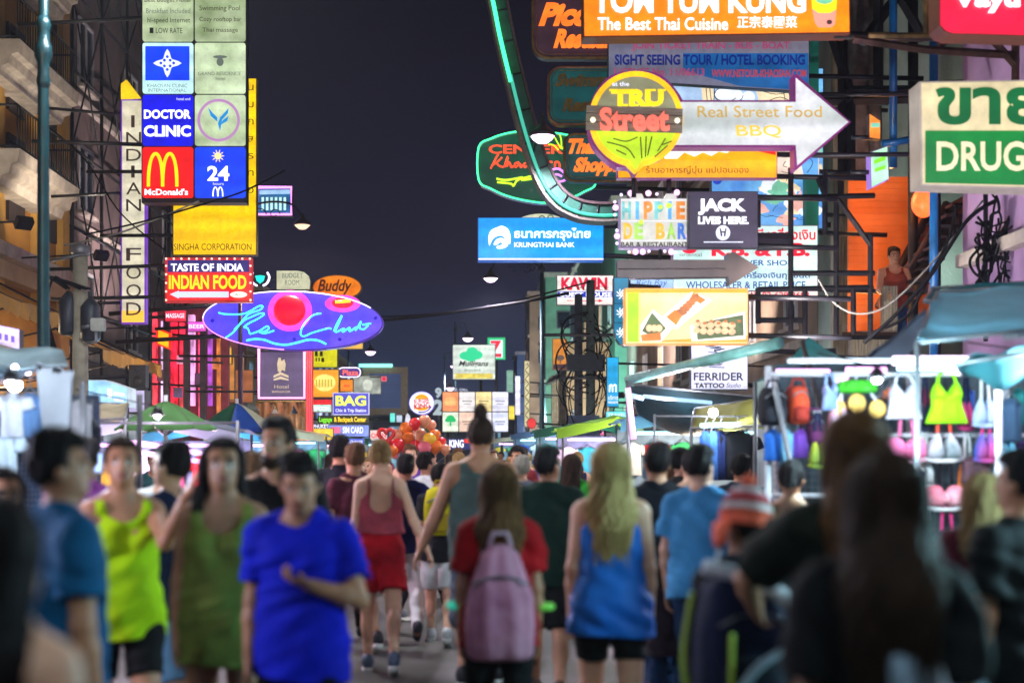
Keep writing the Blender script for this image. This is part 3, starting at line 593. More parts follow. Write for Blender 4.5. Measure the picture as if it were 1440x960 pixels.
for i, (x, y, w, h, c) in enumerate(((222, 520, 9, 16, (90, 40, 60)), (250, 500, 10, 12, (240, 150, 190)), (275, 525, 9, 18, (70, 30, 70)), (300, 505, 9, 14, (200, 110, 50)), (245, 545, 12, 14, (60, 40, 90)), (283, 490, 7, 9, (240, 190, 220)))):
    a, b = rel(x, y+h), rel(x+w, y); MB().box((a[0], -.12, a[1]), (b[0], -.02, b[1])).build('poster_panel', E('shop panel %d' % i, c, .9, var=.6, scale=6), o)
s = Sign('arrow_box', 'amber lit box in a red frame on the red shop front', 'sign', (219, 461, 240, 492), 31.5, E('amber acrylic', (250, 170, 10), 1.3, var=.2), E('red lit frame', (250, 40, 20), 1.1, var=0), .16, [(220, 461), (240, 468), (240, 492), (219, 484)], inset=3)
s.bars([[(222, 475), (190, 475)]], .03, BLACKMET)
# --- stacked yellow and orange signs
s = Sign('yellow_sign', 'lime yellow square sign in the stack right of the red neon column', 'sign', (440, 489, 475, 517), 40, E('lime yellow acrylic', (214, 208, 20), 1.0, var=.25), DARKMET, .2, inset=1)
s.polys([[(443, 494), (447, 494), (447, 501), (443, 501)], [(450, 494), (454, 494), (454, 501), (450, 501)], [(444, 503), (446, 503), (446, 508), (444, 508)], [(448, 503), (450, 503), (450, 508), (448, 508)], [(452, 503), (456, 503), (456, 509), (452, 509)]], mat('olive ink', C(90, 86, 10)), 'lettering', .036); s.bars([[(445, 500), (340, 500)]], .04, BLACKMET)
s = Sign('orange_sign', 'orange square sign with pale oval glow right of the red neon column', 'sign', (438, 519, 477, 559), 40, E('amber orange acrylic', (240, 160, 40), 1.05, var=.2), DARKMET, .2, inset=1)
s.poly(ell(457, 538, 15, 12, 24), E('pale amber oval', (250, 220, 120), 1.15, var=.2), 'oval', .036); s.polys([[(444+i*4.2, 533), (446.4+i*4.2, 533), (446.4+i*4.2, 544), (444+i*4.2, 544)] for i in range(6)], E('olive amber letter', (200, 180, 60), .9, var=0, sample=False), 'lettering', .042); s.bars([[(445, 530), (340, 530)]], .04, BLACKMET)
s = Sign('orange_sign', 'thin amber sign directly under the tip of the violet oval', 'sign', (474, 476, 511, 491), 46, E('amber lit board', (244, 190, 90), 1.0, var=.2), DARKMET, .2, [(476, 485), (511, 477), (511, 491), (474, 491)], inset=1); s.bars([[(480, 488), (400, 488)]], .04, BLACKMET)
s = Sign('plaza_sign', 'small violet capsule sign with red letters and white neon outline', 'sign', (475, 515, 508, 532), 44, E('violet lit panel', (92, 60, 140), .8, var=.2), DARKMET, .15, rrect(475, 516, 508, 531, 7), inset=1)
s.text('Plaza', 482, 520, 504, 527.5, E('coral letter', (250, 110, 90), 1.2, var=0, sample=False), .02, off=.036); s.strokes([rrect(476, 517, 507, 530, 6)], .7, NWHITE, 'neon_outline', .04, 0, True); s.bars([[(480, 524), (400, 524)]], .03, BLACKMET)
s = Sign('orange_sign', 'small orange sign below the violet capsule sign', 'sign', (478, 533, 497, 551), 43, E('orange board', (246, 140, 40), 1.0, var=.2), DARKMET, .15, inset=.8); s.text('inn', 484, 540, 492, 544, INKRED, .02, off=.036); s.bars([[(480, 542), (400, 542)]], .03, BLACKMET)
s = Sign('bag_sign', 'violet blue sign reading BAG in big lime letters', 'sign', (468, 552, 519, 583), 36, E('periwinkle acrylic', (74, 70, 190), .95, var=.2), E('pale sign edge', (190, 190, 235), .9, var=0), .15, inset=1)
s.text('BAG', 472, 556, 515, 570.5, E('lime letter', (220, 240, 90), 1.15, var=0, sample=False), .035, off=.036); s.text('Chic & Trip Station', 472, 574.5, 515, 580.5, LWHITE2, .02, off=.036); s.bars([[(472, 560), (380, 560)]], .03, BLACKMET)
s = Sign('luggage_sign', 'dark sign reading Luggage and Backpack Center in yellow', 'sign', (447, 584, 518, 596), 35, E('dark olive acrylic', (44, 48, 30), .7, var=.2), DARKMET, .1, inset=.6)
s.text('Luggage', 449, 586, 467, 595, E('green letter', (120, 220, 40), 1.0, var=0, sample=False), .03, off=.036); s.text('& Backpack Center', 470, 586, 515, 595, LYEL, .02, off=.036); s.bars([[(450, 590), (360, 590)]], .03, BLACKMET)
s = Sign('sim_card_sign', 'pale blue sign reading SIM CARD under the luggage sign', 'sign', (461, 597, 519, 614), 34, E('lilac blue acrylic', (120, 140, 220), .9, var=.4, scale=4), DARKMET, .1, inset=.6)
s.text('SIM CARD', 482, 600, 511, 609, LWHITE2, .03, off=.036); s.rect(465, 600, 479, 609, E('pink print', (230, 110, 150), .9, var=.3), 'print', .036); s.bars([[(466, 605), (380, 605)]], .03, BLACKMET)
s = Sign('yellow_sign', 'golden yellow square sign at head height left of the SIM card sign', 'sign', (439, 602, 469, 619), 33.5, E('golden acrylic', (236, 196, 60), 1.0, var=.5, scale=4), DARKMET, .1, inset=.6); s.text('PHUKET', 441, 596.5, 462, 602, LWHITE2, .02, off=.036); s.bars([[(442, 610), (380, 610)]], .03, BLACKMET)
s = Sign('red_sign', 'red and green shop sign left of the BAG sign', 'sign', (439, 558, 467, 580), 37, E('red board', (220, 30, 40), 1.0, var=.2), DARKMET, .12, inset=.6); s.rect(440, 569, 466, 579, E('aqua board', (150, 220, 200), 1.0, var=.4, scale=5), 'lower_panel', .036); s.text('SPOON', 442, 571, 463, 577.5, LWHITE, .03, off=.044); s.bars([[(442, 565), (380, 565)]], .03, BLACKMET)
# bronze drapery under the slate sign
o = thing('drapery', 'bronze scalloped cloth swags hanging under the slate hotel sign', 'drapery', at(400, 600, 31.8))
bm_ = MB(); w = at(440, 0, 31.8).x-at(360, 0, 31.8).x
g = [[(-w/2+w*i/30, .08*math.sin(i*.9), -(.06+.26*abs(math.sin(i*math.pi/10))**.7)*j/3+.55) for i in range(31)] for j in range(4)]
g2 = [[(-w/2+w*i/30, .06*math.sin(i*1.1)+.1, .3-.45*j/2) for i in range(31)] for j in range(3)]
bm_.sheet(g).sheet(g2).build('cloth', mat('bronze satin', C(170, 120, 80), .4, .2, .4, 6), o)
MB().tube([(-w/2, .02, .56), (w/2, .02, .56)], .03).build('rail', BRASSMET, o)
# ------------------------------------------------------------------ far centre
o = thing('billboard', 'dark blue billboard in a beige frame at the far end of the street', 'billboard', at(543, 640, 120))
def bb(x, y): p = at(x, y, 120)-at(543, 640, 120); return p.x, p.z
fr = MB(); a, b = bb(510, 583), bb(573, 516); t = .55
fr.box((a[0], 0, a[1]), (b[0], .5, a[1]+t)).box((a[0], 0, b[1]-t), (b[0], .5, b[1])).box((a[0], 0, a[1]+t), (a[0]+t, .5, b[1]-t)).box((b[0]-t, 0, a[1]+t), (b[0], .5, b[1]-t)).build('frame', mat('beige billboard frame', C(172, 150, 120), .7), o)
MB().box((a[0]+t, .2, a[1]+t), (b[0]-t, .4, b[1]-t)).build('screen', E('dull blue board', (46, 62, 100), .8, var=.2), o)
for x in (520, 566): q = bb(x, 583); MB().tube([(q[0], .3, -1.6), (q[0], .3, q[1])], .2).build('post', GREYMET, o)
MB().tube([(bb(505, 514)[0], -.2, bb(505, 514)[1]), (bb(552, 514)[0], -.2, bb(552, 514)[1])], .14).build('light_tube', emat('aqua tube', (.3, 1, .85), 1.4, 0), o)
s = Sign('money_sign', 'grey sign printed with a banknote in front of the framed billboard', 'sign', (496, 528, 536, 554), 60, E('grey banknote print', (176, 182, 170), .8, var=.5, scale=3), DARKMET, .15, inset=.6)
s.poly(ell(517, 541, 7, 8, 16), E('pale oval print', (215, 220, 205), .9, var=.2), 'print', .036); s.bars([[(500, 541), (470, 541)]], .05, BLACKMET)
s = Sign('small_sign', 'tiny pink square sign at the corner of the banknote sign', 'sign', (535, 528, 545, 537), 59, E('pink acrylic', (200, 110, 130), .9, var=0), DARKMET, .1, inset=.8); s.poly(ell(540, 532.5, 2.6, 2.6, 10), INKRED, 'print', .036); s.bars([[(536, 530), (520, 530)]], .03, BLACKMET)
s = Sign('burger_sign', 'round white burger restaurant sign with red letters and orange buns', 'sign', (575, 550, 611, 583), 62, E('white disc acrylic', (250, 245, 250), 1.25, var=.1), E('blue violet rim', (120, 110, 230), 1.0, var=0), .3, ell(593, 566.5, 18, 16.5, 32), inset=1)
bun = E('orange bun print', (240, 160, 30), 1.1, var=0, sample=False)
s.poly(ell(593, 561, 9.5, 7, 20, 180, 360), bun, 'bun', .036); s.poly(ell(593, 572.5, 9.5, 5, 20, 0, 180), bun, 'bun', .036)
s.text('BURGER', 582, 560.5, 604, 566.5, E('red letter', (190, 20, 40), 1.0, var=0, sample=False), .03, off=.05, tilt=.12); s.text('KING', 582, 566.5, 605, 574.5, E('red letter', (190, 20, 40), 1.0, var=0, sample=False), .04, off=.05, tilt=.12)
s.strokes([ell(593, 566.5, 14, 13, 24, 20, 110)], 1.0, E('blue crescent', (20, 60, 170), 1.0, var=0, sample=False), 'crescent', .05, 0); s.bars([[(593, 580), (593, 640)]], .08, BLACKMET)
o = thing('number_sign', 'pair of large pale numerals standing beside the round burger sign', 'sign', at(617, 583, 62))
for t, y0, y1 in (('9', 545, 558), ('2', 562, 582)):
    vs_, fs_ = text_mesh(t, .05, 0, 1, .1); k = (y1-y0)/F*62/.73
    MB().add([((p[0]-.28)*k, -p[2]*k, (p[1])*k+(583-y1)/F*62) for p in vs_], fs_).build('numeral', E('pale numeral', (180, 196, 205), .8, var=0, sample=False), o)
MB().tube([(0, .15, -1.7), (0, .15, 1.2)], .04).build('post', GREYMET, o)
o_ = Sign('menu_board', 'grid of eight lit food panels beyond the tall man in the tank top', 'sign', (621, 550, 715, 608), 58, None, DARKMET, .25)
cols = [((240, 150, 100), 'orange'), ((230, 225, 225), 'white'), ((236, 214, 150), 'cream'), ((225, 225, 245), 'lilac'), ((226, 235, 215), 'mint'), ((240, 205, 185), 'peach'), ((235, 230, 235), 'pearl'), ((215, 220, 245), 'ice')]
for i, (c, nme) in enumerate(cols):
    cx, r_ = i % 4, i//4; x0 = 622.5+cx*23.3; y0 = 551+r_*28.5
    p_ = o_.rect(x0, y0, x0+22, y0+27, E('food panel '+nme, c, 1.05, var=.2), 'light_box', .03)
    if i == 0: o_.polys([ell(x0+11, y0+10, 8, 3, 14), ell(x0+11, y0+14, 9, 2, 14), ell(x0+11, y0+17, 8, 2.4, 14)], E('sausage print', (250, 190, 120), 1.0, var=.2, sample=False), 'print', .05, parent=p_)
    elif i == 4: o_.polys([ell(x0+11, y0+9, 6, 5, 12), ell(x0+7, y0+11, 4, 3, 10), ell(x0+15, y0+11, 4, 3, 10), [(x0+10, y0+13), (x0+12, y0+13), (x0+12.6, y0+19), (x0+9.4, y0+19)]], E('leaf print', (20, 180, 100), 1.0, var=0, sample=False), 'print', .05, parent=p_)
    else: o_.polys([[(x0+4, y0+12), (x0+18, y0+12), (x0+18, y0+14), (x0+4, y0+14)], [(x0+6, y0+16), (x0+16, y0+16), (x0+16, y0+17.4), (x0+6, y0+17.4)]], E('print '+nme, tuple(int(v*.7) for v in c), .9, var=.2, sample=False), 'print', .05, parent=p_)
o_.bars([[(630, 600), (630, 640)], [(706, 600), (706, 640)]], .06, BLACKMET)
o_.text('AD. CALL', 636, 546, 658, 549.5, LWHITE2, off=.02)
s = Sign('bar_sign', 'white sign with green clover tree emblem on a pole above the menu board', 'sign', (636, 484, 697, 534), 64, E('pearl acrylic', (214, 224, 214), 1.0, var=.25), DARKMET, .3, inset=1)
s.polys([ell(655, 500, 9, 6, 16), ell(664, 494, 8, 6, 16), ell(671, 499, 8, 6, 16), ell(662, 503, 9, 5, 16)], E('clover green', (40, 200, 140), 1.0, var=0, sample=False), 'emblem', .036)
s.text('Mulligans', 645, 507, 687, 517, mat('dark green ink', C(30, 60, 50)), .02, .3, off=.036); s.text('IRISH BAR', 653, 519, 676, 522, INKGREY, off=.036); s.rect(640, 525, 693, 532, E('yellow strip', (226, 206, 90), .95, var=.3, scale=6), 'strip', .036)
s.bars([[(676, 534), (676, 640)]], .08, BLACKMET, 'post', .15)
s = Sign('shop_sign', 'white shop sign with red 7 and green border right of the clover sign', 'sign', (685, 474, 711, 506), 70, E('green border acrylic', (30, 180, 110), 1.1, var=0), DARKMET, .25, inset=.6)
s.rect(689, 478, 707, 503, LWHITE2, 'white_panel', .036); s.text('7', 690, 479, 705, 496, E('red seven', (226, 20, 40), 1.1, var=0, sample=False), .05, off=.045); s.rect(691, 497, 705, 502, E('red bar', (210, 30, 40), 1.0, var=0), 'bar', .045); s.bars([[(698, 506), (698, 640)]], .08, BLACKMET, 'post')
s = Sign('low_sign', 'low night blue sign with white capitals and a red strip behind the balloons', 'sign', (629, 616, 680, 632), 50, E('night blue board', (40, 50, 110), .8, var=0), DARKMET, .1, inset=.6)
s.text('KING', 632, 618, 652, 629, LWHITE, .03, off=.036); s.rect(653, 617, 678, 622.5, E('red strip light', (230, 40, 30), 1.2, var=0), 'strip', .036); s.bars([[(640, 630), (640, 660)]], .05, BLACKMET)

# ------------------------------------------------------------------ small lit signs and shop fronts stacked down the street
def small(label, box, Y, rgb, letters=None, ink=None, side=-1, outline=None, post=False, st=1.0, name='shop_sign', tb=None):
    s = Sign(name, label, 'sign', box, Y, E('small sign %d %d %d' % rgb, rgb, st, var=.25, scale=2.5), DARKMET, .15, outline, inset=.6)
    if letters: x0, y0, x1, y1 = tb or (box[0]+2, box[1]+(box[3]-box[1])*.3, box[2]-2, box[3]-(box[3]-box[1])*.3); s.text(letters, x0, y0, x1, y1, ink or INKBLACK, .02, off=.04)
    if post: s.bars([[((box[0]+box[2])/2, box[3]), ((box[0]+box[2])/2, 640)]], .04, BLACKMET, 'post')
    else: s.bars([[((box[0]+box[2])/2, (box[1]+box[3])/2), ((box[0]+box[2])/2+side*60, (box[1]+box[3])/2+3)]], .04, BLACKMET)
    return s
small('narrow white vertical sign with violet edge right of the menu board', (724, 528, 732, 584), 62, (232, 226, 250), None, side=1, st=1.1)
s = small('narrow cream vertical sign covered in dark curls near the lamp post', (737, 507, 745, 600), 56, (206, 196, 150), side=1); s.strokes([[(741+2.2*math.sin(i*1.1), 511+i*2.2) for i in range(39)]], .5, INKBLACK, 'lettering', .04, 2, seg=4)
small('small round red and white sign low beside the lamp post', (743, 587, 752, 603), 54, (226, 60, 60), None, side=1, outline=ell(743+4.5, 595, 6.5, 8, 20))
small('yellow small sign between the menu board and the cream vertical sign', (715, 570, 724, 590), 66, (240, 210, 60), side=1)
small('stacked grey green plaques above the menu board edge', (712, 520, 722, 552), 68, (110, 150, 130), side=1, st=.7)
small('tiny aqua sign over the round burger sign', (548, 580, 556, 594), 56, (110, 230, 215), side=-1)
small('small white sign beside the tiny aqua one', (557, 583, 566, 594), 58, (190, 205, 225), side=-1)
small('white teardrop sign just left of the round burger sign', (569, 580, 578, 606), 60, (225, 225, 240), post=True, outline=[(573, 580), (577, 584), (578, 594), (576, 606), (571, 606), (569, 594), (570, 584)])
small('white shop strip sign below the violet blue bag sign', (520, 604, 545, 620), 42, (226, 200, 196), 'OPEN', INKRED)
small('blue strip sign over the stalls under the luggage sign', (470, 616, 512, 626), 33.2, (70, 90, 200), 'MONEY EXCHANGE', LWHITE2)
small('orange cloth sign left of the golden yellow sign', (412, 604, 436, 620), 33, (236, 140, 60), 'PAD THAI', INKRED, side=-1)
small('amber interior light panel of a restaurant left of the slate hotel sign', (300, 500, 330, 562), 36, (200, 130, 60), side=-1, st=.8, name='lit_window')
small('dim amber interior light panel left of the restaurant one', (322, 520, 356, 566), 38, (176, 104, 64), side=-1, st=.7, name='lit_window')
small('violet blue cloth banner left of the amber restaurant panels', (296, 487, 308, 524), 34.5, (90, 90, 210), side=-1, st=.8, name='banner')
small('gold lit sign tucked under the left end of the violet oval', (309, 488, 326, 512), 35, (230, 170, 60), 'BAR', INKRED, side=-1)
small('red lit sign on the red column front', (232, 436, 262, 452), 31, (236, 40, 70), 'MASSAGE', LWHITE2, side=-1)
small('magenta lit sign on the red column front', (264, 452, 290, 466), 31.2, (220, 80, 200), 'BEER', LWHITE2, side=-1)
small('pale blue sign behind the poles on the right', (772, 602, 800, 616), 48, (150, 200, 236), 'TAILOR', INKBLUE, side=1)
small('cyan strip sign under the dark tarpaulin corner', (852, 578, 882, 588), 34, (90, 210, 230), 'TRAVEL', LWHITE2, side=1)
small('small pink sign right of the twin cable poles', (835, 600, 850, 612), 42, (236, 120, 170), 'SPA', LWHITE2, side=1)
small('lilac sign low behind the blonde head', (770, 628, 800, 638), 40, (200, 170, 240), side=1)
small('grey white plate sign above the green shop awning', (803, 575, 818, 598), 46, (190, 200, 200), side=1, st=.8)
# ------------------------------------------------------------------ signs, right side of the street
def side_bars(s, ys, x=1340, r=.035):
    for i, y in enumerate(ys): MB().tube([(a, s.depth*.5, b) for a, b in (s.q(s.x1-20, y), s.q(x, y+4))], r, 6).build('bracket', BLACKMET, s.root)
# curved green-lit fascia
pts = spline([(690, -30), (699, 0), (709, 50), (722, 105), (737, 165), (752, 215), (768, 255), (788, 281), (815, 295), (845, 299), (868, 298)], 6)
Yc = 25.0; o0 = at(868, 300, Yc)
def offs(pts, d):
    out = []
    for i, p in enumerate(pts):
        a, b = pts[max(0, i-1)], pts[min(len(pts)-1, i+1)]; tx, ty = b[0]-a[0], b[1]-a[1]; l = math.hypot(tx, ty); out.append((p[0]-ty/l*d, p[1]+tx/l*d))
    return out
def relc(p): q = at(p[0], p[1], Yc)-o0; return (q.x, q.z)
o = thing('curved_fascia', 'tall J-shaped steel fascia edged in green neon sweeping down beside the oval sign', 'sign frame', o0)
def band(pa, pb, y0, y1):
    n = len(pa); v = []; f = []
    for a, b in zip(pa, pb):
        a, b = relc(a), relc(b); v += [(a[0], y0, a[1]), (b[0], y0, b[1]), (b[0], y1, b[1]), (a[0], y1, a[1])]
    for i in range(n-1):
        for k in range(4): f.append((i*4+k, i*4+(k+1) % 4, (i+1)*4+(k+1) % 4, (i+1)*4+k))
    f += [(0, 3, 2, 1), (4*n-4, 4*n-3, 4*n-2, 4*n-1)]
    return MB().add(v, f)
band(offs(pts, -11), offs(pts, 9), 0, .35).build('fascia', mat('sea green metal', C(44, 98, 84), .45, .3, .4, 4, .3, 40), o)
band(offs(pts, 9.5), offs(pts, 13), -.05, .4).build('rim', mat('pale worn rim', C(120, 112, 106), .6, .2, .4, 20), o)
band(offs(pts, -15), offs(pts, -11.4), -.05, .4).build('rim', mat('brown worn rim', C(84, 66, 70), .6, .2, .4, 20), o)
MB().tube([(x, -.06, z) for x, z in (relc(p) for p in offs(pts, 6.5)[:int(len(pts)*.33)])], .035, 6).build('neon_tube', NGREEN, o)
MB().tube([(x, -.05, z) for x, z in (relc(p) for p in offs(pts, 4.5)[int(len(pts)*.30):])], .03, 6).build('neon_tube', emat('dim green neon', (.06, .5, .36), .9, 0), o)
for i in range(3, len(pts)-2, 5):
    a, b = relc(offs(pts, -11)[i]), relc(offs(pts, 9)[i]); MB().tube([(a[0], -.012, a[1]), (b[0], -.012, b[1])], .018, 5).build('seam', DARKMET, o)
q = relc((868, 297)); MB().tube([(q[0]-.2, .2, q[1]), (5.6, .2, q[1]-.3)], .05).build('bracket', BLACKMET, o)
# oval Center Khaosarn
ov = [(673, 208), (690, 196), (715, 188), (745, 185), (780, 188), (806, 193), (825, 202), (838, 216), (838, 258), (822, 270), (800, 280), (770, 286), (740, 283), (712, 276), (690, 266), (673, 254)]
s = Sign('oval_sign', 'dark green oval sign with green neon outline, coral script and a lime lizard', 'sign', (670, 184, 840, 288), 27, E('dark green lit panel', (20, 84, 62), .8, var=.35, scale=1.2, c2=C(14, 56, 46)), mat('white sign edge', C(190, 180, 190), .5), .25, spline(ov, 3, True), inset=2)
s.strokes([spline(ov, 4, True)], 1.2, NGREEN, 'neon_outline', .06, 0, True)
CORAL = emat('coral neon letter', C(255, 84, 50), 1.25, .1, 3, sample=False)
s.text('CENTER', 687, 204, 792, 217, CORAL, .03, off=.036)
s.strokes([[(690, 238), (698, 222), (701, 218)], [(691, 234), (700, 228), (706, 222)], [(697, 229), (702, 234), (708, 236)], [(709, 236), (714, 221), (712, 235), (716, 229), (719, 236), (722, 234)], [(730, 229), (724, 231), (725, 236), (731, 231), (732, 236), (735, 233)], [(742, 230), (737, 231), (738, 236), (743, 232), (741, 230), (746, 234)]], 1.5, CORAL, 'neon_lettering', .05)
s.strokes([[(753, 228), (748, 231), (754, 234), (748, 237)], [(765, 229), (759, 230), (759, 236), (766, 231), (767, 236)], [(771, 236), (772, 229), (777, 229)], [(780, 237), (781, 229), (786, 230), (787, 237)]], 1.5, CORAL, 'neon_lettering', .05)
LIME = emat('lime neon', C(190, 240, 40), 1.4, 0); VIO = emat('violet neon', C(220, 130, 255), 1.6, 0)
s.strokes([[(698, 252), (712, 254), (735, 250)], [(699, 257), (718, 259), (722, 262), (728, 254), (745, 249), (757, 246), (748, 252), (733, 254)]], 1.5, LIME, 'neon_lizard', .05)
s.strokes([[(789, 210), (783, 200), (778, 190)], [(789, 210), (789, 198), (786, 188)], [(790, 211), (796, 202), (806, 198)], [(785, 212), (778, 205), (771, 204)]], 1.0, LIME, 'neon_leaves', .05)
s.strokes([[(776, 240), (784, 238), (792, 243), (796, 252), (788, 256), (778, 254), (772, 257)], [(775, 248), (783, 246), (790, 249)]], 1.6, VIO, 'neon_gecko', .05)
side_bars(s, (215, 262), 1000, .04)
# three rounded script panels
OSC = emat('orange script letter', C(255, 120, 34), 1.2, .1, 3, sample=False)
RIM = mat('tarnished brass rim', C(150, 120, 74), .45, .6, .4, 12)
def panel(label, box, face, r, lines, col_, rimc):
    x0, y0, x1, y1 = box
    s = Sign('script_sign', label, 'sign', box, 26, face, DARKMET, .2, rrect(x0, y0, x1, y1, r), inset=1)
    s.strokes([rrect(x0+1, y0+1, x1-1, y1-1, r)], 2.2, rimc, 'rim', .02, 0, True); s.strokes([rrect(x0+6, y0+6, x1-6, y1-6, r*.7)], .7, RIM, 'inner_rim', .03, 0, True)
    for t, a, b, c, d in lines: s.text(t, a, b, c, d, col_, .055, .35, off=.04, ext=.6)
    side_bars(s, (y0+14, y1-14), 1000)
panel('plum rounded sign with orange script, highest of the three', (748, -18, 905, 83), E('plum panel', (74, 46, 62), .45, var=.3), 22, [('Piccolo', 757, 5, 880, 38), ('Restaurant', 778, 42, 898, 69)], OSC, RIM)
panel('teal rounded sign with faded unlit brass script', (770, 94, 905, 176), E('deep teal panel', (16, 82, 84), .6, var=.3), 18, [('Swimming', 780, 104, 885, 128), ('Restaurant', 790, 139, 892, 158)], mat('faded brass letter', C(150, 122, 62), .5, .3), mat('copper rim', C(176, 120, 92), .4, .6, .3, 12))
panel('teal rounded sign with glowing orange script beside the green oval', (793, 188, 905, 256), E('deep teal panel', (16, 82, 84), .6, var=.3), 14, [('Thai', 799, 196, 842, 217), ('Shopping', 806, 222, 892, 248)], OSC, RIM)
# TOM YUM KUNG
s = Sign('restaurant_sign', 'wide orange light box for Thai cuisine with white capitals and a soup bowl', 'sign', (818, -42, 1197, 55), 16, LORANGE, mat('dark red sign frame', C(92, 30, 22), .5), .28, [(819, -42), (1195, -42), (1196, 47), (820, 53)], inset=2)
s.text('TOM YUM KUNG', 834, -14, 1132, 20, LWHITE, .03, off=.04, ext=.5); s.text('The Best Thai Cuisine', 840, 26, 1023, 44, LWHITE, .015, off=.036); s.text('正宗泰國菜', 1036, 24, 1120, 41, LWHITE, .012, off=.036)
s.polys([[(1141, 14), (1145, 34), (1150, 40), (1168, 40), (1173, 36), (1175, 16)]], E('salmon print', (246, 150, 130), 1.05, var=0), 'bowl_print', .036)
s.polys([[(1140, 0), (1141, 14), (1150, 20), (1166, 20), (1175, 15), (1176, -4), (1158, -14)], ], E('yellow print', (250, 220, 30), 1.1, var=0), 'soup_print', .04); s.polys([ell(1158, -2, 14, 10, 16)], E('green print', (120, 200, 160), 1.0, var=.3), 'herb_print', .048); s.polys([ell(1165, 33, 4, 3.4, 10)], mat('grey print', C(110, 80, 80)), 'dot_print', .045)
side_bars(s, (-20, 44), 1330, .045)
# travel agent board
s = Sign('travel_board', 'worn grey and blue travel agency board reading SIGHT SEEING TOUR HOTEL BOOKING', 'sign', (855, 38, 1138, 133), 19.5, emat('grey blue travel print', C(134, 126, 140), .72, .2, .8, c2=C(96, 106, 136), axis=(.6, 1, 2)), DARKMET, .12, [(855, 40), (1138, 40), (1138, 130), (855, 112)], inset=1)
s.polys([[(960, 76), (1136, 76), (1136, 128), (1040, 122), (960, 100)]], E('blue travel print', (30, 96, 160), .75, var=.3), 'blue_panel', .032)
s.polys([[(985, 50), (1137, 45), (1137, 56), (985, 62)]], E('pale travel strip', (190, 180, 170), .8, var=.3), 'strip', .033)
MAG = E('faded magenta print', (176, 70, 112), .8, var=.2, sample=False); NAVY = E('navy print', (18, 36, 118), .75, var=.1, sample=False)
s.text('JOIN TICKET TRAIN - BUS - BOAT', 888, 60, 1110, 73, MAG, .03, off=.04); s.text('SIGHT SEEING TOUR / HOTEL BOOKING', 864, 78, 1131, 93, NAVY, .035, off=.042); s.text('AIR TICKET', 1040, 51, 1122, 58, mat('dark green ink', C(30, 60, 50)), .03, off=.045)
s.text('LICENSE No. 11/06613', 864, 97, 990, 108, MAG, .02, off=.042); s.text('WWW.NSTOUR-KHAOSAN.COM', 1000, 99, 1133, 110, E('brick print', (176, 62, 72), .8, var=0, sample=False), .03, off=.042); side_bars(s, (50, 105), 1300)
# collage wall of pale comic prints
s = Sign('collage_wall', 'big collage hoarding of pale drawn shapes in blue, cream and turquoise behind the arrow sign', 'hoarding', (1000, 96, 1158, 322), 22.5, E('collage sky blue', (70, 130, 215), .95, var=.4, scale=2, c2=C(120, 190, 235)), BLACKMET, .15, inset=1)
rg = random.Random(5)
blobs = {'collage cream': ((238, 218, 180), 1.0), 'collage turquoise': ((90, 205, 200), .95), 'collage royal': ((36, 70, 196), .95), 'collage white': ((228, 236, 244), 1.05), 'collage pink': ((238, 180, 170), 1.0), 'collage sea': ((120, 200, 170), .9)}
for bi, (nme, (c, st)) in enumerate(blobs.items()):
    L_ = []
    for i in range(5):
        cx, cyy = rg.uniform(1010, 1148), rg.uniform(108, 312); rx, ry = rg.uniform(9, 26), rg.uniform(7, 18)
        p = [(min(1156, max(1002, cx+rx*(1+.35*math.sin(3*q+i)+.15*math.sin(7*q))*math.cos(q))), min(320, max(98, cyy+ry*(1+.3*math.cos(2*q+i)+.2*math.sin(5*q))*math.sin(q)))) for q in (2*math.pi*k/30 for k in range(30))]; L_.append(p)
    s.polys(L_, E(nme, c, st, var=.15, sample=False), 'collage_print', .022+.006*bi)
ink = []
for i in range(46):
    x, y = rg.uniform(1012, 1140), rg.uniform(106, 312); l = rg.uniform(5, 22); a = rg.uniform(0, 6.3); k = rg.uniform(-.9, .9)
    ink.append([(max(1003, min(1155, x+l*t*math.cos(a+k*t))), max(99, min(319, y+l*t*math.sin(a+k*t)))) for t in (0, .33, .66, 1)])
s.strokes(ink, .35, INKBLACK, 'ink_line', .062, 3, seg=4)
side_bars(s, (150, 300), 1250)
s = Sign('comic_board', 'narrow pale drawing board between the travel board and the white arrow', 'hoarding', (940, 108, 1122, 150), 21, E('comic pale blue', (170, 200, 235), .95, var=.2), BLACKMET, .1, [(940, 112), (1122, 120), (1122, 150), (940, 150)], inset=.8)
s.polys([[(986, 122), (1002, 121), (1004, 149), (988, 149)], [(1062, 124), (1120, 122), (1121, 149), (1068, 149)]], E('collage cream', (238, 218, 180), 1.0), 'print', .03); s.polys([ell(1024, 135, 20, 12, 20), ell(1052, 138, 9, 9, 14)], E('collage white', (228, 236, 244), 1.05), 'print', .036)
s.strokes([ell(1020, 134, 16, 10, 16, 30, 300), ell(1024, 135, 20, 12, 16, 0, 200), [(992, 124), (994, 146)], [(997, 123), (1000, 147)], [(1004, 122), (1003, 148)], [(1066, 128), (1090, 134), (1112, 130)], [(1074, 146), (1096, 138), (1116, 147)], [(1106, 124), (1112, 146)], [(1100, 126), (1104, 147)]], .5, INKBLACK, 'ink_line', .05, 3, seg=4); side_bars(s, (140,), 1250)
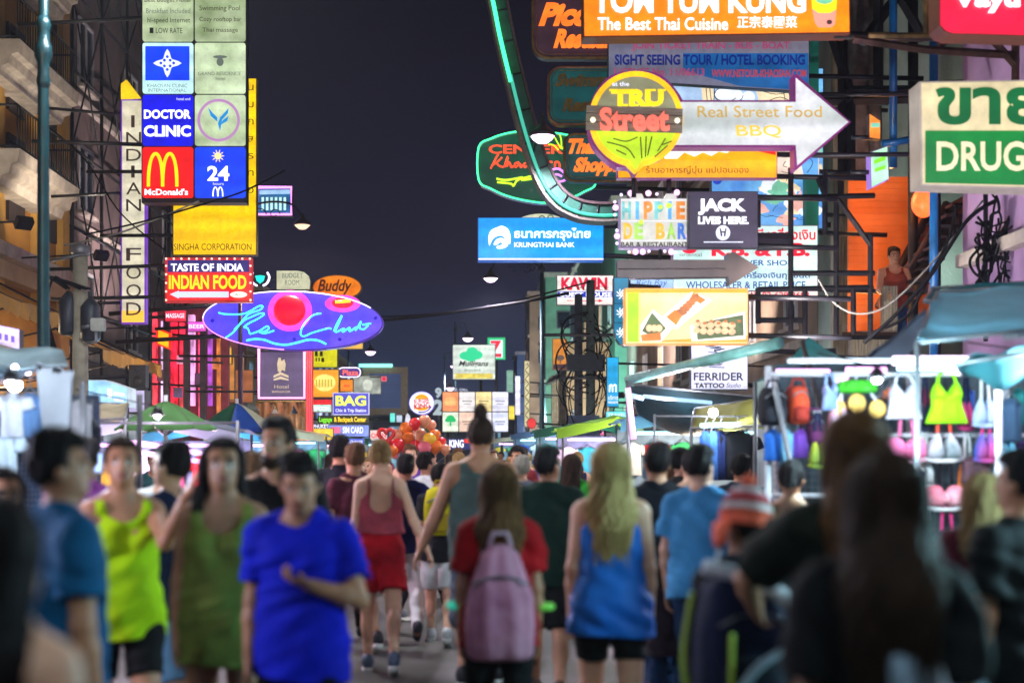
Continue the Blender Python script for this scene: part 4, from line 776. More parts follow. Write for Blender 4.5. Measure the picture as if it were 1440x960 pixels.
# TRU street
def tru():
    out = spline([(868, 235), (850, 222), (834, 203), (828, 182), (828, 158), (838, 128), (860, 106), (895, 99), (930, 106), (952, 128), (960, 141)], 4)+[(1116, 141), (1116, 105), (1121, 105), (1197, 172), (1120, 239), (1117, 236), (1117, 207), (943, 207)]+spline([(943, 207), (930, 222), (905, 230), (893, 248), (886, 236), (868, 235)], 3)[1:-1]
    s = Sign('arrow_sign', 'white arrow light box with round yellow and lime plaque reading Street', 'sign', (822, 98, 1198, 250), 17, None, E('magenta edge strip', (120, 30, 110), .7, var=.2), .24, out)
    s.poly([(952, 144), (1119, 144), (1119, 110), (1193, 172), (1121, 233), (1119, 204), (940, 204)], emat('white arrow acrylic', C(226, 228, 232), .82, .2, 1.1, c2=C(158, 174, 164), axis=(.6, 1, 2.0)), 'face_panel', .012, .03)
    gold_ = E('golden ring acrylic', (252, 190, 14), 1.1, var=.15)
    s.poly(ell(894, 168, 66, 67, 48), gold_, 'ring_panel', .03, .035); s.poly([(872, 226), (892, 246), (916, 224)], gold_, 'ring_panel', .028, .03)
    s.poly(ell(894, 168, 58, 59, 44, 180, 360), E('olive acrylic', (140, 140, 108), .85, var=.25), 'upper_disc', .04, .02); s.poly(ell(894, 168, 58, 59, 44, 0, 180), E('lime acrylic', (186, 224, 24), 1.05, var=.2), 'lower_disc', .04, .02); s.poly([(880, 220), (893, 240), (908, 220)], E('lime acrylic', (186, 224, 24), 1.05), 'lower_disc', .043, .02)
    leaf = mat('olive leaf groove', C(96, 100, 20), .5)
    s.strokes([[(862, 196), (880, 200), (896, 194)], [(853, 201), (880, 209), (892, 224)], [(866, 212), (880, 219)], [(900, 194), (902, 224)], [(908, 193), (907, 222)], [(916, 193), (910, 220)], [(935, 196), (924, 214)], [(944, 200), (930, 205)], [(938, 206), (920, 222)]], .9, leaf, 'leaf_groove', .046)
    s.poly([(824, 150), (959, 155), (958, 189), (823, 185)], mat('grey planks', C(150, 140, 118), .75, 0, .35, 6, .4, 30, (1, 1, 6)), 'plank_band', .07, .02)
    s.strokes([[(824, 161), (958, 165)], [(824, 173), (958, 177)]], .5, mat('plank gap', C(70, 64, 54)), 'plank_gap', .072, 0)
    s.text('TRU', 859, 128, 932, 151, LYEL, .045, off=.06, ext=1.0); s.strokes([[(x, y), (x2, y)] for x, x2, y in ((856, 866, 129), (870, 882, 150), (884, 896, 129), (884, 897, 150), (911, 921, 129), (924, 935, 129), (903, 912, 150))], 1.4, LYEL, 'letter_serif', .07, 0)
    s.text('Street', 842, 154, 940, 187, E('salmon letter', (246, 112, 92), 1.1, var=.1, sample=False), .035, -.05, off=.09, ext=.8); s.text('at the', 860, 117, 884, 123, LWHITE2, .02, off=.06)
    s.bulbs([(833, 171), (951, 172)], 4, E('bolt light', (240, 230, 200), 1.2, var=0, sample=False), 'bolt', .085)
    hand = E('gold hand letter', (196, 160, 70), .9, var=.1, sample=False)
    s.text('Real Street Food', 980, 150, 1155, 166, hand, .005, -.02, off=.03); s.text('BBQ', 1034, 177, 1098, 195, E('amber hand letter', (236, 184, 50), 1.05, var=.1, sample=False), .005, -.08, off=.03)
    s.bars([[(893, 248), (893, 275)], [(1120, 130), (1330, 128)], [(1120, 215), (1330, 214)]], .03, BLACKMET)
tru()
# orange Japanese restaurant board
s = Sign('restaurant_sign', 'amber board with Thai lettering and white awning print under the white arrow', 'sign', (868, 205, 1093, 251), 18, E('amber board acrylic', (250, 166, 8), 1.08, var=.15), E('magenta edge strip', (120, 30, 110), .7, var=.2), .15, inset=1.2)
s.polys([[(932, 207), (1036, 207), (1022, 216), (1010, 214), (1000, 220), (988, 215), (976, 221), (962, 215), (952, 224), (934, 224)]], E('white cloud print', (248, 240, 236), 1.1, var=0), 'print', .036); s.polys([[(1040, 207), (1090, 207), (1090, 219), (1062, 213)]], E('red print', (230, 34, 30), 1.05, var=0), 'print', .036)
s.text('ร้านอาหารญี่ปุ่น แปปอนออง', 908, 234, 1052, 247, mat('brown sign ink', C(92, 62, 40)), .0, off=.036); side_bars(s, (215, 246), 1250)
s = Sign('poster', 'pale drawn poster right of the amber board behind the arrow', 'poster', (1092, 207, 1152, 251), 18.6, E('rosy cream print', (236, 214, 196), 1.0, var=.2), BLACKMET, .06, inset=.6)
s.polys([[(1122, 214), (1150, 212), (1150, 249), (1130, 249)]], E('collage sky blue', (70, 130, 215), .95), 'print', .03); s.strokes([[(1098, 218), (1108, 216)], [(1100, 222), (1106, 222)], [(1104, 228), (1100, 234), (1106, 236)], [(1098, 242), (1106, 244), (1114, 241)], [(1116, 212), (1120, 230), (1112, 248)], [(1134, 220), (1142, 230), (1134, 244)]], .5, INKBLACK, 'ink_line', .04, 3, seg=4); side_bars(s, (240,), 1220)
# HIPPIE DE BAR
s = Sign('bar_sign', 'white bar sign of multicoloured letters ringed with round bulbs', 'sign', (870, 274, 970, 350), 18, E('cream lilac acrylic', (205, 205, 196), .95, var=.2), E('mauve frame', (150, 130, 170), .7, var=.2), .18, [(871, 279), (886, 279), (888, 272), (902, 272), (905, 279), (934, 279), (937, 272), (950, 272), (953, 279), (969, 279), (969, 349), (871, 349)], inset=2)
hues = [((120, 200, 200), 'aqua'), ((240, 180, 60), 'amber'), ((90, 170, 230), 'azure'), ((160, 210, 90), 'leaf'), ((240, 140, 60), 'tangerine'), ((70, 120, 210), 'cobalt')]
for row, (txt, y0, y1, x0) in enumerate((('HIPPIE', 284, 309, 874), ('DE BAR', 314, 337, 876))):
    wd = 15.2
    for i, ch in enumerate(txt):
        if ch == ' ': continue
        c, nme = hues[(i*2+row) % 6]; w_ = 5 if ch == 'I' else 12.5
        s.text(ch, x0+i*wd+(wd-w_)/2-1, y0, x0+i*wd+(wd+w_)/2-1, y1, E('letter '+nme, c, 1.0, var=.4, scale=9, sample=False), .05, off=.036)
s.strokes([[(873, 311.5), (967, 311.5)], [(873, 282), (967, 282)], [(873, 339), (967, 339)]], .5, LWHITE2, 'frame_strip', .04, 0)
s.polys([ell(928, 292, 3.4, 3.4, 8), ell(940, 290, 4, 4, 8), ell(901, 313, 3.4, 3.4, 8)], E('flower print', (190, 230, 60), 1.1, var=0), 'flower', .05); s.text('BAR & RESTAURANT', 873, 341, 967, 347.5, INKBLACK, .02, off=.036)
PB = emat('pinkish globe bulb', (1.0, .50, .95), 1.5, 0)
s.bulbs([(865, 293), (867, 333), (886, 273), (911, 273), (951, 272), (893, 355), (903, 355), (943, 355), (968, 333)], 4.3, PB, 'bulb', .06); s.bulbs([(864, 285), (864, 303), (867, 325), (867, 343), (873, 275), (923, 274), (884, 355), (912, 354), (934, 354), (949, 356)], 2.3, emat('pale globe bulb', (.85, .7, 1), 1.3, 0), 'bulb', .05)
s.bars([[(895, 272), (893, 245)], [(942, 272), (942, 245)]], .03, BLACKMET)
# JACK
s = Sign('bar_sign', 'dark slate square sign with bold white capitals and a round emblem', 'sign', (968, 269, 1066, 349), 17.6, E('slate lit board', (62, 54, 78), .7, var=.15), DARKMET, .14, inset=1.2)
s.text('JACK', 981, 280, 1048, 303, LWHITE, .05, off=.036); s.text('LIVES HERE.', 981, 305, 1052, 316, LWHITE, .05, off=.036)
s.poly(ell(1016, 328, 10, 10.5, 22), LWHITE2, 'emblem', .036); s.polys([[(1011, 322), (1013, 322), (1015, 332), (1013, 334)], [(1019, 322), (1021, 322), (1019, 334), (1017, 332)], [(1012, 326), (1020, 326), (1020, 328), (1012, 328)]], mat('slate print', C(50, 44, 60)), 'emblem_print', .044); s.strokes([[(989, 341), (1044, 341)]], .8, LWHITE2, 'rule', .036, 0); side_bars(s, (275, 344), 1180)
# silver shop
s = Sign('silver_shop_sign', 'large pale aqua sign of a silver shop with red and blue lettering', 'sign', (886, 315, 1152, 422), 20, emat('aqua white acrylic', C(206, 236, 226), 1.1, .2, .9, c2=C(176, 214, 212), axis=(1.5, 1, .6)), mat('pink sign edge', C(180, 110, 160), .5), .2, [(946, 317), (1150, 317), (1150, 421), (946, 421)], inset=1)
s.polys([[(1052, 408.5), (1149, 408.5), (1149, 410), (1052, 410)]], mat('violet rule', C(110, 40, 140)), 'rule', .036); s.rect(1056, 410, 1149, 420.5, E('rosy strip acrylic', (232, 214, 206), 1.05, var=.1), 'strip', .034)
s.text('บี.เครื่องเงิน', 1064, 321, 1146, 338, INKRED, .025, off=.036); s.text('K.B. & F.B.', 1000, 342, 1138, 361, INKRED, .05, off=.036); s.text('SILVER SHOP', 1032, 366, 1114, 374, INKBLUE, .02, off=.036)
s.text('ผลิตและจำหน่ายเครื่องเงินทุกชนิด', 958, 382, 1138, 394, INKBLUE, .02, off=.036); s.text('WHOLESALER & RETAIL PRICE', 964, 396, 1132, 406, INKBLUE, .015, off=.036); s.text('FAX', 1050, 410.5, 1065, 418.5, INKRED, .02, off=.044); s.text('02-629-3683', 1071, 411, 1137, 419, INKRED, .02, off=.044)
s.poly(ell(969, 352, 10, 5, 16), INKRED, 'emblem', .036); s.text('oriental', 955, 356, 986, 361, INKGREY, 0, off=.04); s.rect(1064, 328, 1108, 346, mat('slate print', C(50, 44, 60)), 'dark_plate', .06); side_bars(s, (325, 405), 1250)
s = Sign('rich_bay_sign', 'thin pale blue sign with handwritten lettering left of the silver shop sign', 'sign', (886, 389, 947, 409), 19.4, E('powder blue acrylic', (160, 196, 240), 1.0, var=.15), DARKMET, .1, inset=.8); s.text('Rich Bay', 894, 393, 938, 405, INKBLUE, -.01, .3, off=.036)
# dull grey arrow
s = Sign('arrow_sign', 'dull unlit grey plastic arrow with warm reflections pointing right under the bar signs', 'sign', (866, 353, 1067, 402), 17.2, None, mat('dull translucent grey plastic', C(92, 82, 80), .25, .1, .5, 2.2), .2, [(868, 365), (1022, 365), (1022, 357), (1032, 354), (1067, 376), (1026, 401), (1024, 389), (868, 391)])
s.strokes([[(870, 378), (1020, 378)]], 1.0, mat('grey seam', C(90, 84, 84)), 'seam', .004, 0); s.bars([[(930, 365), (930, 349)]], .02, BLACKMET)
# food light box
FOODBG = emat('food poster backlight', C(255, 226, 190), 1.15, .1, .9, c2=C(255, 190, 90))
s = Sign('food_light_box', 'wide light box with photographs of grilled rolls and skewers and a lime green edge', 'sign', (879, 405, 1052, 484), 16.5, FOODBG, E('orange box frame', (226, 150, 50), 1.0, var=.1), .22, inset=1.2)
s.rect(882, 409, 898, 481, E('lime strip', (170, 230, 10), 1.15, var=.1), 'lime_strip', .034); s.polys([[(881, 407), (1050, 407), (1050, 412), (881, 412)], [(930, 479), (1050, 472), (1050, 481), (930, 481)]], E('orange strip', (255, 170, 30), 1.1, var=.1), 'orange_strip', .036)
wh = E('white plate print', (255, 246, 236), 1.2, var=.05); og = E('orange roll print', (244, 130, 40), 1.05, var=.35, scale=10, sample=False); br = E('brown roll print', (206, 120, 60), .95, var=.3, scale=12, sample=False); gr = E('green leaf print', (96, 120, 70), .8, var=.4, scale=8, sample=False); pk = E('peach roll print', (252, 196, 150), 1.1, var=.2, scale=10, sample=False)
s.polys([[(900, 458), (918, 435), (946, 460), (930, 480), (900, 480)], [(930, 446), (972, 411), (1000, 423), (950, 463)], [(970, 458), (1046, 438), (1048, 477), (972, 480)]], wh, 'plate_print', .038)
s.polys([[(902, 466), (916, 440), (936, 462), (922, 476)]], gr, 'leaf_print', .046); s.polys([[(977, 455), (1044, 443), (1045, 472), (980, 478)]], gr, 'leaf_print', .046)
s.polys([[(936, 446), (948, 436), (960, 442), (950, 458)], [(974, 412), (992, 422), (984, 428), (970, 418)], [(900, 471), (928, 468), (929, 479), (902, 480)]], og, 'roll_print', .052); s.polys([[(949+i*4.6, 437-i*4.2), (957+i*4.6, 434-i*4.2), (966+i*3.6, 441-i*4.2), (958+i*3.6, 445-i*4.2)] for i in range(6)], br, 'roll_print', .058)
s.polys([ell(912+i*7, 462, 4.5, 5, 10) for i in range(3)]+[ell(978+(i % 6)*10, 456+(i//6)*9+(i % 3), 5.2, 4.6, 10) for i in range(12)], pk, 'roll_print', .06)
s.polys([ell(980+i*9.7, 452+(i % 2)*3, 3, 2, 8) for i in range(7)], br, 'garnish_print', .068); side_bars(s, (415, 470), 1200)
s = Sign('spa_sign', 'narrow turquoise vertical light box with three white pinwheel stars', 'sign', (862, 388, 886, 490), 17, E('turquoise star acrylic', (22, 130, 165), 1.0, var=.35, scale=2.5, c2=C(10, 90, 130)), DARKMET, .16, [(863, 390), (884, 390), (884, 486), (880, 488), (872, 484), (866, 476), (863, 464)], inset=.8)
for cy_ in (414, 440, 468):
    s.strokes([[(873.5+1.2*math.cos(q), cy_+1.2*math.sin(q)), (873.5+4*math.cos(q+.15), cy_+4*math.sin(q+.15)), (873.5+7.4*math.cos(q+.5), cy_+7.4*math.sin(q+.5))] for q in (2*math.pi*i/8 for i in range(8))], .55, LWHITE, 'pinwheel_star', .04, 2, seg=4)
s.strokes([[(863, 427), (884, 427)], [(863, 454), (884, 454)]], .5, DARKMET, 'seam', .036, 0); side_bars(s, (400,), 930)
# tattoo
s = Sign('tattoo_sign', 'pale lilac light box with a blue drawing reading TATTOO Studio', 'sign', (971, 478, 1052, 548), 18.4, E('pale lilac acrylic', (214, 216, 246), 1.15, var=.15), DARKMET, .18, inset=1.2)
s.text('FERRIDER', 975, 524, 1045, 535, mat('dark violet ink', C(40, 24, 60)), .02, off=.036); s.text('TATTOO', 976, 538.5, 1018, 545.5, INKBLACK, .04, off=.036); s.text('Studio', 1021, 538.5, 1041, 545, INKBLACK, 0, .2, off=.036)
ti = random.Random(3); s.strokes([[(1004+ti.uniform(-13, 13), 482+i*2.6), (1004+ti.uniform(-15, 15), 483+i*2.6), (1004+ti.uniform(-13, 13), 485+i*2.4)] for i in range(14)], .55, mat('blue tattoo ink', C(40, 66, 110)), 'tattoo_print', .036, 4, seg=4); side_bars(s, (490, 540), 1120)
# Kawin
s = Sign('guest_house_sign', 'white and red GUEST HOUSE sign behind the twin poles', 'sign', (783, 387, 863, 429), 44, E('pearl pink acrylic', (232, 226, 220), 1.1, var=.1), mat('pink sign edge', C(180, 110, 160), .5), .15, inset=.8)
s.text('KAWIN', 789, 390, 854, 408, E('crimson letter', (214, 16, 60), 1.0, var=0, sample=False), .05, off=.036); s.text('PLACE', 812, 402.5, 856, 408, INKBLACK, 0, off=.04); s.rect(784, 410, 862, 418, E('royal strip', (20, 50, 180), 1.0, var=0), 'strip', .036); s.text('GUEST HOUSE', 786, 411, 860, 417.5, LWHITE, .03, off=.045); s.text('way in', 797, 421, 812, 425, INKRED, 0, off=.036); s.poly([(818, 422.5), (842, 422.5), (842, 420.5), (848, 423), (842, 425.5), (842, 423.7), (818, 423.7)], INKRED, 'arrow', .036); side_bars(s, (395, 425), 930, .05)
# Krungthai
KB = E('sky blue acrylic', (8, 150, 236), 1.12, var=.12, scale=.8)
s = Sign('bank_sign', 'bright sky blue bank light box with a white bird emblem and Thai lettering', 'sign', (672, 306, 849, 366), 27.5, KB, E('blue box edge', (20, 80, 170), .9, var=0), .35, inset=1.0)
s.text('ธนาคารกรุงไทย', 723, 321, 830, 339, LWHITE, .03, off=.036); s.text('KRUNGTHAI BANK', 723, 341, 808, 348, LWHITE, .02, off=.036)
s.polys([spline([(688, 346), (687, 332), (691, 324), (699, 320), (706, 318), (714, 322), (718, 332), (717, 344), (712, 338), (706, 332), (698, 333), (692, 338)], 3, True), spline([(694, 344), (698, 337), (706, 335), (713, 340), (714, 346), (706, 350), (700, 347), (706, 344), (704, 341), (698, 345)], 3, True), ell(702, 348, 4, 2.4, 10)], LWHITE, 'bird_emblem', .036)
s.strokes([[(673, 364.5), (848, 364.5)]], 1.0, NWHITE, 'light_strip', .03, 0); side_bars(s, (315, 357), 960, .05)
s = Sign('cream_sign', 'cream half-oval sign with dark circles peeping above the sky blue bank sign', 'sign', (722, 298, 800, 318), 29, E('cream lit board', (205, 205, 172), .95, var=.2), DARKMET, .15, ell(761, 318, 38, 18, 20, 180, 360), inset=.8); s.strokes([ell(762, 308, 4, 4, 10), ell(774, 307, 4, 4, 10)], .8, INKGREEN, 'print', .04, 0, True); s.bars([[(790, 312), (1000, 312)]], .04, BLACKMET)
s = Sign('blue_vertical_sign', 'narrow cyan vertical sign low beside the tangled cable pole', 'sign', (853, 502, 870, 572), 38, E('cyan acrylic', (20, 160, 220), 1.05, var=.2), DARKMET, .15, inset=.8); s.text('กา', 856, 540, 867, 551, LWHITE, .03, off=.036); s.text('บริการ', 855, 556, 869, 562, LWHITE2, .02, off=.036); s.text('massage', 855, 564, 869, 568.5, LWHITE2, .02, off=.036); side_bars(s, (510, 565), 990)
s = Sign('orange_sign', 'orange vertical hoarding with a dark tree print left of the twin poles', 'sign', (777, 476, 797, 520), 57, E('burnt orange board', (214, 130, 30), .8, var=.25), DARKMET, .15, inset=.6); s.polys([ell(788, 503, 6, 4, 12), [(787, 503), (789, 503), (789, 511), (787, 511)]], mat('umber letter', C(66, 52, 52)), 'print', .036); s.rect(778, 512, 796, 519, mat('plum strip', C(70, 30, 60)), 'strip', .036); side_bars(s, (480,), 830)
# pharmacy
s = Sign('pharmacy_sign', 'big white and green light box with Thai word over DRUGS', 'sign', (1292, 112, 1475, 266), 14, emat('ivory acrylic', C(226, 214, 160), .95, .25, .8, c2=C(164, 152, 124)), E('pale grey sign rim', (170, 160, 150), .7, var=.2), .34, [(1293, 115), (1475, 112), (1475, 266), (1295, 261)], inset=2.4)
s.polys([[(1300, 185), (1472, 185), (1472, 262), (1300, 258)]], emat('green sign acrylic', C(4, 128, 46), 1.0, .5, .9, c2=C(0, 84, 42)), 'green_panel', .034)
s.text('ขาย', 1314, 124, 1466, 177, E('green letter panel', (0, 100, 48), .85, var=.4, scale=.8, sample=False), .035, off=.036); s.text('DRUGS', 1315, 200, 1462, 242, E('ivory letter', (226, 216, 170), .95, var=.2, scale=1, sample=False), .022, off=.044)
MB().tube([(a, .17, b) for a, b in (s.q(1470, 150), s.q(1570, 150))], .05).build('bracket', BLACKMET, s.root)
s = Sign('bar_sign', 'rose red light box with rounded corner and white serif letters, top right', 'sign', (1319, -60, 1480, 52), 13.2, E('rose red acrylic', (238, 24, 62), 1.1, var=.15, scale=.9), mat('dark red sign frame', C(92, 30, 22), .5), .3, [(1320, -60), (1480, -60), (1480, 52), (1338, 48), (1328, 44), (1321, 36)], inset=2)
s.text('Vayu', 1338, -16, 1432, 20, LWHITE, .04, 0, off=.04, ext=.5); MB().tube([(a, .17, b) for a, b in (s.q(1475, 20), s.q(1600, 20))], .05).build('bracket', BLACKMET, s.root)
s = Sign('small_light_box', 'little green and white lit box beside the concrete poles', 'sign', (1224, 206, 1250, 264), 17.4, E('mint acrylic', (170, 236, 190), 1.05, var=.3, scale=5), E('violet box edge', (150, 110, 200), .8, var=0), .2, [(1224, 214), (1248, 206), (1250, 252), (1225, 264)], inset=1); s.polys([[(1228, 226), (1244, 220), (1244, 226), (1228, 232)], [(1229, 238), (1244, 233), (1244, 238), (1229, 243)]], E('green letter', (120, 220, 40), 1.0), 'lettering', .036); s.bars([[(1230, 240), (1200, 240)]], .03, BLACKMET)
s = Sign('small_light_box', 'tiny orange and green lit box between the poles and the blue pipe', 'sign', (1221, 160, 1239, 196), 17.6, E('orange lit card', (250, 140, 50), 1.05, var=.3, scale=6), DARKMET, .12, [(1222, 160), (1238, 170), (1238, 196), (1222, 194)], inset=.8); s.rect(1224, 174, 1236, 180, E('collage sea', (120, 200, 170), .9), 'print', .036); s.bars([[(1228, 192), (1200, 192)]], .03, BLACKMET)
# ------------------------------------------------------------------ poles, frames, pipes and cables on the right
for x, r, y, lab in ((1208, .155, 21.9, 'stained concrete utility pole nearest the tip of the white arrow'), (1229, .12, 22.3, 'slimmer concrete utility pole right behind the stained one')):
    p = at(x, 640, y); o = thing('utility_pole', lab, 'utility pole', (p.x, y, .13)); MB().tube([(0, 0, 0), (0, 0, 9.5)], r*1.15, 14, r*.9).build('shaft', CONCRETE, o)
    for z in (3.4, 5.2, 5.7, 7.0): MB().tube([(0, 0, z), (0, 0, z+.06)], r*1.25, 12).build('collar', GREYMET, o)
def pframe(label, segs, Y, m, r, name='steel_frame', cat='steel frame', box=True):
    base = at(segs[0][0][0], 640, Y); base.z = .13; o = thing(name, label, cat, base); mb = MB()
    for ln in segs: mb.tube([at(px, py, Y)-base for px, py in ln], r, 4 if box else 8)
    mb.build('bar', m, o); return o
pframe('black steel post and rails crossing behind the concrete poles', [[(1190, 130), (1330, 126)], [(1150, 142), (1320, 138)], [(1185, -20), (1185, 275)], [(1235, -20), (1235, 140)], [(1170, 50), (1196, 130), (1196, 250)], [(1186, 128), (1290, 127), (1290, 122), (1380, 118)], [(1212, 62), (1265, -10)], [(1262, -10), (1300, 55)]], 19.6, BLACKMET, .07)
pframe('rusty diagonal angle irons carrying the rose red sign', [[(1200, 55), (1300, 70), (1430, 78)], [(1320, 64), (1370, 30)], [(1392, 52), (1428, 92)], [(1428, 50), (1428, 130)]], 15.4, RUSTMET, .045)
pframe('worn yellow square tube frame beside the rose red sign', [[(1222, 50), (1316, 50)], [(1317, 52), (1317, -30)], [(1302, 50), (1302, -30)]], 15, BRASSMET, .03)
pframe('black steel scaffold of rails in front of the silver shop sign', [[(1112, 236), (1112, 472)], [(1060, 279), (1230, 275)], [(1066, 280), (1066, 320)], [(1064, 349), (1112, 348)], [(1150, 250), (1160, 274)], [(1160, 240), (1160, 330)], [(1112, 384), (1230, 384)], [(1066, 407), (1228, 404)], [(1066, 405), (1066, 455)], [(1132, 405), (1132, 480)], [(1066, 450), (1132, 450)], [(1176, 276), (1176, 470)], [(1178, 280), (1224, 344)], [(1224, 330), (1224, 470)], [(1200, 405), (1200, 470)]], 17.9, BLACKMET, .035)
pframe('black iron bracing under the orange balcony room', [[(1184, 472), (1318, 472)], [(1318, 240), (1318, 640)], [(1264, 470), (1264, 560)], [(1266, 500), (1318, 560)]], 19.2, BLACKMET, .05)
for x, y, Y, lab in ((1256, .0, 19.4, 'blue plastic pipe running up beside the concrete poles'), (1313, .0, 17.9, 'blue plastic pipe at the edge of the lilac building'), (1284, .0, 20.6, 'dark steel stanchion left of the lilac building')):
    p = at(x, 640, Y); tag(MB().tube([(p.x, Y, 5.5 if x == 1256 else .13), (p.x, Y, 9)], .055 if 'steel' not in lab else .075, 10).build('pipe', BLUEPIPE if 'blue' in lab else BLACKMET), lab, 'pipe')
tag(MB().tube([at(1240, 202, 19.3), at(1262, 200, 19.3), at(1280, 196, 19.3)], .05, 8).build('pipe', BLUEPIPE), 'short blue pipe elbow joining the pipe beside the small orange box', 'pipe')
pt = at(1153, 640, 21.6); tag(MB().box((pt.x-.06, 22.2, 4.9), (pt.x+.13, 22.45, 8.4)).build('turquoise_pillar', TEALW), 'turquoise painted pillar right of the collage hoarding', 'pillar')
pt = at(1190, 640, 22.6); tag(MB().box((pt.x-.22, 22.55, .13), (pt.x+.5, 22.7, 9)).build('corrugated_screen', mat('weathered corrugated iron', C(150, 142, 120))), 'dull grey metal screen behind the concrete poles', 'screen')
def cable(label, pts, r=.02, m=CABLE, k=8):
    P_ = [tuple(at(*p)) for p in pts]; return tag(MB().tube(spline(P_, k), r, 5).build('cable', m), label, 'cable')
cable('thick pale cable drooping from the silver shop sign to the lilac wall', [(1150, 392, 17), (1172, 425, 17), (1206, 441, 17), (1250, 428, 17), (1310, 370, 17), (1382, 282, 17)], .012, mat('grey flex', C(110, 108, 104), .6))
cable('long black cable climbing from the canopies to the lilac wall', [(1215, 482, 16.5), (1262, 440, 16.5), (1310, 385, 16.5), (1360, 310, 16.5), (1400, 282, 16.5)], .025)
cable('second black cable climbing beside the iron stair', [(1220, 470, 16.8), (1275, 445, 16.8), (1300, 400, 16.8), (1330, 345, 16.8), (1345, 290, 16.8)], .02)
cable('overhead black cable crossing the street past the lamp post', [(520, 452, 34), (600, 444, 33), (700, 430, 32), (760, 420, 31), (800, 412, 31)], .035)
cable('second overhead black cable crossing just above the dark blue block', [(530, 446, 36), (620, 440, 35), (720, 424, 34), (830, 396, 33)], .02)
cable('black cable strung across the yellow sign', [(120, 330, 22.5), (200, 312, 22.2), (290, 286, 22), (345, 268, 23), (400, 240, 26)], .016)
cable('pale cable strung across the vertical cream sign', [(90, 345, 22.8), (160, 330, 22.6), (215, 310, 22.5), (280, 283, 22.5)], .016, CABLEGREY)
cable('thin black cable sagging below the dark umber building front', [(70, 180, 26), (120, 225, 26), (170, 300, 26), (232, 352, 26)], .014)
# cable coils on the lilac wall
cw = thing('cable_bundle', 'snarl of black cables hung on a small iron rack against the lilac wall', 'cables', at(1390, 470, 16.9)); b0 = at(1390, 470, 16.9)
rr = random.Random(8)
for i in range(14):
    x, y = rr.uniform(1376, 1425), rr.uniform(265, 330); pp = []
    for j in range(7): pp.append(tuple(at(x+rr.uniform(-16, 16), y+j*rr.uniform(6, 20), 16.9+rr.uniform(-.15, .15))-b0))
    MB().tube(spline(pp, 5), rr.uniform(.01, .02), 5).build('cable_loop', CABLE, cw)
mb = MB()
for ln in ([(1386, 265), (1386, 480)], [(1386, 333), (1432, 336)], [(1386, 363), (1428, 363)], [(1424, 300), (1384, 372)]): mb.tube([at(px, py, 17)-b0 for px, py in ln], .03, 6)
mb.build('rack', BLACKMET, cw)
# tangled pole down the street
px_ = at(822, 640, 40); o = thing('utility_pole', 'twin concrete utility poles smothered in looping black cables at mid street', 'utility pole', (px_.x, 40, .0))
MB().tube([(-.17, 0, 0), (-.17, 0, 6.1)], .13, 10, .11).build('shaft', mat('blue grey concrete', C(84, 92, 104), .85, 0, .4, 6), o); MB().tube([(.17, 0, 0), (.17, 0, 6.5)], .14, 10, .12).build('shaft', mat('green grey concrete', C(100, 120, 116), .85, 0, .4, 6), o)
MB().tube([(-1.2, -.16, 4.95), (1.0, -.16, 4.95)], .05, 6).build('crossarm', GREYMET, o); MB().tube([(-.9, -.16, 3.75), (.9, -.16, 3.75)], .05, 6).build('crossarm', GREYMET, o)
rr = random.Random(4)
for i in range(26):
    a = rr.uniform(-.5, .5); zt = rr.uniform(3.6, 5.6); wd = rr.uniform(.3, .85)*rr.choice((-1, 1)); zb = zt-rr.uniform(.5, 1.9)
    MB().tube(spline([(a*.3, rr.uniform(-.3, .2), zt), (wd*.7, rr.uniform(-.4, .3), zt-.1), (wd, rr.uniform(-.4, .3), (zt+zb)/2), (wd*.6, rr.uniform(-.4, .3), zb), (a*.4, rr.uniform(-.3, .2), zb-.2)], 5), rr.uniform(.012, .026), 5).build('cable_loop', CABLE, o)
MB().box((-.5, -.3, 3.95), (.55, .25, 4.4)).build('cable_box', mat('dark junction box', C(48, 60, 78), .5), o); MB().box((-.5, -.25, 2.0), (.4, .2, 2.7)).build('junction_box', mat('blue junction box', C(62, 92, 128), .5), o)
for x, w, h, c, nme in ((-.62, .12, 2.6, None, 'drop_cable'), (.62, .1, 2.6, None, 'drop_cable')): MB().tube(spline([(x*.4, -.2, 4.2), (x, -.25, 3.4), (x*.8, -.25, 2.6), (x*1.2, -.25, 1.2)], 6), .03, 6).build(nme, CABLE, o)
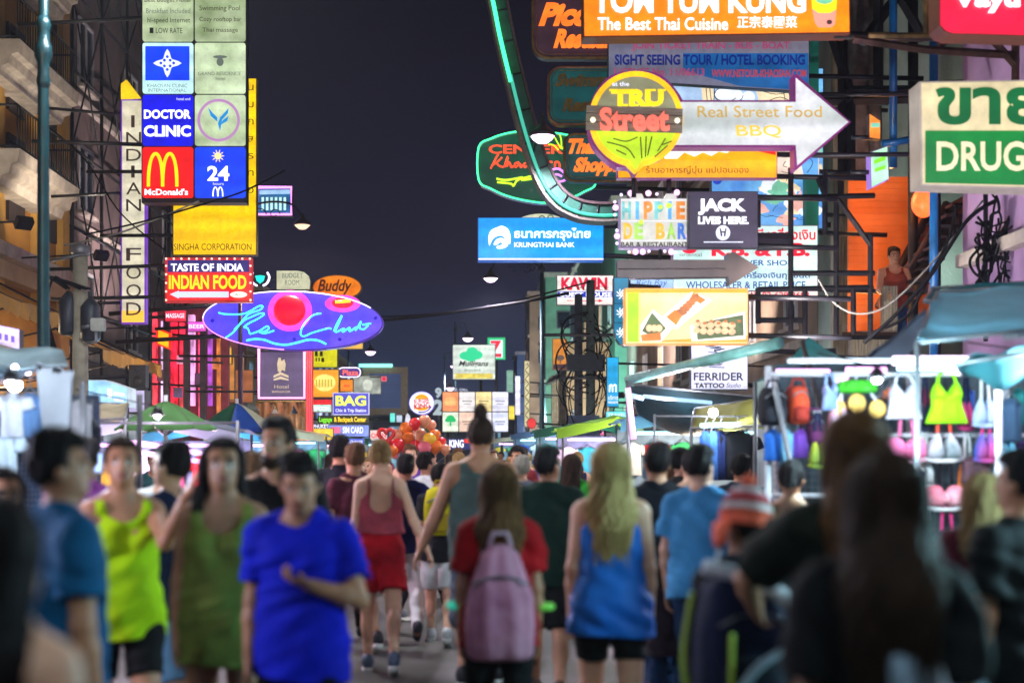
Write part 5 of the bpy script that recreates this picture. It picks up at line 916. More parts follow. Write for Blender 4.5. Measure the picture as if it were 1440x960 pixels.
# street lamps: dome shade with a glowing lens
LENS = emat('lamp lens', (1.0, .74, 1.0), 4, 0); LENSW = emat('warm lamp lens', C(255, 206, 170), 1.3, 0)
def lamp(label, xh, yh, Y, rpx, pole_x=None, warm=False, power=60, pole_m=TEALMET, group=None, hang=None):
    p = at(xh, yh, Y); k = Y/F; r = rpx*k
    X0 = at(pole_x, 0, Y).x if pole_x is not None else p.x
    o = thing('street_lamp', label, 'street lamp', (X0, Y, 0), 0, group)
    dx = p.x-X0
    top = p.z+ (r*2.2 if abs(dx) > .05 else r*1.2)
    if hang: MB().tube([(0, 0, p.z+r*1.2), (0, .2, p.z+r*2), hang], .025, 6).build('bracket', pole_m, o)
    else: MB().tube([(0, 0, 0), (0, 0, .5), (0, 0, 1.0), (0, 0, top)], .075, 10, .045).build('pole', pole_m, o)
    m = MB(); m.lathe([(.16, 0), (.16, .25), (.11, .3), (.11, .9), (.14, .94), (.14, 1.0), (.08, 1.06)], seg=12); m.lathe([(.05, top-.25), (.1, top-.2), (.1, top-.14), (.05, top-.08), (.03, top+.15), (.005, top+.3)], seg=10)
    if not hang: m.build('collar', pole_m, o)
    if abs(dx) > .05:
        MB().tube(spline([(0, 0, top-.15), (dx*.35, 0, top+r*.5), (dx*.8, 0, top+r*.4), (dx, 0, p.z+r*.9)], 8), .022, 6).build('arm', pole_m, o)
        sc = MB(); sg = 1 if dx > 0 else -1
        for q0, rad in ((.3, .16), (.55, .12), (.2, .1)): sc.tube([(sg*(abs(dx)*q0+rad*math.cos(t)*(1-t/9)), 0, top-.12-rad*.3+rad*math.sin(t)*(1-t/9)) for t in (i*.4 for i in range(16))], .012, 5)
        sc.build('scrollwork', pole_m, o)
    z = p.z
    MB().lathe([(r*1.15, z-.02), (r*1.12, z+.02), (r*.8, z+r*.4), (r*.42, z+r*.72), (r*.25, z+r*.95), (r*.18, z+r*1.3), (.01, z+r*1.4)], (dx, 0, 0), 20).build('lamp_shade', mat('lamp shade enamel', C(70, 66, 70), .35, .3), o)
    MB().lathe([(.002, z-r*.72), (r*.45, z-r*.64), (r*.8, z-r*.36), (r*.98, z-.025), (r*.4, z-.022)], (dx, 0, 0), 20).build('lens', LENSW if warm else LENS, o)
    ld = bpy.data.lights.new('lamp_light', 'SPOT'); ld.energy = power; ld.spot_size = R(165); ld.spot_blend = .6; ld.color = (1, .82, .68) if warm else (.96, .86, 1); ld.shadow_soft_size = max(.1, r*.8)
    l = bpy.data.objects.new('lamp_light', ld); col.objects.link(l); l.parent = o; l.location = (dx, 0, z-r*.85)
lamp('dome lamp hung from the curved fascia in front of the green oval sign', 763, 190, 24, 17, None, power=900, hang=(-.12, 1.05, 6.9))
lamp('street lamp hanging from a scrolled arm right of the yellow sign', 425, 315, 30, 11, 338, True, power=800, pole_m=mat('violet black iron', C(54, 30, 60), .4, .3))
lamp('street lamp on a long arm under the sky blue bank sign', 690, 390, 32, 10, 762, power=1200)
lamp('street lamp above the white clover sign', 658, 475, 66, 7.5, 640, power=1500)
lamp('street lamp beside the tip of the violet oval sign', 521, 494, 70, 7.5, 490, power=1500)
lamp('street lamp low above the menu board', 633, 545, 104, 6, 626, power=1500)
lamp('street lamp at the left edge of the clover sign', 640, 514, 86, 6.5, 625, power=1500)
# tall teal post at the left
pl_ = at(61, 640, 13.5); o = thing('lamp_post', 'tall teal lamp post with ringed collars at the left of the crowd', 'lamp post', (pl_.x, 13.5, 0))
MB().lathe([(.2, 0), (.2, .3), (.12, .36), (.1, 1.0), (.062, 1.06), (.056, 4.0), (.05, 5.5), (.045, 7.4)], seg=14).build('pole', TEALMET, o)
MB().lathe([(.05, 5.05), (.068, 5.12), (.056, 5.2), (.056, 5.3), (.082, 5.36), (.082, 5.46), (.06, 5.5), (.058, 5.62), (.074, 5.66), (.05, 5.74)], seg=14).build('collar', TEALMET, o)
MB().tube(spline([(0, 0, 7.3), (.25, -.1, 7.75), (.8, -.3, 7.9), (1.15, -.4, 7.7)], 6), .03, 8).build('arm', TEALMET, o)
MB().lathe([(.26, 7.32), (.25, 7.36), (.16, 7.5), (.06, 7.66), (.03, 7.74)], (1.15, -.4, 0), 18).build('lamp_shade', mat('lamp shade enamel', C(70, 66, 70)), o); MB().lathe([(.002, 7.12), (.14, 7.16), (.24, 7.3), (.1, 7.31)], (1.15, -.4, 0), 18).build('lens', LENS, o)
ld = bpy.data.lights.new('lamp_light', 'SPOT'); ld.energy = 1400; ld.spot_size = R(165); ld.spot_blend = .6; ld.color = (.9, .95, 1); ld.shadow_soft_size = .2
l = bpy.data.objects.new('lamp_light', ld); col.objects.link(l); l.parent = o; l.location = (1.15, -.4, 7.05)
# concrete pole with transformer at the left
pc = at(113, 640, 20); o = thing('utility_pole', 'short concrete utility pole with dark transformer cans at the left awnings', 'utility pole', (pc.x, 20, 0))
MB().tube([(0, 0, 0), (0, 0, 4.5)], .13, 14, .1).build('shaft', mat('pale concrete', C(150, 146, 130), .85, 0, .35, 5), o); MB().lathe([(.12, 4.4), (.14, 4.42), (.14, 4.52), (.02, 4.56)], seg=12).build('cap', GREYMET, o)
for dx, dy, z in ((-.17, .02, 3.55), (.17, -.1, 3.45)): MB().lathe([(.1, z-.28), (.14, z-.24), (.14, z+.2), (.09, z+.27), (.03, z+.34)], (dx, dy, 0), 12).build('transformer', mat('transformer grey blue', C(50, 56, 68), .5, .3), o)
for i in range(7):
    rr = random.Random(i); MB().tube(spline([(rr.uniform(-.2, .2), -.15, 3.9), (-.3-rr.random()*.2, -.2, 4.05), (-.42, -.15, 3.5), (-.3+rr.random()*.2, -.15, 2.4), (-.25, -.1, 1.5)], 6), .018, 5).build('cable_loop', CABLE, o)
MB().tube([(-.38, -.1, 4.3), (.1, -.1, 4.4)], .025, 6).build('bracket', GREYMET, o)
# ------------------------------------------------------------------ market stalls
def plight(parent, loc, e, c=(.86, .9, 1), r=.12):
    ld = bpy.data.lights.new('stall_light', 'POINT'); ld.energy = e; ld.color = c; ld.shadow_soft_size = r
    l = bpy.data.objects.new('stall_light', ld); col.objects.link(l); l.parent = parent; l.location = loc; return l
def quad_sheet(a, b, c, d, n=8, sag=.06, base=None, th=.012, wob=.02, seed=0):
    """bilinear cloth between corners a-b (one edge) and d-c (the other), sagging in between"""
    a, b, c, d = (Vector(p) for p in (a, b, c, d)); base = base or Vector(); r_ = random.Random(seed); ph = [r_.uniform(0, 6) for _ in range(4)]
    g = []
    for i in range(n+1):
        row = []
        for j in range(n+1):
            u, v = i/n, j/n; p = (a*(1-v)+b*v)*(1-u)+(d*(1-v)+c*v)*u
            p.z -= sag*math.sin(u*math.pi)*math.sin(v*math.pi)*1.0 + wob*math.sin(u*11+ph[0])*math.sin(v*3+ph[1])+wob*.6*math.sin(v*13+ph[2])
            row.append(p-base)
        g.append(row)
    return MB().sheet(g, th)
def cloth(name, c, c2=None, rough=.8): return mat(name, c, rough, 0, .3, 5, .45, 16, c2=c2, spec=.22)
def tarp(name, c, sss=.35):
    """thin canvas that lets lamp light through"""
    if name in MATS: return MATS[name]
    m = mat(name, c, .6, 0, .35, 3, .4, 10); n, l = m.node_tree.nodes, m.node_tree.links
    tr = n.new('ShaderNodeBsdfTranslucent'); tr.inputs[0].default_value = (*c, 1); ms = n.new('ShaderNodeMixShader'); ms.inputs[0].default_value = sss
    l.new(n['Principled BSDF'].outputs[0], ms.inputs[1]); l.new(tr.outputs[0], ms.inputs[2]); l.new(ms.outputs[0], n['Material Output'].inputs[0]); return m
def loft(rows, seg=16, fold=0, nf=7, seed=0):
    """rows of (z, x centre, half width, half depth): closed rounded body"""
    r_ = random.Random(seed); ph = r_.uniform(0, 6); mb = MB(); vs = []; fs = []
    for i, (z, xc, hw, hd) in enumerate(rows):
        for k in range(seg):
            q = 2*math.pi*k/seg; f = 1+fold*math.sin(nf*q+ph+i*.5)
            ce, se = math.cos(q), math.sin(q); vs.append((xc+hw*math.copysign(abs(ce)**.8, ce), hd*f*math.copysign(abs(se)**.8, se), z))
    n = len(rows)
    for i in range(n-1):
        for k in range(seg): fs.append((i*seg+k, i*seg+(k+1) % seg, (i+1)*seg+(k+1) % seg, (i+1)*seg+k))
    fs += [tuple(range(seg-1, -1, -1)), tuple((n-1)*seg+k for k in range(seg))]
    return mb.add(vs, fs, True)
# goods ------------------------------------------------------------
def shirt(name, label, cat, p, w, h, m, sleeves=True, group=None, seed=0):
    o = thing(name, label, cat, p, 0, group); s = w/2
    loft([(-h, 0, s*.98, .035), (-h*.97, 0, s, .05), (-h*.6, 0, s*.93, .055), (-h*.3, 0, s*.95, .06), (-h*.12, 0, s*.98, .05), (-.04, 0, s*.8, .035), (0, 0, s*.32, .02)], 20, .35, 6, seed).build('body', m, o)
    if sleeves:
        for sg in (-1, 1):
            MB().tube([(sg*s*.8, 0, -.07), (sg*s*1.12, 0, -h*.22), (sg*s*1.25, .01, -h*.36)], .055, 8, .062).build('sleeve', m, o)
    MB().tube([(-s*.75, 0, -.03), (0, 0, .05), (s*.75, 0, -.03)], .008, 5).tube([(0, 0, .05), (0, 0, .1), (.02, 0, .13), (0, 0, .15)], .005, 5).build('hanger', GREYMET, o)
    return o
def camisole(name, label, p, w, h, m, flare=1.0, seed=0, strap=None):
    o = thing(name, label, 'top', p, 0); s = w/2
    loft([(-h, 0, s*flare, .05), (-h*.97, 0, s*flare, .06), (-h*.6, 0, s*.8, .05), (-h*.45, 0, s*.78, .055), (-h*.36, 0, s*.82, .07)], 24, .3 if flare > 1 else .12, 9, seed).build('body', m, o)
    for sg in (-1, 1):
        loft([(-h*.42, sg*s*.40, s*.40, .07), (-h*.32, sg*s*.42, s*.36, .085), (-h*.2, sg*s*.48, s*.24, .06), (-h*.08, sg*s*.5, s*.1, .03)], 14).build('cup', m, o)
        MB().tube([(sg*s*.5, -.01, -h*.1), (sg*s*.42, 0, .02), (sg*s*.2, .02, .06)], .011, 6).build('strap', strap or m, o)
    MB().tube([(-s*.6, .02, .05), (s*.6, .02, .05)], .007, 5).build('hanger', WHITEMET, o)
    return o
def bikini(name, label, p, w, m, strap, band=None, twist=False, cat='bikini'):
    o = thing(name, label, cat, p, 0); s = w/2
    for sg in (-1, 1):
        loft([(-.2, sg*s*.48, s*.46, .045), (-.17, sg*s*.48, s*.5, .07), (-.12, sg*s*.46, s*.42, .075), (-.07, sg*s*.4, s*.26, .05), (-.02, sg*s*.34, s*.07, .02)] if not twist else [(-.19, sg*s*.5, s*.45, .04), (-.16, sg*s*.52, s*.52, .065), (-.11, sg*s*.52, s*.5, .07), (-.07, sg*s*.56, s*.4, .05), (-.05, sg*s*.58, s*.2, .02)], 14, .12, 5).build('cup', m, o)
        MB().tube([(sg*s*.36, -.01, -.04), (sg*s*.3, 0, .08), (sg*s*.16, 0, .16)], .012, 6).build('strap', strap, o)
    MB().tube([(-s*1.05, 0, -.2), (-s*.4, -.04, -.215), (s*.4, -.04, -.215), (s*1.05, 0, -.2)], .016, 6).build('band', band or m, o)
    if twist: MB().ball((0, -.05, -.13), .035, 10, 6, (.8, .7, 1.3)).build('knot', m, o)
    MB().tube([(-s*.5, .01, .16), (s*.5, .01, .16)], .006, 5).build('hanger', WHITEMET, o)
    return o
def backpack(name, label, p, w, h, m, m2, rz=0, cat='backpack', strap_side=-1, tear=0):
    o = thing(name, label, cat, p, rz); s = w/2
    loft([(0, 0, s*.8, .08), (.02, 0, s*.95, .11), (h*.3, 0, s, .13), (h*.55, 0, s*(1-.12*tear), .13), (h*.7, 0, s*(.96-.4*tear), .12*(1-.3*tear)), (h*.92, 0, s*(.8-.6*tear), .1*(1-.5*tear)), (h, 0, s*(.4-.3*tear), .04)], 36, .10 if tear else 0, 9).build('body', m, o)
    sg = strap_side
    if not tear: loft([(h*.08, 0, s*.68, .05), (h*.12, 0, s*.74, .06), (h*.38, 0, s*.72, .06), (h*.46, 0, s*.6, .04)], 16).build('pocket', m2, o, (0, -sg*-.1, 0) if False else (0, sg*.1, 0))
    MB().tube([(-.05, 0, h-.01), (-.03, 0, h+.05), (.03, 0, h+.05), (.05, 0, h-.01)], .01, 6).build('handle', m2, o)
    MB().tube([(x, sg*.115*(1-.15*abs(x)/s), h*.62+.06*(1-(x/s)**2)) for x in (-s*.8, -s*.4, 0, s*.4, s*.8)], .006, 5).build('zip', GREYMET, o)
    for k in (-1, 1): MB().tube(spline([(k*s*.45, -sg*.08, h*.95), (k*s*.55, -sg*.17, h*.75), (k*s*.6, -sg*.18, h*.4), (k*s*.7, -sg*.08, h*.1)], 5), .022, 6).build('shoulder_strap', m2, o)
    return o
# the lingerie and bag stall at the right ---------------------------
st = thing('market_stall', 'brightly lit stall of white tubes hung with bikinis and bright tops at the right', 'market stall', (3.1, 9.8, 0))
B = Vector((3.1, 9.8, 0))
for x, y in ((3.46, 9.3), (2.08, 9.9), (4.6, 9.3), (3.46, 11.2), (2.42, 11.2)): MB().tube([Vector((x, y, 0))-B, Vector((x, y, 2.2))-B], .024, 10).build('post', WHITEMET, st)
for z, y in ((2.14, 9.85), (1.72, 9.95), (1.30, 9.95), (2.2, 9.3)): MB().tube([Vector((2.08, y, z))-B, Vector((4.6, y, z))-B], .016, 8).build('rail', WHITEMET, st)
g = MB()
for i in range(54): x = 2.15+2.45*i/53; g.tube([Vector((x, 10.08, .5))-B, Vector((x, 10.08, 2.16))-B], .0022, 4)
for i in range(34): z = .5+1.66*i/33; g.tube([Vector((2.15, 10.09, z))-B, Vector((4.6, 10.09, z))-B], .0022, 4)
g.build('wire_grid', GREYMET, st)
MB().box(Vector((2.2, 9.5, .72))-B, Vector((4.6, 11.2, .8))-B).build('table_top', mat('stall plywood', C(150, 130, 100)), st)
tcl = MB(); tcl.sheet([[Vector((2.18+2.44*i/40, 9.48+.02*math.sin(i*1.7), z))-B for i in range(41)] for z in (.82, .5, .05)]); tcl.build('table_skirt', cloth('stall skirt', C(60, 70, 96)), st)
bk = MB().box(Vector((2.42, 11.25, .1))-B, Vector((4.6, 11.3, 2.3))-B).build('back_sheet', cloth('dim stall back', C(86, 110, 120)), st)
for (xa, ya, xb, yb, Y, r, m) in ((1256, 507, 1396, 507, 9.3, .03, TUBE), (1262, 518, 1394, 519, 9.7, .014, TUBECYAN), (1092, 524, 1166, 524, 9.9, .025, TUBEPINK), (1190, 521, 1246, 521, 9.9, .024, TUBEPINK), (1176, 540, 1190, 528, 9.9, .026, TUBEPINK), (1406, 518, 1421, 518, 9.2, .035, TUBEPINK), (1330, 520, 1350, 522, 9.5, .024, TUBE)):
    MB().tube([at(xa, ya, Y)-B, at(xb, yb, Y)-B], r, 8).build('light_tube', m, st)
for x, y, e in ((1325, 514, 11), (1130, 532, 10), (1215, 532, 8), (1400, 540, 9)): plight(st, at(x, y, 9.2)-B, e, (.82, .93, 1))
for x, y, z, e, c in ((2.35, 8.2, 2.02, 110, (.55, .9, 1)), (3.4, 8.3, 2.1, 60, (.8, .85, 1))):  # shaded bulbs added at the stall front to light the crowd
    q_ = Vector((x, y, z))-B; MB().lathe([(.008, .07), (.025, .06), (.06, 0), (.012, .012)], q_, 12).build('lamp_shade', mat('lamp shade enamel', C(70, 66, 70), .35, .3), st); MB().ball(q_, .025, 10, 7).build('bulb', BULB, st); MB().tube([q_+Vector((0, 0, .07)), q_+Vector((0, 1.4, .25))], .006, 5).build('flex', CABLE, st); plight(st, q_-Vector((0, 0, .06)), e, c, .06)
# canopies over it
def canopy(label, pts, m, sag=.08, th=.012, seed=0, poles_=True, name='stall_canopy', wob=.02):
    ps = [at(*p) for p in pts]; b = Vector((sum(p.x for p in ps)/4, sum(p.y for p in ps)/4, 0)); o = thing(name, label, 'canopy', b)
    quad_sheet(*ps, n=10, sag=sag, base=b, th=th, seed=seed, wob=wob).build('canvas', m, o)
    f = MB()
    for i in range(4): f.tube([ps[i]-b, ps[(i+1) % 4]-b], .014, 6)
    f.build('frame', GREYMET, o)
    if poles_:
        for p in ps[:2]: MB().tube([Vector((p.x-b.x, p.y-b.y, 0)), p-b], .018, 6).build('post', GREYMET, o)
    return o
canopy('white and teal canvas canopy high over the bikini stall', [(1290, 482, 8.6), (1500, 458, 8.6), (1500, 398, 10.6), (1318, 411, 10.6)], tarp('white teal canvas', C(150, 205, 220), .5), .05, seed=1)
canopy('teal canvas canopy edge above the white one at the right', [(1300, 423, 10.7), (1520, 414, 10.7), (1520, 392, 11.6), (1312, 405, 11.6)], tarp('teal canvas', C(20, 140, 150), .5), .03, seed=2, poles_=False)
canopy('blue green canvas hanging low at the right edge above the rail', [(1345, 512, 8.4), (1480, 490, 8.2), (1480, 522, 8.8), (1355, 524, 8.8)], tarp('blue green canvas', C(70, 140, 150), .5), .12, seed=3, poles_=False, wob=.04)
pk_ = at(1137, 473, 13.0); b = Vector((pk_.x, 13.0, 0)); o = thing('stall_canopy', 'peaked teal canvas canopy over the hanging backpacks', 'canopy', b)
eav = [at(1062, 536, 12), at(1150, 520, 11.6), at(1228, 508, 12.2), at(1225, 514, 13.6), at(1150, 520, 13.9), at(1085, 524, 13.6)]
mb = MB(); rows = [[pk_.lerp(e, t)-b+Vector((0, 0, -.12*math.sin(t*math.pi)*.6)) for e in eav+[eav[0]]] for t in (0, .25, .5, .75, 1)]
mb.sheet(rows, .01).build('canvas', tarp('teal green canvas', C(70, 150, 150), .4), o)
v = MB(); v.sheet([[e-b+Vector((0, 0, dz)) for e in eav+[eav[0]]] for dz in (-.012, -.16)]); v.build('valance', tarp('pale canvas', C(170, 190, 180), .4), o)
for e in eav[::2]: MB().tube([Vector((e.x-b.x, e.y-b.y, 0)), e-b], .018, 6).build('post', GREYMET, o)
plight(o, (0, -.3, 2.1), 40)
ps = [at(1160, 545, 10.4), at(1302, 437, 10.2), at(1304, 470, 10.2), at(1200, 556, 10.4)]; bb_ = ps[0]
tag(quad_sheet(*ps, n=8, sag=.05, base=bb_, seed=5).build('net_sheet', tarp('grey shade net', C(84, 92, 112), .4), None, bb_), 'grey shade net slung diagonally between the two canopies at the right', 'net')
for k, (pa, pb, lab) in enumerate(((at(1090, 545, 9.6), at(1142, 800, 9.6), 'slanting pale steel pole in front of the backpacks'), (at(1128, 480, 11.5), at(1186, 700, 9.4), 'slanting dark pole in front of the orange backpack'))):
    tag(MB().tube([pa, pb], .02, 8).build('tent_pole', GREYMET if k == 0 else BLACKMET), lab, 'pole')
canopy('big dark tarpaulin awning slung behind the pale beam right of centre', [(886, 540, 18), (1085, 560, 16), (1040, 612, 19), (905, 606, 20)], tarp('dark sea tarp', C(16, 52, 62), .1), .2, seed=6, poles_=False, name='tarp_awning')
tag(MB().tube([at(884, 534, 17.6), at(1096, 482, 14)], .06, 8).build('awning_beam', mat('pale teal beam', C(110, 170, 160), .4)), 'long pale teal beam sloping up to the right over the dark tarpaulin', 'beam')
o = thing('light_post', 'post wrapped by a pinkish light tube at the corner of the dark tarpaulin', 'light post', (at(888, 640, 17.5).x, 17.5, 0)); bz = Vector((at(888, 640, 17.5).x, 17.5, 0))
MB().tube([(0, .03, 0), (-.04, .03, 2.5)], .03, 8).build('post', GREYMET, o); MB().tube([at(883, 545, 17.5)-bz, at(891, 617, 17.5)-bz], .035, 8).build('light_tube', emat('pink lit tube', (1, .42, .92), 1.5, 0), o)
MB().tube([at(888, 556, 17.4)-bz, at(905, 560, 17.4)-bz], .03, 8).tube([at(905, 557, 17.4)-bz, at(1000, 566, 16.6)-bz], .022, 8).build('light_tube', emat('ice blue lit tube', (.4, .65, .95), 1.0, 0), o); plight(o, (0.3, -.3, 2.2), 70)
# goods on the grid
LINGW = cloth('white ribbed knit', C(206, 206, 220)); LIMEF = cloth('neon lime jersey', C(150, 240, 20)); PINKF = cloth('candy pink satin', C(250, 120, 170)); CORALF = cloth('coral cord', C(255, 84, 60)); REDF = cloth('rose red print', C(220, 50, 90), C(240, 190, 200))
FLOR = cloth('floral print', C(210, 200, 210), C(40, 90, 90)); BLUEF = cloth('blue stripe print', C(40, 110, 220), C(220, 60, 90)); NAVYF = cloth('navy twill', C(20, 28, 60)); WHITEF = cloth('white cotton', C(215, 215, 215))
Yg = 9.8
camisole('camisole', 'white ribbed camisole hung on the bikini stall left of the lime top', at(1271, 536, Yg), .25, .26, LINGW, 1.0, 1)
camisole('halter', 'neon lime halter top with frilled hem hung on the bikini stall', at(1331, 534, Yg), .26, .3, LIMEF, 1.12, 2)
bikini('bikini', 'pale blue bikini top hung right of the lime halter top', at(1385, 555, Yg), .16, cloth('ice blue satin', C(180, 200, 240)), WHITEF)
bikini('bikini', 'candy pink twisted bikini top under the white camisole', at(1274, 605, Yg), .26, PINKF, PINKF, cloth('pale pink band', C(250, 190, 210)), True)
bikini('bikini', 'floral bikini top with coral straps under the lime halter top', at(1327, 604, Yg), .25, FLOR, CORALF, WHITEF)
bikini('bikini', 'blue striped triangle bikini top at the right post of the stall', at(1386, 604, Yg), .15, BLUEF, cloth('pink cord', C(240, 70, 140)), BLUEF)
bikini('bikini', 'rose red knotted bikini top in the lowest row of the stall', at(1329, 672, Yg), .25, REDF, cloth('black cord', C(20, 20, 28)), WHITEF, True)
bikini('bikini', 'striped pink and white bikini top half hidden behind the tall long haired woman', at(1178, 560, Yg), .14, cloth('pink white stripe', C(240, 130, 160), C(220, 220, 240)), WHITEF)
bikini('bikini', 'black bikini top beneath the rose red knotted one', at(1331, 740, Yg), .2, NAVYF, cloth('pink cord', C(240, 70, 140)), NAVYF)
camisole('camisole', 'pale blue checked camisole hung beside the purple backpack', at(1167, 536, Yg), .12, .2, cloth('blue check', C(170, 190, 230), C(80, 120, 190)), 1.0, 5)
o = thing('frilled_bikini', 'green ruffled top with peach shell cups hung high behind the tall long haired woman', 'top', at(1204, 540, Yg))
loft([(-.06, 0, .13, .05), (-.03, 0, .15, .07), (.01, 0, .13, .06), (.03, 0, .07, .03)], 24, .4, 9).build('ruffle', cloth('leaf green frill', C(60, 160, 40)), o)
for x, z, r in ((0, -.13, .062), (-.13, -.17, .058), (.14, -.17, .06)): MB().ball((x, -.02, z), r, 14, 8, (1, .5, 1.05)).build('cup', cloth('peach shell', C(240, 190, 100)), o)
MB().tube([(-.1, 0, -.06), (-.13, 0, -.12)], .01, 5).tube([(.1, 0, -.06), (.14, 0, -.12)], .01, 5).tube([(0, 0, .03), (0, .03, .12)], .006, 5).build('strap', LINGW, o)
bkm = [cloth('black nylon', C(18, 20, 30)), cloth('charcoal nylon', C(40, 42, 52)), cloth('orange nylon', C(205, 70, 40)), cloth('brick nylon', C(150, 44, 34)), cloth('plum nylon', C(70, 26, 60)), cloth('violet nylon', C(98, 40, 90))]
def pk3(x, y): return at(x, y, Yg)
backpack('backpack', 'black backpack hung at the left end of the bikini stall', pk3(1087, 598), .185, .26, bkm[0], bkm[1])
backpack('backpack', 'orange red backpack hung next to the black one', pk3(1122, 596), .14, .26, bkm[2], bkm[3])
backpack('backpack', 'small plum backpack hung right of the orange red one', pk3(1144, 626), .13, .2, bkm[4], bkm[5])
bikini('bikini', 'yellow and green bikini top under the plum backpack', at(1150, 612, Yg-.12), .12, cloth('yellow green print', C(190, 190, 50), C(40, 110, 60)), NAVYF)
for i, (x, w_, h_, c, lab) in enumerate(((1086, .12, .22, C(40, 100, 190), 'blue denim bag'), (1105, .10, .26, C(110, 170, 200), 'pale turquoise scarf'), (1126, .12, .2, C(110, 60, 160), 'violet folded shirt'))):
    shirt('hanging_cloth', lab+' hanging below the black and orange backpacks', 'garment', at(x, 603, Yg), w_, h_, cloth('stall cloth '+lab.split()[0]+lab.split()[1], c), False, seed=i)
for i, (x, y, w_, h_, c, lab) in enumerate(((1282, 655, .2, .26, C(40, 46, 70), 'dark blue'), (1372, 640, .2, .2, C(100, 70, 80), 'dusty rose'), (1420, 560, .16, .3, C(60, 90, 120), 'steel blue'), (1412, 640, .16, .3, C(120, 140, 160), 'pale grey blue'), (1240, 560, .14, .24, C(30, 36, 44), 'black'))):
    shirt('hanging_cloth', lab+' vest hanging on the wire grid of the bikini stall', 'garment', at(x, y, Yg+.08), w_, h_, cloth('vest '+lab.replace(' ', '_'), c), False, seed=10+i)
for i, (x, y, w_, c, lab) in enumerate(((1232, 590, .13, C(240, 200, 60), 'yellow'), (1222, 640, .14, C(60, 190, 190), 'turquoise'), (1300, 560, .1, C(30, 34, 60), 'navy'), (1300, 640, .12, C(240, 240, 240), 'white'), (1358, 560, .1, C(200, 60, 120), 'magenta'), (1360, 640, .12, C(240, 130, 60), 'orange'), (1415, 610, .14, C(120, 200, 230), 'powder blue'), (1420, 680, .14, C(190, 40, 60), 'crimson'), (1270, 700, .15, C(40, 150, 110), 'jade'), (1385, 690, .14, C(150, 110, 200), 'lavender'))):
    bikini('bikini', f'small {lab} bikini squeezed between the others on the wire grid', at(x, y, Yg+.14), w_, cloth(lab+' lycra', c), WHITEF if i % 2 else NAVYF)
for i, (x, y, w_, h_, c, lab) in enumerate(((1252, 545, .1, .2, C(230, 120, 60), 'tangerine'), (1300, 545, .09, .24, C(200, 50, 90), 'raspberry'), (1360, 545, .09, .2, C(60, 90, 170), 'cobalt'), (1408, 530, .12, .24, C(190, 195, 205), 'silver white'), (1432, 545, .12, .26, C(40, 130, 130), 'deep teal'), (1400, 610, .1, .22, C(230, 200, 90), 'mustard'), (1436, 620, .12, .24, C(70, 50, 110), 'grape'), (1240, 620, .11, .24, C(90, 150, 200), 'sky'), (1300, 690, .1, .2, C(180, 180, 190), 'ash'), (1196, 560, .1, .2, C(40, 44, 60), 'ink'))):
    shirt('hanging_cloth', f'narrow {lab} singlet wedged among the bikinis on the wire grid', 'garment', at(x, y, Yg+.2), w_, h_, cloth('singlet '+lab, c), False, seed=40+i)
# second stall on the right with yellow green awning
canopy('yellow green canvas awning between the tattoo sign and the backpacks', [(972, 602, 15), (1078, 598, 13.5), (1076, 560, 15), (978, 574, 16.5)], tarp('yellow green canvas', C(190, 190, 90), .5), .05, seed=8)
o = thing('market_stall', 'clothes stall with a rail of blue and black shirts under the yellow green awning', 'market stall', (2.45, 14.6, 0)); b = Vector((2.45, 14.6, 0))
for x in (1.9, 3.2): MB().tube([(x-b.x, 0, 0), (x-b.x, 0, 2.0)], .012, 8).build('post', GREYMET, o)
MB().tube([(1.9-b.x, 0, 1.98), (3.2-b.x, 0, 1.98)], .01, 8).build('rail', GREYMET, o); MB().ball(at(1003, 580, 14.4)-b, .045, 12, 8).build('bulb', BULB, o); plight(o, at(1003, 586, 14.2)-b, 45)
MB().tube([at(985, 598, 14.3)-b, at(1070, 596, 14.3)-b], .02, 8).build('light_tube', TUBECYAN, o); MB().box((-.6, .3, .7), (.9, 1.2, .76)).build('table_top', MATS['stall plywood'], o)
for i, (x, c, lab) in enumerate(((992, C(40, 80, 150), 'blue'), (1003, C(60, 110, 180), 'light blue'), (1013, C(24, 40, 90), 'navy'), (1036, C(16, 18, 26), 'black wide'))):
    shirt('hanging_shirt', lab+' shirt on the rail under the yellow green awning', 'shirt', at(x, 606, 14.5), .36 if i == 3 else .12, .5, cloth('rail shirt '+lab.replace(' ', '_'), c), i == 3, seed=20+i)
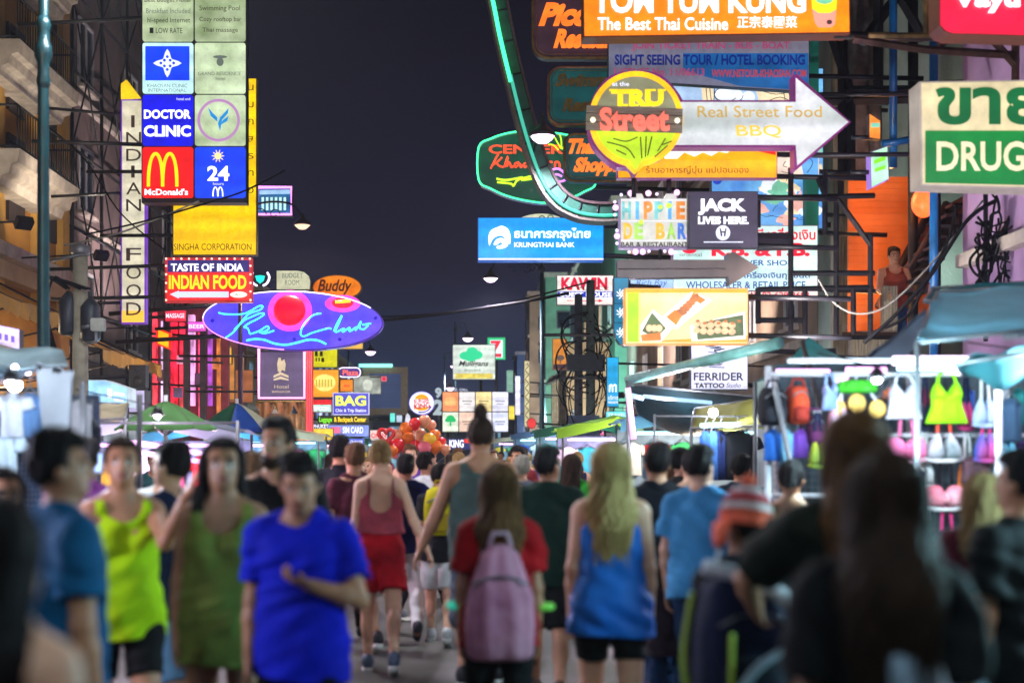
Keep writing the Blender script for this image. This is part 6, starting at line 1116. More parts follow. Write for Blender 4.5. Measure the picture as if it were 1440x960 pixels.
# generic stalls receding on both sides
def stall(label, X, Y, w, d, z, canv, tube, goods, e=60, side=1, table=cloth('stall cloth', C(110, 120, 140)), n=5, group='market stalls down the street', tint=None):
    o = thing('market_stall', label, 'market stall', (X, Y, 0), 0, group)
    for sx in (-1, 1):
        for sy in (-1, 1): MB().tube([(sx*w/2, sy*d/2, 0), (sx*w/2, sy*d/2, z)], .02, 6).build('post', GREYMET, o)
    g = [[(-w*.56+w*1.12*i/6, -d*.58+d*1.16*j/6, z+.35*(1-abs(i-3)/3)*.6+.03*math.sin(i*2+j)) for i in range(7)] for j in range(7)]
    MB().sheet(g, .012).build('canopy', canv, o)
    vv = MB(); vv.sheet([[(p[0], p[1]-.004, p[2]-.016-dz*(.8+.2*math.sin(k*1.9))) for k, p in enumerate(g[0])] for dz in (0, .18)]); vv.build('valance', canv, o)
    for q in range(2): MB().tube([(-w*.42, -d*.35+q*d*.5, z-.16), (w*.42, -d*.35+q*d*.5, z-.16)], .02, 6).build('light_tube', tube, o)
    MB().box((-w*.48, -d*.3, .02), (w*.48, d*.4, .82)).build('counter', table, o)
    back = MB().box((-w/2, d*.45, .8), (w/2, d*.47, z-.1)).build('back_board', cloth('stall backdrop', C(120, 140, 160)), o)
    r_ = random.Random(int(X*100+Y)); short = label.split(' roof')[0].replace('stall with a ', '').replace('distant ', '').replace(' canvas', '').replace('stall with ', '')
    for i, (cn, c) in enumerate(r_.sample(goods, n)):
        shirt('hanging_shirt', f'{cn} shirt hung at the back of the {short} roofed stall '+('on the left' if X < 0 else 'on the right'), 'shirt', (X-w*.4+w*.8*i/(n-1), Y+d*.38, z-.28), .3, .48, c, True, 'shirts hung in the stalls', i)
    plight(o, (0, -d*.3, z-.3), e*2.2, tint or r_.choice(((.55, .85, 1), (1, .62, .95), (1, .82, .6), (.6, 1, .95))))
    return o
G_ = [(n_, cloth('goods '+n_, c)) for n_, c in (('red', C(200, 40, 50)), ('white', C(215, 215, 215)), ('blue', C(40, 80, 180)), ('green', C(50, 150, 90)), ('yellow', C(220, 190, 60)), ('pink', C(230, 110, 160)), ('black', C(26, 26, 32)), ('teal', C(40, 150, 150)))]
CV = {n_: tarp(n_+' canvas', c, .45) for n_, c in (('silver grey', C(150, 165, 175)), ('lime green', C(120, 180, 40)), ('dark green', C(30, 90, 70)), ('sky blue', C(90, 160, 200)), ('pale cream', C(200, 190, 160)), ('grey blue', C(90, 110, 140)))}
TP2 = emat('lilac fluorescent tube', (1.0, .5, 1.0), 3, 0); TC2 = emat('aqua fluorescent tube', (.4, .95, 1.0), 3, 0)
stall('stall with a lime green canvas roof below the cyan vertical sign', 2.35, 23.5, 1.7, 1.4, 2.0, CV['lime green'], TP2, G_)
stall('stall with a sky blue canvas roof behind the dark tarpaulin corner', 3.1, 20.0, 1.9, 1.5, 2.05, CV['sky blue'], TC2, G_)
stall('stall with a dark green canvas roof under the twin cable poles', 2.6, 31, 2.2, 1.6, 2.1, CV['dark green'], TP2, G_)
stall('stall with a grey blue canvas roof beyond the twin cable poles', 2.6, 44, 2.4, 1.8, 2.2, CV['grey blue'], TC2, G_)
stall('distant cream roofed stall near the lamp post foot', 2.3, 58, 2.6, 1.8, 2.2, CV['pale cream'], TP2, G_)
stall('stall with a silver grey roof under the green umbrella', -3.7, 17.2, 1.9, 1.5, 1.86, CV['silver grey'], TP2, G_, 70)
stall('stall with a sky blue roof under the green and white umbrella', -4.0, 23.0, 2.0, 1.6, 1.9, CV['sky blue'], TP2, G_, 70)
stall('stall with a cream roof left of the bag sign', -4.2, 30.0, 2.2, 1.6, 2.0, CV['pale cream'], TC2, G_, 70)
stall('stall with a dark green roof under the golden yellow sign', -3.9, 38.5, 2.2, 1.6, 2.0, CV['dark green'], TP2, G_, 70)
stall('distant grey blue roofed stall below the banknote sign', -4.2, 50, 2.6, 1.8, 2.1, CV['grey blue'], TC2, G_, 90)
stall('distant stall with lime green roof below the framed billboard', -4.4, 64, 2.6, 1.8, 2.2, CV['lime green'], TP2, G_, 90)
stall('stall with a silver grey roof added out of view at right to light the crowd', 3.35, 5.3, 1.9, 1.4, 2.1, CV['silver grey'], TC2, G_, 120, tint=(.45, .88, 1))  # unseen stall added so its cyan lamp rim-lights the near crowd
stall('stall with a pale cream roof added out of view at left to light the crowd', -3.15, 5.6, 1.9, 1.4, 2.1, CV['pale cream'], TP2, G_, 58, tint=(.75, .75, 1))  # unseen stall added as a side light on the near crowd
# umbrellas
def umbrella(label, x, ytop, yedge, wpx, Y, cols, n=8):
    p = at(x, ytop, Y); zt = p.z; ze = at(x, yedge, Y).z; r = wpx/2*Y/F; o = thing('market_umbrella', label, 'umbrella', (p.x, Y, 0))
    MB().tube([(0, 0, 0), (0, 0, zt+.06)], .025, 8).build('pole', WHITEMET, o)
    for k in range(n):
        a0, a1 = 2*math.pi*k/n, 2*math.pi*(k+1)/n; g = []
        for i in range(7):
            t = i/6; row = []
            for j in range(5):
                q = a0+(a1-a0)*j/4; rr_ = r*t*(1-.05*math.sin(j/4*math.pi)*t); row.append((rr_*math.cos(q), rr_*math.sin(q), zt-(zt-ze)*(t**1.25)-.02*math.sin(j/4*math.pi)*t))
            g.append(row)
        MB().sheet(g, .006).build('canopy_panel', cols[k % len(cols)], o)
        MB().tube([(.02, 0, zt-.35) if False else (0, 0, zt-.4), (r*.55*math.cos(a0), r*.55*math.sin(a0), zt-(zt-ze)*.47)], .008, 5).build('rib', GREYMET, o)
    return o
UG = tarp('sage green canvas', C(96, 150, 84), .35); UD = tarp('deep green canvas', C(10, 110, 80), .35); UW = tarp('cream white canvas', C(196, 200, 170), .4); UB = tarp('cobalt canvas', C(16, 90, 190), .35)
umbrella('sage green market umbrella over the stalls at the left', 233, 563, 603, 146, 15.9, [UG])
umbrella('green, cream and blue market umbrella right of the sage green one', 333, 566, 607, 124, 21.4, [UD, UD, UB, UW])
# left near stall
sl = thing('market_stall', 'cluttered stall with silvery tarpaulins, a bright bulb and a mesh board at the left edge', 'market stall', (-3.2, 9.8, 0)); b = Vector((-3.2, 9.8, 0))
for x, y in ((-3.9, 9), (-2.5, 9.2), (-2.55, 11), (-4.2, 11)): MB().tube([(x-b.x, y-b.y, 0), (x-b.x, y-b.y, 2.05)], .022, 8).build('post', GREYMET, sl)
quad_sheet(at(-120, 520, 9.2), at(96, 515, 9.2), at(88, 492, 11.2), at(-120, 488, 11.2), n=10, sag=.1, base=b, seed=11, wob=.03).build('tarpaulin', tarp('silver tarp', C(150, 180, 190), .4), sl)
quad_sheet(at(50, 512, 9.1), at(104, 520, 9.1), at(100, 606, 9.1), at(60, 604, 9.15), n=8, sag=.0, base=b, seed=12, wob=.02).build('curtain', tarp('white plastic sheet', C(120, 128, 138), .4), sl)
g = MB(); xa, xb = at(-60, 0, 9.9).x, at(136, 0, 9.9).x
for i in range(40): x = xa+(xb-xa)*i/39; g.tube([(x-b.x, .1, .8), (x-b.x, .1, 2.0)], .0024, 4)
for i in range(34): z = .8+1.2*i/33; g.tube([(xa-b.x, .09, z), (xb-b.x, .09, z)], .0024, 4)
g.build('wire_grid', GREYMET, sl); MB().box((xa-b.x, .15, .4), (xb-b.x, .19, 2.0)).build('back_board', cloth('blue grey board', C(60, 80, 120)), sl)
MB().box((xa-b.x, -.5, .72), (xb-b.x, .09, .8)).build('table_top', MATS['stall plywood'], sl); MB().sheet([[(xa-b.x+(xb-xa)*i/20, -.51+.02*math.sin(i*2), z) for i in range(21)] for z in (.8, .4, .03)]).build('table_skirt', cloth('white skirt', C(160, 165, 175)), sl)
MB().ball(at(21, 541, 9)-b, .042, 14, 9).build('bulb', BULB, sl); plight(sl, at(24, 548, 8.5)-b, 26, (.8, .93, 1)); plight(sl, at(110, 575, 8.8)-b, 12, (.85, .9, 1))
for x, y, z, e, c in ((-2.45, 7.6, 1.97, 95, (.75, .8, 1)), (-2.5, 11.4, 1.9, 110, (1, .7, .95))):  # two more shaded bulbs added to light the crowd from the left
    q_ = Vector((x, y, z))-b; MB().lathe([(.008, .07), (.025, .06), (.06, 0), (.012, .012)], q_, 12).build('lamp_shade', mat('lamp shade enamel', C(70, 66, 70), .35, .3), sl); MB().ball(q_, .025, 10, 7).build('bulb', BULB, sl); MB().tube([q_+Vector((0, 0, .07)), q_+Vector((-.6, 1.0 if y < 9 else -.2, .2))], .006, 5).build('flex', CABLE, sl); plight(sl, q_-Vector((0, 0, .06)), e, c, .06)
for x, y in ((21, 517), (3, 521), (39, 522)): MB().ball(at(x, y, 9.4)-b, .022, 10, 7).build('bulb', emat('small lilac bulb', (.85, .7, 1), 14, 0), sl)
for i, (x, y, c, lab, Yq) in enumerate(((18, 552, C(196, 205, 220), 'white', 9.5), (42, 552, C(90, 130, 180), 'faded blue', 9.55), (8, 610, C(180, 200, 215), 'pale aqua', 9.5), (112, 562, C(200, 200, 210), 'creased white', 9.4), (126, 592, C(30, 34, 50), 'black', 9.6))):
    shirt('hanging_shirt', lab+' shirt hanging on the mesh board at the left edge', 'shirt', at(x, y, Yq), .16, .3, cloth('left shirt '+lab.replace(' ', '_'), c), i < 3, seed=30+i)
o = thing('laptop', 'small open laptop with a lit blue screen on the left stall counter', 'laptop', at(119, 668, 9.2)); MB().box((-.1, -.08, 0), (.1, .06, .012)).build('keyboard', DARKMET, o)
MB().add([(-.1, .06, .012), (.1, .06, .012), (.1, .1, .15), (-.1, .1, .15), (-.1, .075, .012), (.1, .075, .012), (.1, .115, .15), (-.1, .115, .15)], [(0, 1, 2, 3), (7, 6, 5, 4), (0, 4, 5, 1), (1, 5, 6, 2), (2, 6, 7, 3), (3, 7, 4, 0)]).build('lid', DARKMET, o); MB().add([(-.09, .061, .025), (.09, .061, .025), (.09, .095, .14), (-.09, .095, .14)], [(0, 1, 2, 3)]).build('screen', E('laptop screen', (120, 160, 240), 1.4, var=.3, scale=8), o)
o = Sign('shop_sign', 'small lilac lit sign cut by the left edge of the picture', 'sign', (-22, 452, 28, 492), 14, E('lilac white acrylic', (210, 190, 255), 1.4, var=.4, scale=5), DARKMET, .12, [(-22, 452), (28, 463), (28, 492), (-22, 478)], inset=1); o.bars([[(0, 470), (-80, 465)]], .03, BLACKMET)
o.polys([[(-10+i*9, 466+i*2), (-5+i*9, 467+i*2), (-5+i*9, 476+i*2), (-10+i*9, 475+i*2)] for i in range(4)], E('violet glyph', (110, 90, 200), .9, var=0), 'lettering', .036)
# boxes and fittings on the left shopfronts
s = Sign('light_box', 'white and blue lit shop light box above the cream cloth at the left', 'sign', (120, 534, 180, 572), 20.8, E('aqua shop acrylic', (150, 205, 245), 1.25, var=.4, scale=4), E('pale box side', (190, 205, 215), .8, var=.2), .5, [(120, 534), (148, 534), (180, 545), (180, 572), (150, 568), (120, 560)], inset=1.4); s.polys([[(152, 546), (158, 547), (158, 560), (152, 559)], [(161, 551), (176, 553), (176, 557), (161, 555)], [(161, 560), (174, 562), (174, 565), (161, 563)]], LWHITE, 'lettering', .036); s.bars([[(125, 550), (-10, 545)]], .04, BLACKMET)
s = Sign('light_box', 'pale lilac unlettered light box right of the blue lit one', 'sign', (181, 548, 204, 580), 22, E('lilac box acrylic', (196, 186, 226), .85, var=.2), DARKMET, .4, inset=1); s.bars([[(185, 560), (30, 556)]], .04, BLACKMET)
s = Sign('small_sign', 'small grey square plate on the concrete pole at the left', 'sign', (127, 447, 147, 465), 19.6, None, mat('grey plate', C(170, 175, 170), .5), .08, rrect(127, 447, 147, 465, 3)); s.bars([[(127, 458), (113, 460)], [(134, 465), (134, 480), (122, 482)]], .025, GREYMET)
o = thing('loudspeaker', 'black loudspeaker on a bracket over the lilac light box', 'loudspeaker', at(193, 545, 22.4)); MB().box((-.13, 0, .0), (.13, .24, .36)).build('cabinet', mat('black speaker', C(22, 22, 28), .5), o)
for z, r in ((.11, .09), (.27, .05)): MB().lathe([(r, 0), (r, .012), (r*.6, -.02), (.01, -.01)], (0, 0, 0), 16).build('cone', mat('speaker cone', C(40, 40, 46), .6), o).matrix_local = Matrix.Translation((0, -.004, z)) @ Matrix.Rotation(R(90), 4, 'X')
MB().tube([(0, .2, .18), (-2.6, .5, .18)], .03, 6).build('bracket', BLACKMET, o)
canopy('cream cloth awning hanging in front of the blue lit light box', [(103, 592, 13), (176, 588, 13.6), (180, 568, 15.5), (110, 566, 15.5)], tarp('cream cloth', C(205, 190, 160), .4), .06, seed=14)
o = thing('market_stall', 'goods counter with violet lit rail behind the woman in the neon yellow top', 'market stall', (-3.05, 13.2, 0)); b = Vector((-3.05, 13.2, 0))
MB().box((-.9, -.3, .02), (.9, .3, .85)).build('counter', cloth('pale counter cloth', C(150, 160, 180)), o); MB().tube([at(180, 620, 13)-b, at(300, 640, 13)-b], .02, 8).tube([at(170, 632, 13)-b, at(290, 650, 13)-b], .02, 8).build('light_tube', TP2, o)
for x in (-.9, .9): MB().tube([(x, 0, .85), (x, 0, 1.9)], .018, 6).build('post', GREYMET, o)
MB().tube([(-.9, 0, 1.88), (.9, 0, 1.88)], .015, 6).build('rail', GREYMET, o); plight(o, (0.2, -.5, 1.7), 40, (1, .85, 1))
def added_flood(label, p, aim, e, c, wall_dx, ang=120):  # invented fixture, added to brighten walls, poles and hoardings
    o = thing('fill_flood', label, 'fill_flood', p); d = (Vector(aim)-Vector(p)).normalized(); rot = d.to_track_quat('-Z', 'Y').to_euler()
    b_ = MB().box((-.13, -.09, -.02), (.13, .09, .1)).build('housing', DARKMET, o); b_.rotation_euler = rot; MB().box((-.115, -.075, -.026), (.115, .075, -.021)).build('lens', emat('fill lamp lens', (1, .95, .9), 6, 0), b_)
    MB().tube([(0, 0, 0), (wall_dx, .0, -.1)], .018, 6).build('bracket', BLACKMET, o)
    ld = bpy.data.lights.new('fill_light', 'SPOT'); ld.energy = e; ld.spot_size = R(ang); ld.spot_blend = .8; ld.color = c; ld.shadow_soft_size = .1; l = bpy.data.objects.new('fill_light', ld); col.objects.link(l); l.parent = o; l.location = d*.07; l.rotation_euler = rot
WARM, COOL, VIOL, TEAL_ = (1, .84, .62), (.8, .9, 1), (.9, .72, 1), (.5, 1, .9)
added_flood('added warm fill light above the near end of the long ochre awning', (-6.9, 22.0, 5.2), (-9, 24.5, 9.5), 300, WARM, -2.1)
added_flood('added warm fill light above the far end of the long ochre awning', (-7.0, 27.0, 5.4), (-9, 29.5, 9.5), 300, WARM, -2.0)
added_flood('added dim fill light at the foot of the dark braced building', (-6.9, 35.2, 4.8), (-9.3, 36.9, 8.4), 900, (1, .8, .78), -2.4)
added_flood('added rose fill light on the rose rendered shop house', (-7.3, 51.0, 3.8), (-9.1, 53, 8), 420, (1, .5, .6), -1.8)
added_flood('added fill light on the cream shop house', (-7.3, 65.0, 3.8), (-9.2, 67, 7), 420, WARM, -1.9)
added_flood('added violet white fill light under the lilac wall', (4.6, 11.5, 2.75), (6.45, 16, 6.5), 420, VIOL, 1.8)
added_flood('added fill light brightening the concrete poles from below', (4.0, 16.0, 2.7), (5.4, 19.5, 6.5), 420, (1, .9, .82), 2.1)
added_flood('added greenish fill light on the pale green building', (6.9, 22.0, 3.0), (6.9, 23.0, 8.0), 300, (.8, 1, .95), .6)
added_flood('added fill light on the beige building behind the silver shop sign', (5.0, 31.0, 3.6), (6.65, 34, 8), 900, (1, .85, .75), 1.6)
added_flood('added fill light on the taupe building with small windows', (5.0, 47.0, 3.6), (6.85, 51, 9), 1400, (1, .85, .75), 1.8)
added_flood('added sea green fill light beside the twin cable poles', (4.6, 58.0, 3.6), (6.35, 64, 8), 2200, TEAL_, 1.8)
added_flood('added blue fill light on the slate building', (4.6, 88.0, 3.6), (6.25, 94, 8), 2600, (.5, .7, 1), 1.6)
added_flood('added fill light on the slate blue shop house', (-7.4, 84.0, 3.8), (-9.1, 87, 7), 1600, (.6, .7, 1), -1.7)
added_flood('added teal white fill light below the sea green stair tower', (5.3, 78.0, 3.2), (5.5, 88, 8), 3200, (.75, 1, .95), 1.0)
added_flood('added pale fill light below the narrow beige building', (5.4, 102.0, 3.2), (5.5, 112, 9), 3200, (1, .9, .8), .9)
added_flood('added blue fill light below the low narrow slate building', (5.4, 130.0, 3.2), (5.5, 140, 8), 3200, (.6, .75, 1), .9)
added_flood('added small fill light under the blank cream hoarding', (4.9, 53.6, 2.7), (4.7, 57, 4.6), 520, (1, .93, .8), 1.4)
# balloons
Yb = 30.0; tie = at(585, 672, Yb); br_ = random.Random(2)
BC = {'red': C(226, 30, 36), 'orange': C(250, 120, 30), 'peach': C(245, 160, 120), 'yellow': C(250, 190, 40), 'sea green': C(90, 150, 110), 'pink': C(240, 110, 130)}
bm = {k: mat(k+' balloon rubber', v, .25, 0, .15, 3) for k, v in BC.items()}
spots = [(558, 612, 'peach', 9), (571, 603, 'orange', 10), (584, 596, 'red', 9), (597, 592, 'peach', 9), (600, 604, 'sea green', 10), (575, 618, 'orange', 11), (590, 612, 'peach', 11), (604, 618, 'yellow', 10), (560, 626, 'red', 10), (547, 624, 'red', 8), (583, 627, 'red', 9), (597, 630, 'pink', 10), (611, 612, 'orange', 9), (612, 628, 'orange', 10), (570, 630, 'pink', 9), (589, 603, 'yellow', 9), (620, 622, 'red', 8), (606, 598, 'peach', 8), (626, 632, 'peach', 8), (552, 634, 'orange', 8)]
for x, y, c, r in spots:
    p = at(x, y, Yb+br_.uniform(-.35, .35)); rr_ = r*Yb/F; o = thing('balloon', f'{c} balloon in the bunch held up over the crowd', 'balloon', p, 0, f'{c} balloons in the bunch')
    MB().lathe([(.004, -rr_*1.25), (rr_*.1, -rr_*1.2), (rr_*.06, -rr_*1.12), (rr_*.4, -rr_*.85), (rr_*.8, -rr_*.4), (rr_, .05*rr_), (rr_*.93, rr_*.45), (rr_*.6, rr_*.85), (.004, rr_)], seg=16).build('envelope', bm[c], o)
    MB().tube([Vector((0, 0, -rr_*1.22)), tie-p], .003, 4).build('string', WHITEMET, o)
p = at(543, 612, Yb-.2); o = thing('balloon', 'red heart shaped ring balloon at the left of the bunch', 'balloon', p)
hp = [(.0+.155*math.sin(q)**3*1.0, 0, .13*math.cos(q)-.055*math.cos(2*q)-.022*math.cos(3*q)-.01*math.cos(4*q)) for q in (2*math.pi*i/40 for i in range(40))]
MB().tube(hp, .045, 10, closed=True).build('envelope', bm['red'], o); MB().tube([Vector((0, 0, -.17)), tie-p], .003, 4).build('string', WHITEMET, o)
p = at(556, 600, Yb+.1)
# ------------------------------------------------------------------ people: one smooth skin grown round a posed skeleton
def nets(f, lo, h):
    """surface of the zero level of a sampled distance field"""
    s = f < 0; c = np.zeros(tuple(n-1 for n in f.shape), np.int8)
    for a in (0, 1):
        for b in (0, 1):
            for d in (0, 1): c += s[a:a+c.shape[0], b:b+c.shape[1], d:d+c.shape[2]]
    act = (c > 0) & (c < 8); idx = np.argwhere(act); vid = np.full(act.shape, -1, np.int64); vid[act] = np.arange(len(idx))
    acc = np.zeros((len(idx), 3)); cnt = np.zeros(len(idx)); fl = f
    for ax in range(3):
        o = [q for q in range(3) if q != ax]
        for u in (0, 1):
            for v in (0, 1):
                a = np.zeros(3, int); a[o[0]] = u; a[o[1]] = v; b = a.copy(); b[ax] = 1
                i, j = idx+a, idx+b; fa = fl[i[:, 0], i[:, 1], i[:, 2]]; fb = fl[j[:, 0], j[:, 1], j[:, 2]]
                m = (fa < 0) != (fb < 0); t = np.where(m, fa/np.where(m, fa-fb, 1), 0)
                p = a+np.outer(t, b-a); acc[m] += p[m]; cnt[m] += 1
    vs = np.asarray(lo)+h*(idx+acc/np.maximum(cnt, 1)[:, None]); fs = []
    for ax in range(3):
        o1, o2 = (ax+1) % 3, (ax+2) % 3
        s0 = np.take(s, range(0, s.shape[ax]-1), ax); s1 = np.take(s, range(1, s.shape[ax]), ax); e = np.argwhere(s0 != s1)
        e = e[(e[:, o1] > 0) & (e[:, o2] > 0) & (e[:, o1] < s.shape[o1]-1) & (e[:, o2] < s.shape[o2]-1)]
        if not len(e): continue
        d1 = np.zeros(3, int); d1[o1] = 1; d2 = np.zeros(3, int); d2[o2] = 1; g = lambda q: vid[q[:, 0], q[:, 1], q[:, 2]]
        Q = np.stack([g(e-d1-d2), g(e-d2), g(e), g(e-d1)], 1); ins = s[e[:, 0], e[:, 1], e[:, 2]]; Q[~ins] = Q[~ins][:, ::-1]; fs.append(Q)
    F_ = np.concatenate(fs) if fs else np.zeros((0, 4), int)
    return vs, F_[(F_ >= 0).all(1)]
def run(prims, h, infl=0.0, post=None, pad=.03):
    los, his = [], []
    for p in prims:
        if p[0] in 'cf': r = max(p[3], p[4]); los.append(np.minimum(p[1], p[2])-r); his.append(np.maximum(p[1], p[2])+r)
        else: r = max(p[2]); los.append(p[1]-r); his.append(p[1]+r)
    lo = np.min(los, 0)-infl-pad; hi = np.max(his, 0)+infl+pad; n = np.ceil((hi-lo)/h).astype(int)+1
    ax = [lo[i]+h*np.arange(n[i]) for i in range(3)]; f = np.full(n, .25, np.float32)
    for p, l_, h_ in zip(prims, los, his):
        k = p[-1]; m = infl+max(k, .02)*1.2+2*h
        sl = tuple(slice(max(0, int((l_[i]-m-lo[i])/h)), min(n[i], int((h_[i]+m-lo[i])/h)+2)) for i in range(3))
        X = ax[0][sl[0]][:, None, None]; Y = ax[1][sl[1]][None, :, None]; Z = ax[2][sl[2]][None, None, :]
        if p[0] in 'cf':
            a, b, r1, r2, fl = p[1], p[2], p[3], p[4], p[5]; d = (b-a)*np.array([1, fl, 1]); L2 = max(1e-9, d@d)
            px, py, pz = X-a[0], (Y-a[1])*fl, Z-a[2]; t = np.clip((px*d[0]+py*d[1]+pz*d[2])/L2, 0, 1)
            dd = np.sqrt((px-t*d[0])**2+(py-t*d[1])**2+(pz-t*d[2])**2)-(r1+(r2-r1)*t)-infl
            if p[0] == 'f': dd = np.maximum(dd, (px*d[0]+py*d[1]+pz*d[2])/math.sqrt(L2)-math.sqrt(L2))
        else:
            c, r, Rm = p[1], np.array(p[2])+infl, p[3]; x, y, z = X-c[0], Y-c[1], Z-c[2]
            if Rm is not None: x, y, z = (x*Rm[0][i]+y*Rm[1][i]+z*Rm[2][i] for i in range(3))
            k0 = np.sqrt((x/r[0])**2+(y/r[1])**2+(z/r[2])**2); k1 = np.sqrt((x/r[0]**2)**2+(y/r[1]**2)**2+(z/r[2]**2)**2); dd = k0*(k0-1)/np.maximum(k1, 1e-6)
        s = f[sl]; dd = np.broadcast_to(dd, s.shape)
        if k > 0:
            q = np.clip(.5+.5*(s-dd)/k, 0, 1); f[sl] = s*(1-q)+dd*q-k*q*(1-q)
        else: f[sl] = np.minimum(s, dd)
    if post: f = post(f, ax[0][:, None, None], ax[1][None, :, None], ax[2][None, None, :]).astype(np.float32)
    return nets(f, lo, h)
V3 = lambda *a: np.array(a, float)
def cap(a, b, r1, r2, k=.03, fl=1.0): return ('c', np.array(a, float), np.array(b, float), r1, r2, fl, k)
def el(c, r, k=.03, Rm=None): return ('e', np.array(c, float), tuple(r), Rm, k)
def npmesh(name, vs, fs, mats, parent, mi=None):
    me = bpy.data.meshes.new(name); n, m = len(vs), len(fs)
    me.vertices.add(n); me.vertices.foreach_set('co', np.asarray(vs, np.float32).ravel()); me.loops.add(4*m); me.loops.foreach_set('vertex_index', np.asarray(fs, np.int32).ravel())
    me.polygons.add(m); me.polygons.foreach_set('loop_start', np.arange(0, 4*m, 4, dtype=np.int32)); me.polygons.foreach_set('use_smooth', np.ones(m, bool))
    for x in mats: me.materials.append(x)
    if mi is not None: me.polygons.foreach_set('material_index', mi.astype(np.int32))
    me.update(calc_edges=True); o = bpy.data.objects.new(name, me); col.objects.link(o); o.parent = parent; return o
def unit(v): v = np.array(v, float); return v/np.linalg.norm(v)
_hands = {}
def hand_mesh(curl, spread=.0):
    key = (curl, spread)
    if key in _hands: return _hands[key]
    P = [cap((-.03, 0, 0), (.012, 0, 0), .024, .022, .012), el((.05, -.002, 0), (.05, .041, .0165), .014), cap((.012, .022, -.004), (.05, .028, -.008), .018, .013, .014)]
    for i, (y, L_) in enumerate(((.031, .070), (.0105, .080), (-.0105, .074), (-.0305, .058))):
        p = V3(.088-(.004 if i in (0, 3) else 0), y, 0); a = .12+curl*.35; sp = (1.5-i)*spread
        for j, q in enumerate((.44, .31, .25)):
            d = V3(math.cos(a)*math.cos(sp), math.sin(sp), -math.sin(a)); e = p+d*L_*q; P.append(cap(p, e, .0092-.0009*j, .0086-.0009*j, .004)); p = e; a += curl*(.95+.1*j)
    p = V3(.02, .034, -.004); t2 = p+V3(.032, .024, -.008); t3 = t2+V3(.028, .008-curl*.012, -.012-curl*.014); P += [cap(p, t2, .014, .0115, .01), cap(t2, t3, .0112, .009, .005)]
    _hands[key] = run(P, .0048, pad=.012); return _hands[key]
SKINS = {}
def skin(k):
    if k in SKINS: return SKINS[k]
    c = {'fair': C(226, 172, 142), 'tan': C(196, 138, 104), 'brown': C(150, 98, 68), 'olive': C(182, 132, 98)}[k]
    m = mat(k+' skin', c, .5, 0, .18, 9, .15, 60); m.node_tree.nodes['Principled BSDF'].inputs['Subsurface Weight'].default_value = .08; m.node_tree.nodes['Principled BSDF'].inputs['Subsurface Radius'].default_value = (.02, .008, .004); SKINS[k] = m; return m
def hairmat(n, c, c2): return mat(n+' hair', c, .55, 0, .4, 28, .5, 70, (6, 6, .35), c2=c2, spec=.1)
HAIR = {'black': hairmat('black', C(34, 28, 28), C(14, 12, 14)), 'darkbrown': hairmat('dark brown', C(70, 48, 34), C(24, 18, 16)), 'brown': hairmat('brown', C(120, 82, 52), C(56, 38, 26)), 'blonde': hairmat('blonde', C(226, 196, 130), C(150, 116, 66)), 'sandy': hairmat('sandy', C(176, 140, 88), C(104, 78, 48)), 'grey': hairmat('grey', C(190, 180, 165), C(120, 112, 104)), 'ombre': hairmat('ombre', C(140, 96, 56), C(30, 22, 20))}
EYE = mat('dark iris', C(26, 20, 18), .2, 0, .1); LIP = mat('lips', C(150, 76, 70), .5, 0, .1); BROW = mat('eyebrow', C(36, 28, 26), .8, 0, .1); EYEW = mat('eye white', C(215, 208, 200), .3, 0, .1)
ARM = {'down': ((.13, -.02, -1), (.04, .16, -1)), 'back': ((.14, -.32, -1), (.04, -.1, -1)), 'fwd': ((.12, .22, -1), (.0, .55, -.85)), 'cross': ((.30, .10, -1), (-.78, .62, .10)), 'hold': ((.16, .12, -1), (-.25, .95, .25)),
       'wave': ((.12, .5, -.85), (.38, .5, .78)), 'out': ((.38, -.10, -1), (.42, -.02, -.9)), 'outfar': ((.62, -.12, -.8), (.55, .05, -.85)), 'akimbo': ((.62, -.15, -.75), (-.35, .55, -.75)), 'face': ((.30, .45, -.85), (-.28, .45, .85)), 'rail': ((.2, .35, -.9), (-.1, .9, -.35))}
def joints(h, fem, arms, legs, bw):
    s = h/1.75; J = {}
    for sd, nm, (al, kf) in ((-1, 'L', legs[0]), (1, 'R', legs[1])):
        hp = V3(sd*.088, 0, .915); d = V3(sd*.02, math.sin(al), -math.cos(al)); kn = hp+.43*unit(d); b = al-kf; d2 = V3(sd*.0, math.sin(b), -math.cos(b)); an = kn+.40*unit(d2); J[nm] = [hp, kn, an, b]
    low = min(J['L'][2][2]-.085+.03*max(0, -math.sin(J['L'][3])), J['R'][2][2]-.085+.03*max(0, -math.sin(J['R'][3])))
    dz = -low
    for nm in 'LR':
        for i in range(3): J[nm][i] = J[nm][i]+V3(0, 0, dz)
    J['dz'] = dz
    for sd, nm, ps in ((-1, 'l', arms[0]), (1, 'r', arms[1])):
        u, f = ARM[ps] if isinstance(ps, str) else ps; sh = V3(sd*(.172 if not fem else .152)*bw, -.005, 1.415+dz); u = unit((u[0]*sd, u[1], u[2])); f = unit((f[0]*sd, f[1], f[2])); eb = sh+.285*u; wr = eb+.245*f; J[nm] = [sh, eb, wr, f]
    return J, s
